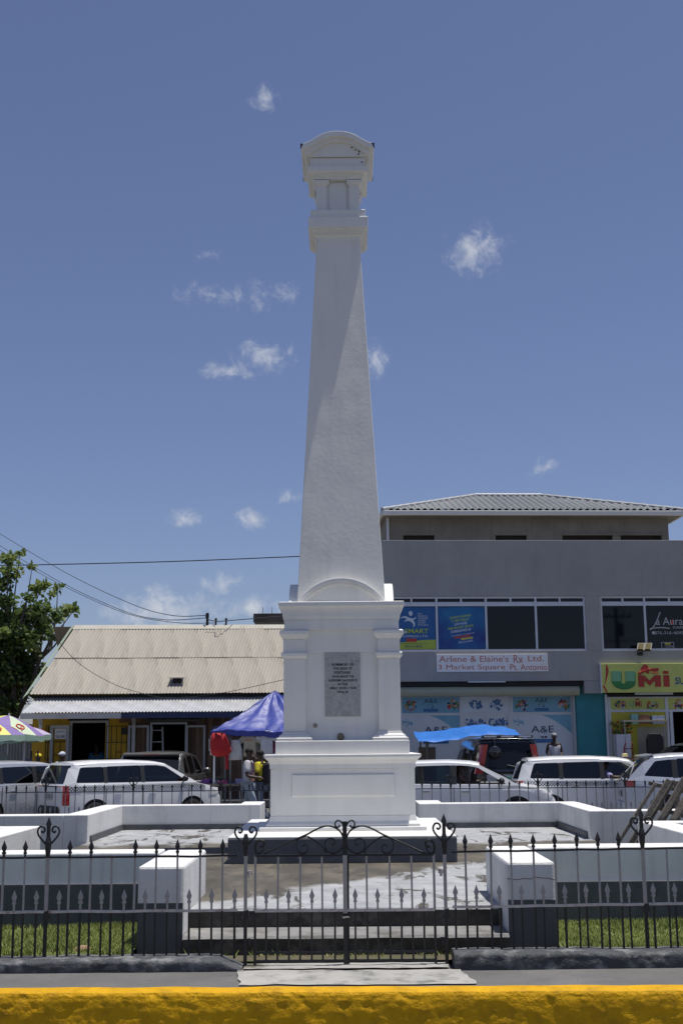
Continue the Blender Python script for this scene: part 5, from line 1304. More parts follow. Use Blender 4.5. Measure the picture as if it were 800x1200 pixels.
wire('short slack wire between the pegs on the shop ridge', [(243, 726, 42.4), (254, 728, 42.4), (265, 727.5, 42.4), (330, 722, 47)], .016)
wire('slack cable hanging across the zinc roof slope', [(60, 740, 37), (90, 775, 37), (130, 800, 37), (165, 812, 37), (200, 818, 37), (260, 812, 37), (335, 796, 37)], .009)

# ------------------------------------------------------------------ blue tent with stall
TY = 33.5
tp = PY(322, 860, TY); TX = tp.x
tent = thing('market_tent', 'peaked royal blue tarpaulin tent on thin poles', 'tent', (TX, TY, GZ))
zpk = PY(322, 808.5, TY).z-GZ; zev = PY(262, 855, TY-1.4).z-GZ; hwT = TX-PY(248, 858, TY-1.4).x; hd = 1.5
def tentf(sx0, sy0, sx1, sy1, k):
    def fn(u, v):
        # u along eave, v up to the peak
        ex = sx0*(1-u)+sx1*u; ey = sy0*(1-u)+sy1*u
        s = (1-v); x = ex*s; y = ey*s
        z = zev+(zpk-zev)*(v**1.25)-.10*math.sin(PI*u)*(1-v)*.4
        r = .07*nz3(x+k, y, z, 1.6)*(1-v)+.05*math.sin(u*23+v*4+k)*v*(1-v)*2+.035*nz3(x*2, y*2, z*2+k, 2.2)+.02*nz3(x*5+v*3, y*5, k, 3)
        return (x, y, z+r)
    return fn
m = MB(); cs = [(-hwT, -hd), (hwT, -hd), (hwT, hd), (-hwT, hd)]
for k in range(4): a, b_ = cs[k], cs[(k+1) % 4]; m.grid(tentf(a[0], a[1], b_[0], b_[1], k*3), 40, 26)
for k in range(4):
    a, b_ = cs[k], cs[(k+1) % 4]
    def val(u, v, a=a, b_=b_, k=k):
        x0_, y0_, z0_ = tentf(a[0], a[1], b_[0], b_[1], k*3)(u, 0); return (x0_*1.0, y0_, z0_-.14*v+(.02*nz3(x0_*4, v, k, 2)*v))
    m.grid(val, 40, 2)
m.build('canopy', M['tarp'], tent, smooth=70)
for sx in (-1, 1):
    for sy in (-1, 1): q = MB(); q.tube([(sx*(hwT-.08), sy*(hd-.08), 0), (sx*(hwT-.08), sy*(hd-.08), zev+.02)], .028, 8); q.build('pole', M['frame_white'] if sx < 0 and sy < 0 else M['silver'], tent)
for sy in (-1, 1): q = MB(); q.tube([(-hwT+.08, sy*(hd-.08), zev-.1), (hwT-.08, sy*(hd-.08), zev-.1)], .018, 6); q.build('cross_rail', M['silver'], tent)
for px_ in (270, 284): q = MB(); xx = PY(px_, 880, TY-1.0).x-TX; q.tube([(xx, -1.0, 0), (xx, -1.0, zev-.05)], .022, 6); q.build('pole', M['silver'], tent)
# hanging clothes, each a thing
def hang(name, label, cat, px, py, w, h, Y, col, shape='tee', col2=None):
    p = PY(px, py, Y); t = thing(name, label, cat, (p.x, Y, p.z-h), 0, 'clothes hung under the blue tent')
    if shape == 'tee': poly = [(-.30, 0), (.30, 0), (.30, .62), (.46, .52), (.58, .70), (.30, .96), (.14, 1), (.0, .93), (-.14, 1), (-.30, .96), (-.58, .70), (-.46, .52), (-.30, .62)]
    elif shape == 'tank': poly = [(-.42, 0), (.40, .03), (.38, .6), (.26, .7), (.26, 1), (.14, 1), (.0, .72), (-.14, 1), (-.26, 1), (-.28, .7), (-.42, .6)]
    elif shape == 'hood': poly = [(-.36, .12), (-.1, 0), (.30, .04), (.52, .22), (.44, .5), (.22, .72), (.22, .98), (-.28, 1), (-.36, .9), (-.40, .5)]
    else: poly = [(-.4, 0), (.4, 0), (.45, 1), (-.45, 1)]
    m = MB(); bm = bmesh.new(); vs = [bm.verts.new((x*w, 0, z*h)) for x, z in poly]; bm.faces.new(vs); bmesh.ops.triangulate(bm, faces=bm.faces); 
    bmesh.ops.subdivide_edges(bm, edges=bm.edges, cuts=2, use_grid_fill=True)
    for v in bm.verts: v.co.y = .035*nz3(v.co.x*4+px, v.co.z*1.5, px, 1.6)
    r = bmesh.ops.solidify(bm, geom=bm.faces[:], thickness=.02)
    me = D.meshes.new('cloth'); bm.to_mesh(me); bm.free(); me.materials.append(pmat('cloth_'+col2 if col2 else 'cloth_%s%d' % (name, px), col, .8, var=.12, vs=6))
    me.polygons.foreach_set('use_smooth', [True]*len(me.polygons)); link('cloth', me, t)
    m = MB(); m.tube([(-.2*w, 0, .97*h), (0, 0, 1.04*h), (.2*w, 0, .97*h)], .008, 5); m.tube([(0, 0, 1.04*h), (0, 0, 1.04*h+.09)], .005, 5); m.build('hanger', M['trim'], t)
    return t
hang('red_garment', 'bright red hooded garment hung at the tent corner', 'garment', 257.5, 858.5, .60, .62, TY-1.52, (.36, .012, .015), 'hood')
t = hang('tank_top', 'white tank top hung between red garment and beige shirt', 'top', 276, 867, .42, .52, TY-1.45, (.5, .5, .5), 'tank')
hang('grey_vest', 'grey vest hung half behind the red garment', 'top', 267, 861, .34, .40, TY-1.40, (.22, .22, .23), 'tank')
t = hang('beige_shirt', 'beige t-shirt with small red print hung under the tent', 'shirt', 293, 859, .54, .60, TY-1.45, (.42, .36, .27), 'tee')
text(t, 'oooooo', -.12, .06, .40, .44, -.04, RED, name='print')
t = hang('white_shirt', 'white t-shirt with dark print hung beside the monument pedestal', 'shirt', 312.5, 856, .52, .64, TY-1.45, (.58, .58, .62), 'tee')
text(t, '11', -.04, .04, .50, .56, -.045, DBLUE, name='print')
hang('pink_garment', 'pink garment hung under the tent half behind the pedestal', 'garment', 327, 857, .34, .42, TY-1.40, (.42, .03, .16), 'tee')
hang('red_strap_garment', 'long thin red strap garment dangling below the red hood', 'garment', 266, 882, .10, .42, TY-1.50, (.30, .01, .015), 'strip')
hang('white_towel', 'narrow white towel hung on the tent corner pole', 'towel', 248.5, 862, .10, .5, TY-1.35, (.55, .53, .53), 'strip')
# stall table with folded goods
tt = thing('stall_table', 'low wooden stall table loaded with folded clothes under the tent', 'table', (PY(265, 920, TY-1.2).x, TY-1.2, GZ))
zt_ = PY(265, 918, TY-1.2).z-GZ
m = MB(); m.box(-.85, .75, -.35, .5, zt_-.06, zt_); m.build('table_top', M['old_timber'], tt)
for sx in (-.8, .7):
    for sy in (-.3, .45): m = MB(); m.box(sx-.025, sx+.025, sy-.025, sy+.025, 0, zt_-.061); m.build('leg', M['silver'], tt)
cols_ = [('grey', (.25, .25, .27)), ('purple', (.16, .06, .25)), ('white', (.5, .5, .52)), ('pink', (.45, .06, .2)), ('navy', (.03, .04, .12)), ('lilac', (.33, .3, .48)), ('black', (.02, .02, .02))]
for k, (cn, c) in enumerate(cols_):
    x = -.7+.21*k; t = thing('folded_clothes', 'folded %s clothes on the stall table under the tent' % cn, 'clothes', (tt.location.x+x, TY-1.2+rs.uniform(-.15, .1), GZ+zt_), rs.uniform(-.4, .4), 'folded clothes on the stall')
    for j in range(rs.choice((1, 2, 2, 3))):
        m = MB(); m.box(-.11, .11, -.13, .13, j*.04, j*.04+.037); m.v = [(x_+.02*nz3(x_*9+k, y_*9, z_*9), y_+.02*nz3(x_*9, y_*9+k, z_*9), z_) for x_, y_, z_ in m.v]; m.build('fold', flat('fold_'+cn, c, .85), t, bevel=.015)

# ------------------------------------------------------------------ bright blue tarp awning right of the monument
y2 = 37.4
c0 = PY(540, 865, y2); tw = thing('tarp_awning', 'bright blue tarp stretched on posts behind the white saloon', 'awning', (c0.x, y2, GZ))
pts_l = PY(488, 867, y2).x-c0.x; pts_r = PY(612, 862, y2).x-c0.x
def tarpf(u, v):
    x = pts_l+(pts_r-pts_l)*u; px_ = 488+124*u
    yt = 863.5-5.5*math.sin(PI*min(1, u*1.0)*.75)
    z = PY(px_, yt+1.5+2.5*math.sin(u*7), y2).z-GZ
    return (x, -.8+2.4*v, z+.22*v-.16*math.sin(PI*v)*.6+.04*nz3(x*1.5, v*4, 0, 2)-(.10 if v < .02 else 0))
m = MB(); m.grid(tarpf, 44, 16); o = m.build('tarp', M['tarp2'], tw, smooth=70)
for px_, yy in ((498, -.6), (600, -.6), (495, 1.4), (603, 1.4)):
    q = MB(); xx = PY(px_, 880, y2).x-c0.x; q.tube([(xx, yy, 0), (xx+.02, yy, tarpf((xx-pts_l)/(pts_r-pts_l), (yy+.8)/2.4)[2]-.02)], .05 if px_ == 498 else .03, 7); q.build('post', M['old_timber'], tw)
q = MB(); xx = PY(500, 880, y2).x-c0.x; q.box(xx-.28, xx+.22, -.55, -.45, .6, 1.75); q.build('side_cloth', pmat('brown_sacking', (.13, .10, .075), .9, var=.3, vs=5), tw)

# ------------------------------------------------------------------ market umbrellas
def umbrella(label, px, py_top, Y, R, cols, tilt=0., ph=0.):
    top = PY(px, py_top, Y); t = thing('market_umbrella', label, 'umbrella', (top.x, Y, GZ), 0, 'market umbrellas')
    h = top.z-GZ; n = 8; mats = [flat('umb_%d%s' % (i, label[:6]), c, .6) for i, c in enumerate(cols)]
    q = MB(); q.tube([(0, 0, 0), (0, 0, h+.06)], .022, 8); q.build('pole', M['frame_white'], t)
    for k in range(n):
        a0, a1 = 2*PI*k/n+ph, 2*PI*(k+1)/n+ph
        def fn(u, v, a0=a0, a1=a1):
            a = a0+(a1-a0)*u; sag = .06*math.sin(PI*u)*v; r = R*v*(1-.06*math.sin(PI*u))
            return (r*math.cos(a), r*math.sin(a)+0, h-.42*R*(v**1.5)-sag*0-tilt*r*math.cos(a))
        m = MB(); m.grid(fn, 6, 8)
        m.grid(lambda u, v: (fn(u, 1)[0]*(1+.004*v), fn(u, 1)[1]*(1+.004*v), fn(u, 1)[2]-.13*v-.03*math.sin(PI*u)*v), 6, 1, 1)
        pa = m.build('canopy_panel', [mats[k % len(mats)], flat('umb_valance', (.30, .42, .33), .6)], t, smooth=60)
        if k % 2 == 0:
            c_ = fn(.5, .72); d = fn(.5, .74); mm = MB()
            e1 = (Vector(fn(.75, .72))-Vector(fn(.25, .72))).normalized(); e2 = (Vector(fn(.5, .9))-Vector(fn(.5, .5))).normalized(); nn = e1.cross(e2).normalized(); nn *= (1 if nn.z > 0 else -1)
            ring = [Vector(c_)+nn*.012+(e1*math.cos(w)+e2*math.sin(w))*.11 for w in [2*PI*i/12 for i in range(13)]]
            mm.tube(ring, .018, 4); mm.tube([Vector(c_)+nn*.012+e1*.04-e2*.05, Vector(c_)+nn*.012-e1*.03+e2*.2], .016, 4); mm.build('red_mark', RED, pa)
        q = MB(); q.tube([fn(0, .05), fn(0, .5), fn(0, 1)], .008, 4); q.build('rib', M['silver'], t)
    return t
YL, PU, GN = (.62, .60, .16), (.22, .15, .36), (.50, .58, .40)
umbrella('yellow and purple market umbrella with red marks over the silver van', 11, 838.5, 33, .95, [YL, PU, GN, PU], .16, .35)
umbrella('yellow and pale green market umbrella at the fence end of the umbrellas', -9, 845, 31.5, .85, [YL, GN], .0, .1)
umbrella('small yellow and lilac market umbrella low behind the larger umbrellas', 30, 851, 36, .75, [YL, (.42, .36, .50)], -.1, .2)
t = thing('market_cart', 'dark market cart with hanging goods under the umbrellas', 'cart', (PY(12, 900, 33.3).x, 33.3, GZ))
m = MB(); m.box(-.8, .75, -.4, .4, .75, 1.05); m.build('tray', M['dark_in'], t)
for sx in (-.7, .65):
    for sy in (-.35, .35): q = MB(); q.tube([(sx, sy, 0), (sx, sy, 1.75)], .025, 6); q.build('post', M['trim'], t)
for k in range(7): q = MB(); q.box(-.75+.21*k, -.75+.21*k+.16, -.42, -.38, 1.1, 1.1+.2+.12*((k*5) % 4)); q.build('hanging_goods', flat('goods_%d' % k, [(.02, .05, .03), (.3, .1, .05), (.02, .02, .03), (.25, .3, .28), (.03, .06, .04), (.35, .3, .1), (.1, .1, .2)][k], .7), t)

# ================================================================== VEHICLES
def interp(tab, x):
    if x <= tab[0][0]: return tab[0][1]
    for (a, b), (c, d) in zip(tab, tab[1:]):
        if x <= c: return b+(d-b)*(x-a)/(c-a) if c > a else d
    return tab[-1][1]
def rounded(poly, r=.04, k=3):
    out = []; n = len(poly)
    for i in range(n):
        p = Vector(poly[i]); a = Vector(poly[i-1]); b = Vector(poly[(i+1) % n])
        da = (a-p); db = (b-p); ra = min(r, da.length*.45); rb = min(r, db.length*.45)
        A = p+da.normalized()*ra; B = p+db.normalized()*rb
        for j in range(k+1):
            t = j/k; out.append(tuple(A*(1-t)**2+p*2*t*(1-t)+B*t*t))
    return out
def make_car(name, label, spec, loc, heading, paint, glass='glass', checker=False, group='cars parked beyond the memorial', plate='plate', open_front=False, alloy=True):
    S = spec; t = thing(name, label, 'car', loc, heading, group)
    W2 = S['W']/2; xr, xf = -S['L']/2, S['L']/2; belt = S['belt']; roof = S['roof']; PA = M[paint]; gl = M[glass]
    ax = S['axles']; R = S.get('tyre', .31); RA = R+.055
    def plan(x):
        u = (x-xr)/(xf-xr)*2-1; a = abs(u); return 1-.16*max(0, (a-.72)/.28)**2.4
    def hw(x, z):
        zb = interp(belt, x); f = (z-.18)/max(.1, zb-.18)
        sec = .93+.07*math.sin(PI*min(1, max(0, f))*.62+.35) if f < 1 else .985
        return W2*plan(x)*sec
    sill = .20
    def zlow(x):
        z = sill+.05*max(0, abs((x-xr)/(xf-xr)*2-1)-.9)*5
        for a in ax:
            d = abs(x-a)
            if d < RA: z = max(z, R+math.sqrt(RA*RA-d*d))
        return z
    st = set([xr+(xf-xr)*i/48 for i in range(49)])
    for a in ax:
        for k in range(13): st.add(a-RA+2*RA*k/12)
    st |= {x for x, z in belt}
    st = sorted(x for x in st if xr <= x <= xf); rows = 9
    cab0, cab1 = S['cab']      # open cabin span at belt level
    m = MB(); n = len(st)
    for s in (-1, 1):
        o = len(m.v)
        for x in st:
            z0, z1 = zlow(x), interp(belt, x); z0 = min(z0, z1-.02)
            for j in range(rows+1):
                z = z0+(z1-z0)*j/rows; bul = .012*math.exp(-((z-(z1-.10))/.05)**2)
                m.v.append((x, s*(hw(x, z)+bul*plan(x)), z))
        for i in range(n-1):
            for j in range(rows):
                q = (o+i*(rows+1)+j, o+(i+1)*(rows+1)+j, o+(i+1)*(rows+1)+j+1, o+i*(rows+1)+j+1)
                m.f.append(q if s < 0 else q[::-1]); m.m.append(0)
    half = n*(rows+1)
    # decks (bonnet and rear shelf), ends
    for i in range(n-1):
        x = (st[i]+st[i+1])/2
        if cab0 < x < cab1: continue
        K = 8; o = len(m.v)
        for xx in (st[i], st[i+1]):
            zt = interp(belt, xx); w = hw(xx, zt)
            for k in range(K+1):
                y = -w+2*w*k/K; m.v.append((xx, y, zt+.045*(1-(2*k/K-1)**2)*(1 if xx > 0 else .2)))
        for k in range(K): m.f.append((o+k, o+K+1+k, o+K+2+k, o+k+1)); m.m.append(0)
    for i in (0, n-1):
        for j in range(rows):
            a = i*(rows+1)+j; b = half+i*(rows+1)+j; q = (a, a+1, b+1, b); m.f.append(q if i else q[::-1]); m.m.append(0)
    body = m.build('body', PA, t, smooth=38)
    # underbody and arches
    m = MB(); m.box(xr+.12, xf-.12, -W2+.16, W2-.16, .17, min(.62, R*2))
    for a in ax: m.box(a-RA, a+RA, -W2+.05, W2-.05, .30, R+RA-.02)
    m.build('underbody', M['trim'], t)
    m = MB(); m.box(cab0+.1, cab1-.1, -W2+.12, W2-.12, .40, .45); m.build('floor', M['trim'], t)
    # greenhouse sides with window openings
    top_drop = .055
    def gw(x, z): zb = interp(belt, x); return hw(x, zb)*.985-max(0, z-zb)*S.get('tumble', .27)
    rl = [(x, z) for x, z in roof]
    outline = [(x, z-top_drop*(1 if 0 < i < len(rl)-1 else 0)) for i, (x, z) in enumerate(rl)]
    bl = [(x, interp(belt, x)) for x in [rl[-1][0]+(rl[0][0]-rl[-1][0])*k/10 for k in range(1, 10)]]
    outl = outline+bl
    wins = [rounded(w, .05) for w in S['windows']]
    for s in (-1, 1):
        bm = bmesh.new(); edges = []
        for loop in [outl]+wins:
            vs = [bm.verts.new((x, 0, z)) for x, z in loop]
            edges += [bm.edges.new((vs[i], vs[(i+1) % len(vs)])) for i in range(len(vs))]
        bmesh.ops.triangle_fill(bm, edges=edges, use_beauty=True, use_dissolve=False)
        for v in bm.verts: v.co.y = s*gw(v.co.x, v.co.z)
        bmesh.ops.recalc_face_normals(bm, faces=bm.faces)
        me = D.meshes.new('side_frame'); bm.to_mesh(me); bm.free(); me.materials.append(PA)
        o = link('side_frame', me, t); sd = o.modifiers.new('s', 'SOLIDIFY'); sd.thickness = .03; sd.offset = 0
        for wi, w in enumerate(wins):
            if open_front and wi == len(wins)-1: continue
            m = MB(); m.add([(x, s*(gw(x, z)+.004), z) for x, z in w], [tuple(range(len(w))) if s < 0 else tuple(range(len(w)))[::-1]]); m.build('side_window', gl, t)
        # black pillar trim between windows
        for wa, wb in zip(S['windows'], S['windows'][1:]):
            xa = max(p[0] for p in wa); xb = min(p[0] for p in wb); z0 = min(p[1] for p in wa)+.0; z1 = max(p[1] for p in wa)
            m = MB(); m.add([(xa-.01, s*(gw(xa, z0)+.019), z0), (xb+.01, s*(gw(xb, z0)+.019), z0), (xb+.01, s*(gw(xb, z1)+.019), z1), (xa-.01, s*(gw(xa, z1)+.019), z1)], [(0, 1, 2, 3)]); m.build('pillar_trim', M['trim'], t)
    # roof skin
    i0, i1 = S['roofspan']; rp = rl[i0:i1+1]; pts = []
    for (a, b), (c, d) in zip(rp, rp[1:]):
        for k in range(5): pts.append((a+(c-a)*k/5, b+(d-b)*k/5))
    pts.append(rp[-1]); K = 14; m = MB(); o = 0
    for x, z in pts:
        w = gw(x, z-top_drop)+.018
        for k in range(K+1):
            u = -1+2*k/K; m.v.append((x, w*u, z+.02*(1-u*u)-top_drop*abs(u)**5))
    for i in range(len(pts)-1):
        for k in range(K): m.f.append((i*(K+1)+k, (i+1)*(K+1)+k, (i+1)*(K+1)+k+1, i*(K+1)+k+1)); m.m.append(0)
    rf_ = m.build('roof', PA, t, smooth=50); sd = rf_.modifiers.new('s', 'SOLIDIFY'); sd.thickness = .025; sd.offset = -1
    if S.get('spoiler'):
        x, z = rl[i0]; m = MB(); w = gw(x, z-top_drop)-.03; m.add([(x-.16, -w, z-.015), (x-.16, w, z-.015), (x+.1, w, z+.02), (x+.1, -w, z+.02), (x-.16, -w, z+.012), (x-.16, w, z+.012), (x+.1, w, z+.045), (x+.1, -w, z+.045)], [(0, 1, 2, 3), (7, 6, 5, 4), (0, 4, 5, 1), (1, 5, 6, 2), (2, 6, 7, 3), (3, 7, 4, 0)]); m.build('spoiler', PA, t)
        m = MB(); m.box(x-.165, x-.155, -.2, .2, z-.008, z+.008); m.build('brake_lamp', M['lamp_red'], t)
    def screen(pa, pb, nm, inset, frame):
        (xa, za), (xb, zb) = pa, pb; K = 10
        def fn(u, v, off=0, ins=0):
            v2 = ins+(1-2*ins)*v; x = xa+(xb-xa)*v2; z = za+(zb-za)*v2; w = gw(x, z)-ins*.5*W2; y = -w+2*w*u
            bow = (.05 if nm == 'windscreen' else -.04)*(1-(2*u-1)**2); nx = 1 if nm == 'windscreen' else -1
            return (x+bow+nx*off, y, z)
        if frame: m = MB(); m.grid(lambda u, v: fn(u, v), K, 4); m.build('tailgate', PA, t, smooth=50)
        m = MB(); m.grid(lambda u, v: fn(u, v, .008 if frame else .0, inset), K, 4); m.build(nm, M['pane'] if frame else M['glass_mid'], t, smooth=50)
    screen(rl[-1], rl[i1], 'windscreen', .03, False)
    screen(rl[0], rl[i0], 'rear_window', .10, True)
    # lamps, bumpers, plate, handles, mirrors
    for s in (-1, 1):
        for key, mt, nm in (('tail', 'lamp_red', 'tail_lamp'), ('head', 'lamp_clear', 'headlamp')):
            x0, x1, z0, z1, dy = S[key]; m = MB(); N_ = 5
            def lf(u, v, s=s): x = x0+(x1-x0)*u; z = z0+(z1-z0)*v; zc = min(z, interp(belt, x)) if key == 'head' else z; y = (hw(x, min(z, interp(belt, x))) if z <= interp(belt, x)+.02 else gw(x, z))+.012; return (x, s*y, zc)
            m.grid(lf, N_, 5)
            xe = x0 if key == 'tail' else x1; off = -.012 if key == 'tail' else .012
            def lf2(u, v, s=s): z = z0+(z1-z0)*v; y = (hw(xe, min(z, interp(belt, xe))) if z <= interp(belt, xe)+.02 else gw(xe, z))+.012; return (xe+off, s*(y-dy*u), z)
            m.grid(lf2, 3, 5); o = m.build(nm, M[mt], t, smooth=60)
            if key == 'tail' and S.get('tail_clear', True):
                zc0 = z0+(z1-z0)*.42; zc1 = z0+(z1-z0)*.62; q = MB(); q.grid(lambda u, v: (x0-.018, s*(hw(x0, min(zc0, interp(belt, x0)))+.006-(dy-.02)*u), zc0+(zc1-zc0)*v), 2, 2); q.build('reverse_lamp', M['lamp_clear'], o)
        for hx in S.get('handles', ()): z = interp(belt, hx)-.13; y = hw(hx, z)+.016; m = MB(); m.box(hx-.09, hx+.09, min(s*y, s*(y+.022)), max(s*y, s*(y+.022)), z-.018, z+.018); m.build('door_handle', M['chrome'] if paint != 'car_black' else M['trim'], t, bevel=.006)
        for dx in S.get('seams', ()): 
            m = MB(); pts = [(dx, s*(hw(dx, z)+.010+.012*math.exp(-((z-(interp(belt, dx)-.10))/.05)**2)), z) for z in [.26+(interp(belt, dx)-.28)*k/8 for k in range(9)]]; m.tube(pts, .006, 4); m.build('door_seam', M['trim'], t)
        mx = S['mirror']; zb = interp(belt, mx); y = hw(mx, zb); m = MB(); m.ball((mx, s*(y+.10), zb+.11), (.07, .10, .075), 10); m.tube([(mx, s*(y-.02), zb+.03), (mx, s*(y+.08), zb+.08)], .02, 5); m.build('mirror', PA if paint != 'car_white' else M['trim'], t, smooth=60)
    for sx, xe in ((-1, xr), (1, xf)):
        m = MB(); z0, z1 = S.get('bumper', (.22, .42)); w = hw(xe, .4)+.01
        m.grid(lambda u, v: (xe+sx*(.03+.05*math.sin(PI*v)-.10*abs(2*u-1)**4), (-w+2*w*u), z0+(z1-z0)*v), 12, 4); m.build('bumper', M['trim'] if S.get('dark_bumper', True) else PA, t, smooth=60)
    m = MB(); zp = S.get('platez', .72); xe = xr; m.box(xe-.035, xe-.02, -.20, .20, zp-.08, zp+.08); pl_ = m.build('number_plate', M[plate], t)
    o = text(pl_, 'PP 3126' if plate == 'plate_green' else '7421 GR', -.15, .15, zp-.05, zp+.05, 0, M['trim'], name='lettering')
    for v in o.data.vertices: v.co = (xe-.038, -v.co.x, v.co.z)
    # wheels
    for a in ax:
        for s in (-1, 1):
            m = MB(); yy = s*(W2-.10); w_ = .095
            m.lathe([(R*.62, -w_), (R*.9, -w_), (R*.985, -w_*.75), (R, -w_*.3), (R, w_*.3), (R*.985, w_*.75), (R*.9, w_), (R*.62, w_), (R*.60, w_*.5), (R*.60, -w_*.5), (R*.62, -w_)], 28, (a, yy, R), 'y'); wh = m.build('wheel', M['tyre'], t, smooth=50)
            m = MB(); ye = yy+s*w_*.75
            m.lathe([(0, 0), (R*.12, 0), (R*.14, -s*.01), (R*.2, -s*.035), (R*.5, -s*.045), (R*.55, -s*.02), (R*.6, 0), (R*.62, -s*.01)], 24, (a, ye, R), 'y', 0)
            for k in range(5):
                w0 = 2*PI*k/5+.2; c, sn = math.cos(w0), math.sin(w0); px_, pz_ = -sn, c
                ln_, hw_ = R*.58, R*.09; q0, q1 = R*.1, ln_
                m.add([(a+c*q0+px_*hw_, ye+s*.004, R+sn*q0+pz_*hw_), (a+c*q0-px_*hw_, ye+s*.004, R+sn*q0-pz_*hw_), (a+c*q1-px_*hw_*.7, ye+s*.0, R+sn*q1-pz_*hw_*.7), (a+c*q1+px_*hw_*.7, ye+s*.0, R+sn*q1+pz_*hw_*.7)], [(0, 1, 2, 3)], 0 if alloy else 0)
            m.build('rim', [M['rim']], wh, smooth=40)
    # seats
    for sx in S['seats']:
        for s in (-1, 1):
            m = MB(); y = s*.36; m.box(sx-.25, sx+.25, y-.23, y+.23, .45, .60); m.extrude([(sx-.20, .58), (sx-.08, .58), (sx-.22, 1.12), (sx-.34, 1.10)], y-.22, y+.22); m.box(sx-.36, sx-.27, y-.12, y+.12, 1.15, 1.30); m.build('seat', M['trim'], t, bevel=.03)
    m = MB(); sx = S['wheelx']; ring = [(sx+.10*math.sin(w)*.5, -.36+.18*math.cos(w), .92+.17*math.sin(w)) for w in [2*PI*i/16 for i in range(17)]]; m.tube(ring, .014, 6); m.tube([(sx, -.36, .92), (sx+.35, -.36, .8)], .03, 6); m.build('steering_wheel', M['trim'], t)
    if checker:
        m = MB(); x0, x1 = S['check']; 
        for s in (-1, 1): m.grid(lambda u, v, s=s: (x0+(x1-x0)*u, s*(hw(x0+(x1-x0)*u, interp(belt, x0+(x1-x0)*u)-.01)+.022*plan(x0+(x1-x0)*u)), interp(belt, x0+(x1-x0)*u)-.115+.10*v), 30, 1)
        m.build('checker_stripe', M['checker'], t)
    return t
PROBOX = dict(L=4.2, W=1.69, axles=(-1.30, 1.26), tyre=.30, belt=[(-2.1, .93), (-1.9, .96), (.9, .965), (1.25, .965), (1.42, .955), (1.75, .885), (1.98, .78), (2.1, .62)],
    roof=[(-2.06, .96), (-1.93, 1.40), (-1.80, 1.475), (-1.2, 1.515), (-.3, 1.52), (.35, 1.485), (.62, 1.44), (1.40, .965)], roofspan=(2, 6), cab=(-1.95, 1.40),
    windows=[[(-1.78, 1.02), (-1.08, 1.01), (-1.08, 1.38), (-1.66, 1.37)], [(-1.0, 1.01), (-.12, 1.005), (-.12, 1.40), (-1.0, 1.385)], [(-.03, 1.005), (1.12, 1.0), (.55, 1.36), (.32, 1.395), (-.03, 1.40)]],
    tail=(-2.07, -1.93, .52, .96, .16), head=(1.72, 2.02, .66, .83, .34), handles=(-.72, .18), seams=(-1.04, -.08, 1.15), mirror=1.0, seats=(-.75, .25), wheelx=.62, check=(-1.95, 1.6), bumper=(.24, .50), platez=.72)
FIELDER = dict(PROBOX, L=4.4, W=1.70, tyre=.31, axles=(-1.32, 1.34), belt=[(-2.2, .92), (.9, .90), (1.2, .90), (1.40, .90), (1.8, .84), (2.05, .74), (2.2, .58)],
    roof=[(-2.15, .94), (-1.85, 1.33), (-1.7, 1.40), (-1.0, 1.455), (-.2, 1.47), (.30, 1.44), (.52, 1.40), (1.42, .90)],
    windows=[[(-1.85, .98), (-1.15, .96), (-1.15, 1.33), (-1.62, 1.28)], [(-1.05, .95), (-.14, .94), (-.14, 1.36), (-1.05, 1.34)], [(-.02, .94), (1.12, .93), (.46, 1.31), (.25, 1.345), (-.02, 1.36)]],
    tail=(-2.16, -1.95, .62, .92, .2), head=(1.75, 2.12, .60, .80, .36), dark_bumper=False)
SUVB = dict(L=4.3, W=1.78, axles=(-1.32, 1.30), tyre=.35, belt=[(-2.15, 1.02), (.9, 1.04), (1.2, 1.04), (1.5, 1.03), (1.9, .95), (2.08, .85), (2.15, .68)],
    roof=[(-2.12, 1.04), (-2.0, 1.72), (-1.86, 1.80), (-1.2, 1.84), (-.2, 1.85), (.35, 1.79), (.6, 1.72), (1.35, 1.04)], roofspan=(2, 6), cab=(-2.05, 1.33),
    windows=[[(-1.9, 1.10), (-1.12, 1.09), (-1.12, 1.56), (-1.78, 1.54)], [(-1.02, 1.09), (-.12, 1.08), (-.12, 1.58), (-1.02, 1.57)], [(-.02, 1.08), (1.05, 1.07), (.52, 1.50), (.3, 1.55), (-.02, 1.57)]],
    tail=(-2.14, -1.98, 1.0, 1.68, .11), head=(1.75, 2.1, .72, .9, .36), handles=(-.7, .2), seams=(-1.07, -.07, 1.1), mirror=.95, seats=(-.75, .25), wheelx=.6, check=(-1.9, 1.6), bumper=(.36, .66), platez=.84, tumble=.2, tail_clear=False)
HATCH = dict(L=4.3, W=1.75, axles=(-1.28, 1.30), tyre=.33, belt=[(-2.15, .98), (.8, 1.0), (1.2, 1.0), (1.42, .99), (1.85, .90), (2.05, .8), (2.15, .62)],
    roof=[(-2.10, 1.0), (-1.72, 1.44), (-1.55, 1.535), (-1.0, 1.58), (-.2, 1.595), (.35, 1.55), (.58, 1.50), (1.40, .99)], roofspan=(2, 6), cab=(-1.95, 1.38),
    windows=[[(-1.72, 1.10), (-1.08, 1.06), (-1.08, 1.46), (-1.45, 1.42)], [(-.98, 1.05), (-.12, 1.04), (-.12, 1.49), (-.98, 1.475)], [(-.02, 1.04), (1.1, 1.03), (.5, 1.42), (.3, 1.465), (-.02, 1.485)]],
    tail=(-2.13, -1.92, .86, 1.0, .30), head=(1.72, 2.08, .70, .88, .36), handles=(-.7, .2), seams=(-1.03, -.07, 1.12), mirror=.98, seats=(-.75, .25), wheelx=.6, check=(-1.9, 1.6), bumper=(.3, .52), platez=.70, spoiler=True, dark_bumper=False, tail_clear=False)
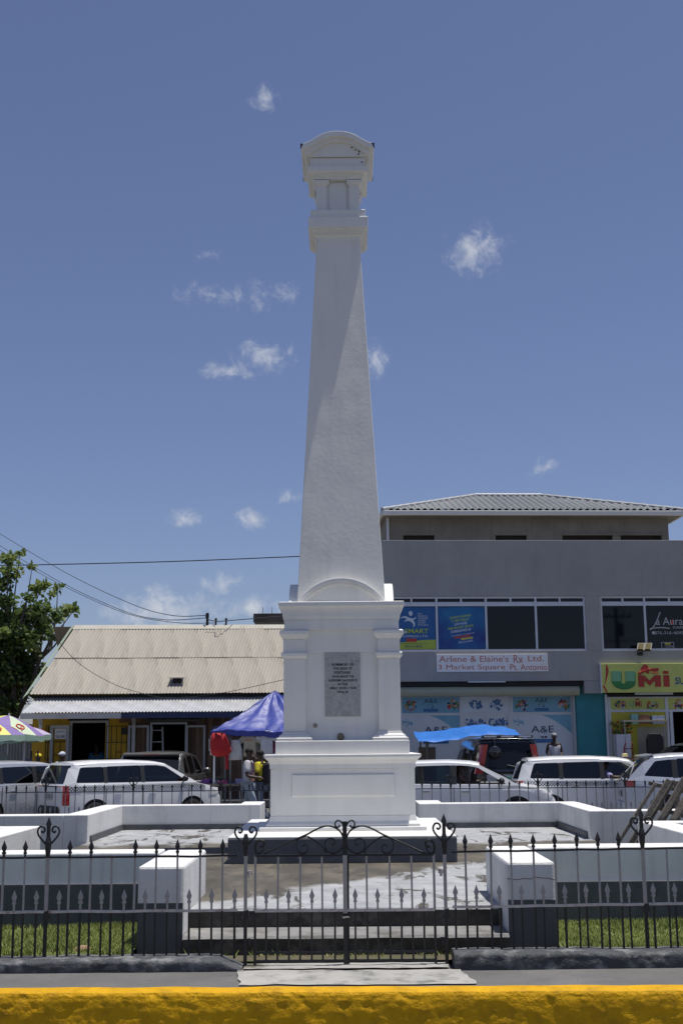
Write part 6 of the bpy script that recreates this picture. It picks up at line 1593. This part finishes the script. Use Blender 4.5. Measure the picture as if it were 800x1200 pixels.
SEDAN = dict(FIELDER, roof=[(-1.75, .93), (-1.15, 1.32), (-1.0, 1.38), (-.7, 1.42), (-.2, 1.435), (.30, 1.41), (.52, 1.37), (1.42, .90)], cab=(-1.6, 1.40),
    windows=[[(-1.35, .98), (-1.12, .97), (-1.12, 1.27), (-1.16, 1.25)], [(-1.03, .96), (-.14, .95), (-.14, 1.33), (-1.0, 1.30)], [(-.02, .95), (1.1, .94), (.46, 1.28), (.25, 1.31), (-.02, 1.33)]])
def at(px, Y, py=940): p = PY(px, py, Y); return (p.x, Y, GZ)
RZ = math.radians
make_car('station_wagon', 'white station wagon with checkered stripe parked before the mustard shop', PROBOX, at(153, 30.6), RZ(36), 'car_white', checker=True)
make_car('station_wagon', 'silver station wagon under the market umbrellas, nose behind the checkered wagon', PROBOX, at(19, 30.5), RZ(52), 'car_silver')
make_car('hatchback', 'dark grey hatchback with red tail lamps parked facing the dark shop doorway', HATCH, at(191, 33.6), RZ(88), 'car_grey')
make_car('station_wagon', 'white wagon with open windows and driver beside the monument base', FIELDER, at(536, 29.3), RZ(-5), 'car_white', 'glass_mid', open_front=True)
make_car('sport_utility', 'black tall utility car with roof lamps seen from behind, green number plate', SUVB, at(580, 34.3), RZ(93), 'car_black', plate='plate_green')
make_car('station_wagon', 'white station wagon with checkered stripe and driver resting arm on the door', PROBOX, at(704, 30.3), RZ(-2), 'car_white', checker=True, open_front=True)
make_car('hatchback', 'pale silver hatchback with rear spoiler in front of the checkered taxi wagon', HATCH, at(840, 28.6), RZ(-6), 'car_pearl')
make_car('sport_utility', 'dark teal car parked close to the supermarket door', SUVB, at(822, 35.0), RZ(196), 'car_teal')
make_car('saloon_car', 'pale olive saloon mostly hidden behind the checkered taxi wagon', SEDAN, at(705, 34.6), RZ(-4), 'car_olive')
# roof lamp bar and round rear mirror of the black car
bc = [o for o in COL.objects if o.get('label', '').startswith('black tall utility')][0]
bc.scale = (1.08, 1.08, 1.08)
m = MB(); m.box(-2.0, -1.86, -.62, .62, 1.835, 1.90); lbar = m.build('lamp_bar', M['car_black'], bc, bevel=.02)
for y in (-.42, 0, .42): m = MB(); m.box(-2.012, -2.001, y-.15, y+.15, 1.852, 1.885); m.build('lamp', M['lamp_clear'], lbar)
m = MB(); m.tube([(-2.0, .34, 1.84), (-2.12, .34, 1.78), (-2.14, .34, 1.62)], .016, 6); m.build('mirror_arm', M['trim'], bc)
m = MB(); m.ball((-2.16, .34, 1.52), (.05, .15, .13), 12); m.build('rear_mirror', M['car_black'], bc, smooth=60)
m = MB(); m.tube([(-2.16, -.35, 1.12), (-2.13, .05, 1.2)], .012, 5); m.build('wiper', M['trim'], bc)
m = MB(); m.box(-2.168, -2.16, -.55, .55, .70, .98); m.build('plate_panel', M['car_silver'], bc)
tx_ = [o for o in COL.objects if o.get('label', '').startswith('white station wagon with checkered stripe and driver')][0]
m = MB(); m.tiers([((.06, .11), 1.52), ((.05, .10), 1.585), ((.035, .07), 1.60)], .62, -.0); m.v = [(x, y, z-.02) for x, y, z in m.v]; m.build('taxi_lamp', flat('taxi_lamp_yellow', (.65, .55, .25), .4), tx_)

# ================================================================== PEOPLE
def skin_obj(name, verts, edges, radii, mat, parent, root=0, sub=2):
    me = D.meshes.new(name); me.from_pydata([tuple(v) for v in verts], edges, []); me.materials.append(mat)
    o = link(name, me, parent); mo = o.modifiers.new('skin', 'SKIN'); mo.use_smooth_shade = True
    if not me.skin_vertices: me.attributes.new('skin', 'FLOAT', 'POINT')
    for i, r in enumerate(radii):
        r = r if isinstance(r, tuple) else (r, r); me.skin_vertices[0].data[i].radius = r; me.skin_vertices[0].data[i].use_root = (i == root)
    sb = o.modifiers.new('sub', 'SUBSURF'); sb.levels = sb.render_levels = sub
    return o
def person(label, loc, rz, J, cols, h=1.0, hair='short', group=None, cap=None, long_shirt=0., bag=None, sleeves=True):
    """J: joint overrides; faces -Y locally"""
    P = dict(pel=(0, 0, .95), sp=(0, .01, 1.12), ch=(0, .0, 1.32), nk=(0, .01, 1.47), hb=(0, -.01, 1.55), hm=(0, -.025, 1.64), ht=(0, -.01, 1.72),
             sl=(-.18, 0, 1.41), el=(-.24, .03, 1.13), wl=(-.24, -.10, .90), sr=(.18, 0, 1.41), er=(.24, .03, 1.13), wr=(.24, -.10, .90),
             hl=(-.09, 0, .90), kl=(-.10, -.02, .50), al=(-.10, .03, .09), tl=(-.11, -.13, .035), hr=(.09, 0, .90), kr=(.10, -.02, .50), ar=(.10, .03, .09), tr=(.11, -.13, .035))
    P.update(J); P = {k: Vector(v)*h for k, v in P.items()}
    t = thing('person', label, 'person', loc, rz, group)
    SK = M['skin']
    order = ['pel', 'sp', 'ch', 'nk', 'hb', 'hm', 'ht', 'sl', 'el', 'wl', 'sr', 'er', 'wr', 'hl', 'kl', 'al', 'tl', 'hr', 'kr', 'ar', 'tr']
    R = dict(pel=(.14, .11), sp=(.125, .10), ch=(.15, .11), nk=.055, hb=.06, hm=(.075, .09), ht=(.06, .07), sl=.06, el=.043, wl=.03, sr=.06, er=.043, wr=.03, hl=.085, kl=.058, al=.042, tl=.03, hr=.085, kr=.058, ar=.042, tr=.03)
    E = [('pel', 'sp'), ('sp', 'ch'), ('ch', 'nk'), ('nk', 'hb'), ('hb', 'hm'), ('hm', 'ht'), ('ch', 'sl'), ('sl', 'el'), ('el', 'wl'), ('ch', 'sr'), ('sr', 'er'), ('er', 'wr'), ('pel', 'hl'), ('hl', 'kl'), ('kl', 'al'), ('al', 'tl'), ('pel', 'hr'), ('hr', 'kr'), ('kr', 'ar'), ('ar', 'tr')]
    ix = {k: i for i, k in enumerate(order)}
    body = skin_obj('body', [P[k] for k in order], [(ix[a], ix[b]) for a, b in E], [tuple(x*h for x in (R[k] if isinstance(R[k], tuple) else (R[k], R[k]))) for k in order], SK, t)
    # hands with palm, four fingers and thumb
    for s, (e, w) in ((-1, ('el', 'wl')), (1, ('er', 'wr'))):
        d = (P[w]-P[e]).normalized(); a = d.cross(Vector((0, 0, 1)));
        if a.length < .2: a = Vector((0, -1, 0))
        a.normalize(); b = a.cross(d); q = MB(); w0 = P[w]
        q.tube([w0-d*.02, w0+d*.04, w0+d*.085], [.028*h, .036*h, .030*h], 8)
        for k in range(4):
            base = w0+d*.08+a*(.024-.016*k); L = (.070, .078, .073, .058)[k]; q.tube([base, base+d*L*.5+b*-.006, base+d*L*.85+b*-.028], [.0095, .0085, .006], 6)
        th = w0+d*.03+a*.032; q.tube([th, th+d*.03+a*.02, th+d*.062+a*.022-b*.008], [.011, .010, .007], 6)
        q.build('hand', SK, t, smooth=60)
    hd = (P['ht']-P['hb']).normalized(); fw = Vector((0, -1, 0)); fw = (fw-hd*fw.dot(hd)).normalized(); rt_ = hd.cross(fw)
    c = P['hm']
    q = MB(); q.ball(c+fw*.098*h-hd*.005*h, (.014*h, .020*h, .022*h), 8); q.build('nose', SK, t, smooth=60)
    q = MB(); q.ball(c+fw*.085*h-hd*.052*h, (.028*h, .012*h, .010*h), 8); q.build('mouth', SK, t, smooth=60)
    for s in (-1, 1):
        q = MB(); q.ball(c+rt_*s*.080*h-hd*.005, (.012*h, .022*h, .032*h), 8); q.build('ear', SK, t, smooth=60)
        q = MB(); q.ball(c+fw*.088*h+rt_*s*.032*h+hd*.015*h, (.013*h, .008*h, .008*h), 8); q.build('eye', flat('eye_dark', (.02, .015, .012), .3), t, smooth=60)
    if hair and not cap:
        q = MB(); q.ball(c+hd*.045*h-fw*.012*h, (.090*h, .102*h, .075*h), 14); q.v = [(x+.006*nz3(x*40, y*40, z*40), y, z+.006*nz3(x*33, y*30, z*40)) for x, y, z in q.v]; q.build('hair', M['hair'], t, smooth=60)
    if cap:
        cm2 = flat('cap_'+label[:12], cap, .7); q = MB(); q.ball(c+hd*.045*h, (.094*h, .104*h, .078*h), 14); ca = q.build('cap', cm2, t, smooth=60)
        q = MB(); q.ball(c+hd*.05*h+fw*.10*h, (.07*h, .08*h, .010*h), 10); q.build('peak', cm2, ca, smooth=60)
    # clothes
    shirt, trou, shoe = cols
    sm = pmat('shirt_'+label[:14], shirt, .85, var=.12, vs=9); tm = pmat('trousers_'+label[:14], trou, .85, var=.15, vs=7)
    up = ['pel', 'sp', 'ch', 'sl', 'sr']; vs = [P[k] for k in up]; rr = [(.165, .125), (.155, .125), (.172, .13), .085, .085]
    ed = [(0, 1), (1, 2), (2, 3), (2, 4)]
    for a, b in (('sl', 'el'), ('sr', 'er')) if sleeves else ():
        vs.append(P[a].lerp(P[b], .75)); rr.append(.072); ed.append((3 if a == 'sl' else 4, len(vs)-1))
    if long_shirt: vs.append(P['pel']-Vector((0, 0, long_shirt))); rr.append((.17, .135)); ed.append((0, len(vs)-1))
    skin_obj('shirt', vs, ed, [tuple(x*h for x in (q if isinstance(q, tuple) else (q, q))) for q in rr], sm, t, 2)
    lo = ['pel', 'hl', 'kl', 'al', 'hr', 'kr', 'ar']; vs = [P[k] for k in lo]; vs[0] = vs[0]-Vector((0, 0, .02))
    skin_obj('trousers', vs, [(0, 1), (1, 2), (2, 3), (0, 4), (4, 5), (5, 6)], [tuple(x*h for x in q) for q in ((.155, .125), (.105, .105), (.08, .08), (.066, .066), (.105, .105), (.08, .08), (.066, .066))], tm, t, 0)
    for a, b in (('al', 'tl'), ('ar', 'tr')):
        q = MB(); d = (P[b]-P[a]); d.z = 0; d.normalize(); s0 = Vector((P[a].x, P[a].y, P[b].z)); z0 = Vector((0, 0, 1))
        q.tube([s0-d*.08+z0*.02, s0-d*.05+z0*.025, s0+d*.05+z0*.025, s0+d*.14+z0*.012, s0+d*.20+z0*.004], [.03, .048, .047, .044, .022], 10); q.build('shoe', flat('shoe_%.2f' % shoe[0], shoe, .7), t, smooth=60)
    if bag:
        q = MB(); c0 = (P['ch']+P['sp'])/2; q.box(c0.x-.16, c0.x+.16, c0.y+.10, c0.y+.30, c0.z-.26, c0.z+.24); bg_ = q.build('backpack', flat('backpack_black', (.018, .018, .02), .8), t, bevel=.06)
        q = MB(); q.box(c0.x-.12, c0.x+.12, c0.y+.28, c0.y+.35, c0.z-.22, c0.z-.02); q.build('pocket', flat('backpack_grey', (.04, .04, .045), .8), bg_, bevel=.03)
        for s in (-1, 1): q = MB(); q.tube(smoothpts([c0+Vector((s*.11, .12, .22)), c0+Vector((s*.12, -.02, .20)), c0+Vector((s*.13, -.135, .05)), c0+Vector((s*.13, .02, -.20)), c0+Vector((s*.12, .12, -.2))], 4), .018, 6); q.build('strap', flat('backpack_black', (.018, .018, .02), .8), bg_)
    return t
# two men walking right past the stall
wk = dict(kl=(-.10, -.16, .52), al=(-.10, -.10, .12), tl=(-.10, -.28, .05), kr=(.10, .06, .50), ar=(.10, .30, .14), tr=(.10, .16, .04))
pw1 = at(291, 29.6); p1 = person('man in white patterned shirt and pale jeans walking before the stall', pw1, RZ(82), dict(wk, er=(.25, -.02, 1.12), wr=(.20, -.27, 1.08), el=(-.24, -.02, 1.12), wl=(-.16, -.27, 1.08)), ((.52, .50, .52), (.27, .31, .36), (.3, .3, .3)), h=1.02, long_shirt=.10)
# dark and orange print panels on the patterned shirt
m = MB(); m.grid(lambda u, v: (.172*math.sin(-1.1+2.2*u)*1.0, -.145*math.cos(-1.1+2.2*u)-.004, 1.02+.42*v), 8, 4); m.build('shirt_panel', pmat('print_panel', (.09, .06, .09), .85, var=.6, vs=18, dirt=(.45, .2, .1), damt=.9, ds=9), p1, smooth=60)
pw2 = at(305, 29.9); person('man in yellow shirt with black backpack walking beside the pedestal', pw2, RZ(-112), dict(kl=(-.10, -.14, .52), al=(-.10, -.05, .12), tl=(-.10, -.22, .05), kr=(.10, .05, .50), ar=(.10, .24, .12), tr=(.10, .10, .04), wl=(-.20, -.26, 1.05), el=(-.25, -.02, 1.13)), ((.60, .50, .03), (.12, .14, .20), (.04, .04, .04)), h=.99, bag=True)
# standing by the pharmacy window
pv = GB.o+GB.u*GB.px(650, 900, -1.0)[0]+GB.n*-1.0
person('person in white vest with cap and shoulder strap standing before the pharmacy window', (pv.x, pv.y, .175), RZ(5), dict(el=(-.25, .04, 1.13), wl=(-.17, -.16, 1.02), er=(.25, .04, 1.13), wr=(.17, -.16, 1.02)), ((.55, .53, .58), (.03, .03, .04), (.03, .03, .03)), h=.99, cap=(.25, .25, .27), sleeves=False)
# heads of people beyond the parked wagons
person('person in yellow cap standing behind the silver wagon', at(43, 34), RZ(30), {}, ((.35, .03, .03), (.05, .05, .08), (.03, .03, .03)), h=.96, cap=(.65, .5, .03))
person('person in pale cap standing behind the checkered wagon before the shop', at(72, 35), RZ(-20), {}, ((.4, .4, .45), (.05, .05, .08), (.03, .03, .03)), h=.98, cap=(.5, .52, .6))
dp = LB.o+LB.u*bx_(110)+LB.n*.9
person('person in blue shirt standing in the dark doorway of the mustard shop', (dp.x, dp.y, .0), RZ(0), {}, ((.03, .12, .25), (.04, .04, .05), (.03, .03, .03)), h=.97)
# drivers
def seated(car_label, label, shirt, arm_out=False, h=.97):
    car = [o for o in COL.objects if o.get('label', '').startswith(car_label)][0]
    hd_ = car.rotation_euler.z; L = Vector((.12, -.37, 0)); L.rotate(Euler((0, 0, hd_)))
    J = dict(pel=(0, 0, .70), sp=(0, .05, .86), ch=(0, .09, 1.05), nk=(0, .09, 1.20), hb=(0, .07, 1.27), hm=(0, .055, 1.36), ht=(0, .07, 1.44), sl=(-.18, .08, 1.14), sr=(.18, .08, 1.14),
             el=(-.22, -.10, .95), wl=(-.10, -.36, 1.0), er=(.22, -.10, .95), wr=(.10, -.36, 1.0), hl=(-.09, -.02, .68), kl=(-.11, -.42, .74), al=(-.11, -.62, .46), tl=(-.11, -.78, .44), hr=(.09, -.02, .68), kr=(.11, -.42, .74), ar=(.11, -.62, .46), tr=(.11, -.78, .44))
    if arm_out: J.update(sl=(-.2, .06, 1.12), el=(-.54, -.05, 1.05), wl=(-.50, -.33, 1.06))
    c = car.location
    # faces local -Y => turn so it looks along the car heading
    person(label, (c.x+L.x, c.y+L.y, GZ+.02), hd_+PI/2, {k: ((v[0] if not arm_out else v[0])*-1 if False else v[0], v[1], v[2]) for k, v in J.items()}, (shirt, (.05, .05, .07), (.03, .03, .03)), h=h)
seated('white wagon with open windows', 'driver with brown hair seated in the white wagon beside the monument', (.10, .06, .05))
seated('white station wagon with checkered stripe and driver', 'driver in lilac shirt resting an arm on the taxi wagon door', (.28, .27, .5), True)

# ================================================================== LEANING TIMBER
rk = thing('timber_frame', 'old weathered timber frame leaning against the white wall', 'timber', (3.2, 15.35, .315))
def rail_b(p0, p1, w, d, name, par=rk, mat='old_timber'):
    p0, p1 = Vector(p0), Vector(p1); z = (p1-p0).normalized(); a = Vector((0, 1, 0)).cross(z).normalized(); b = z.cross(a)
    m = MB(); vs = []; n = 8
    for i in range(n+1):
        c = p0.lerp(p1, i/n)+a*.006*nz3(i, p0.x*9, 0)
        for (s, t_) in ((-1, -1), (1, -1), (1, 1), (-1, 1)): vs.append(c+a*s*w/2+b*t_*d/2)
    fs = [(i*4+k, i*4+(k+1) % 4, i*4+4+(k+1) % 4, i*4+4+k) for i in range(n) for k in range(4)]+[(3, 2, 1, 0), (n*4, n*4+1, n*4+2, n*4+3)]
    m.add(vs, fs); return m.build(name, M[mat], par, bevel=.006)
for k, (x, y, L, tl_) in enumerate(((0, .0, .86, .52), (.15, -.05, .92, .52), (.26, .10, .90, .50), (.33, -.10, .94, .50), (.41, .05, .90, .48), (.48, -.12, .93, .47), (.56, .02, .90, .46))):
    rail_b((x, y, 0), (x+tl_*1.08, y-.03*k, L*.92), .042 if k % 2 == 0 else .065, .04, 'rail')
for z, a, b in ((.52, .52, .92), (.80, .50, 1.0)): rail_b((a, .10, z), (b, .08, z-.12), .05, .03, 'crosspiece')
rail_b((.78, -.1, .0), (.80, -.1, .83), .05, .05, 'strut')

# ================================================================== POLE ACROSS THE STREET (seen mirrored in the cafe window)
def mirror_pt(px, py, dist):
    lx_, lz_ = GB.px(px, py, .11); P_ = GB.o+GB.u*lx_+GB.n*.11; P_.z = lz_; d = (P_-CE).normalized(); d2 = d-GB.n*2*d.dot(GB.n); return P_+d2*dist
b0 = mirror_pt(723, 760, 62); ut = thing('utility_pole', 'dark wooden utility pole with transformer and wires, mirrored in the cafe window', 'pole', (b0.x, b0.y, GZ))
zt0 = mirror_pt(723, 712, 62).z-GZ; ztr0 = mirror_pt(723, 746, 62).z-GZ; ztr1 = mirror_pt(723, 731, 62).z-GZ
m = MB(); m.tube([(0, 0, 0), (0, 0, zt0)], [.2, .15], 10); m.build('shaft', M['trim'], ut, smooth=50)
m = MB(); m.lathe([(0, ztr0), (.34, ztr0), (.36, ztr0+.1), (.36, ztr1-.1), (.3, ztr1), (0, ztr1)], 16, (.1, .42, 0)); m.build('transformer', M['trim'], ut, smooth=50)
m = MB(); m.box(-1.3, 1.3, -.06, .06, zt0-.8, zt0-.65); m.build('crossarm', M['trim'], ut)
for x in (-1.2, -.6, .6, 1.2): m = MB(); m.lathe([(.0, .0), (.06, 0), (.08, .08), (.05, .2), (0, .22)], 10, (x, 0, zt0-.65)); m.build('insulator', M['trim'], ut)
m = MB(); m.tube(smoothpts([(.1, .4, ztr1), (.6, .3, ztr1+.8), (.7, .1, zt0-.2), (.4, 0, zt0)], 5), .04, 5); m.build('drop_cable', M['trim'], ut)
m = MB(); m.tube([(-1.8, 0, ztr0-.4), (2.2, 0, ztr0-.3)], .05, 5); m.build('service_cable', M['trim'], ut)
# more stock under the tent: hanging bags and a rack of belts
for k, (px_, py_, w, h, c, lab) in enumerate(((249, 866, .16, .30, (.5, .45, .45), 'small pale bag hung on the tent corner beside the red garment'), (284, 862, .20, .34, (.04, .04, .05), 'black bag hung between white tank top and beige shirt'),
        (303, 868, .22, .46, (.30, .27, .22), 'sand coloured vest hung between beige and white shirts'), (322, 868, .2, .5, (.25, .03, .10), 'dark pink skirt hung next to the white shirt'))):
    p = PY(px_, py_, TY-1.43); t = thing('hanging_stock', lab, 'clothing', (p.x, TY-1.43+.02*k, p.z-h), 0, 'clothes hung under the blue tent')
    m = MB(); m.grid(lambda u, v: (-w/2+w*u*(1-.1*v), .03*math.sin(u*9+k), h*v), 8, 6); o = m.build('cloth', pmat('stock_%d' % k, c, .85, var=.15, vs=8), t, smooth=60); sd = o.modifiers.new('s', 'SOLIDIFY'); sd.thickness = .015
    m = MB(); m.tube([(-w*.3, 0, h), (0, 0, h+.07), (w*.3, 0, h)], .008, 5); m.build('strap', M['trim'], t)

for o in COL.objects:
    if o.get('label', '').startswith('dark grey hatchback'): o.scale = (1.06, 1.06, 1.07)
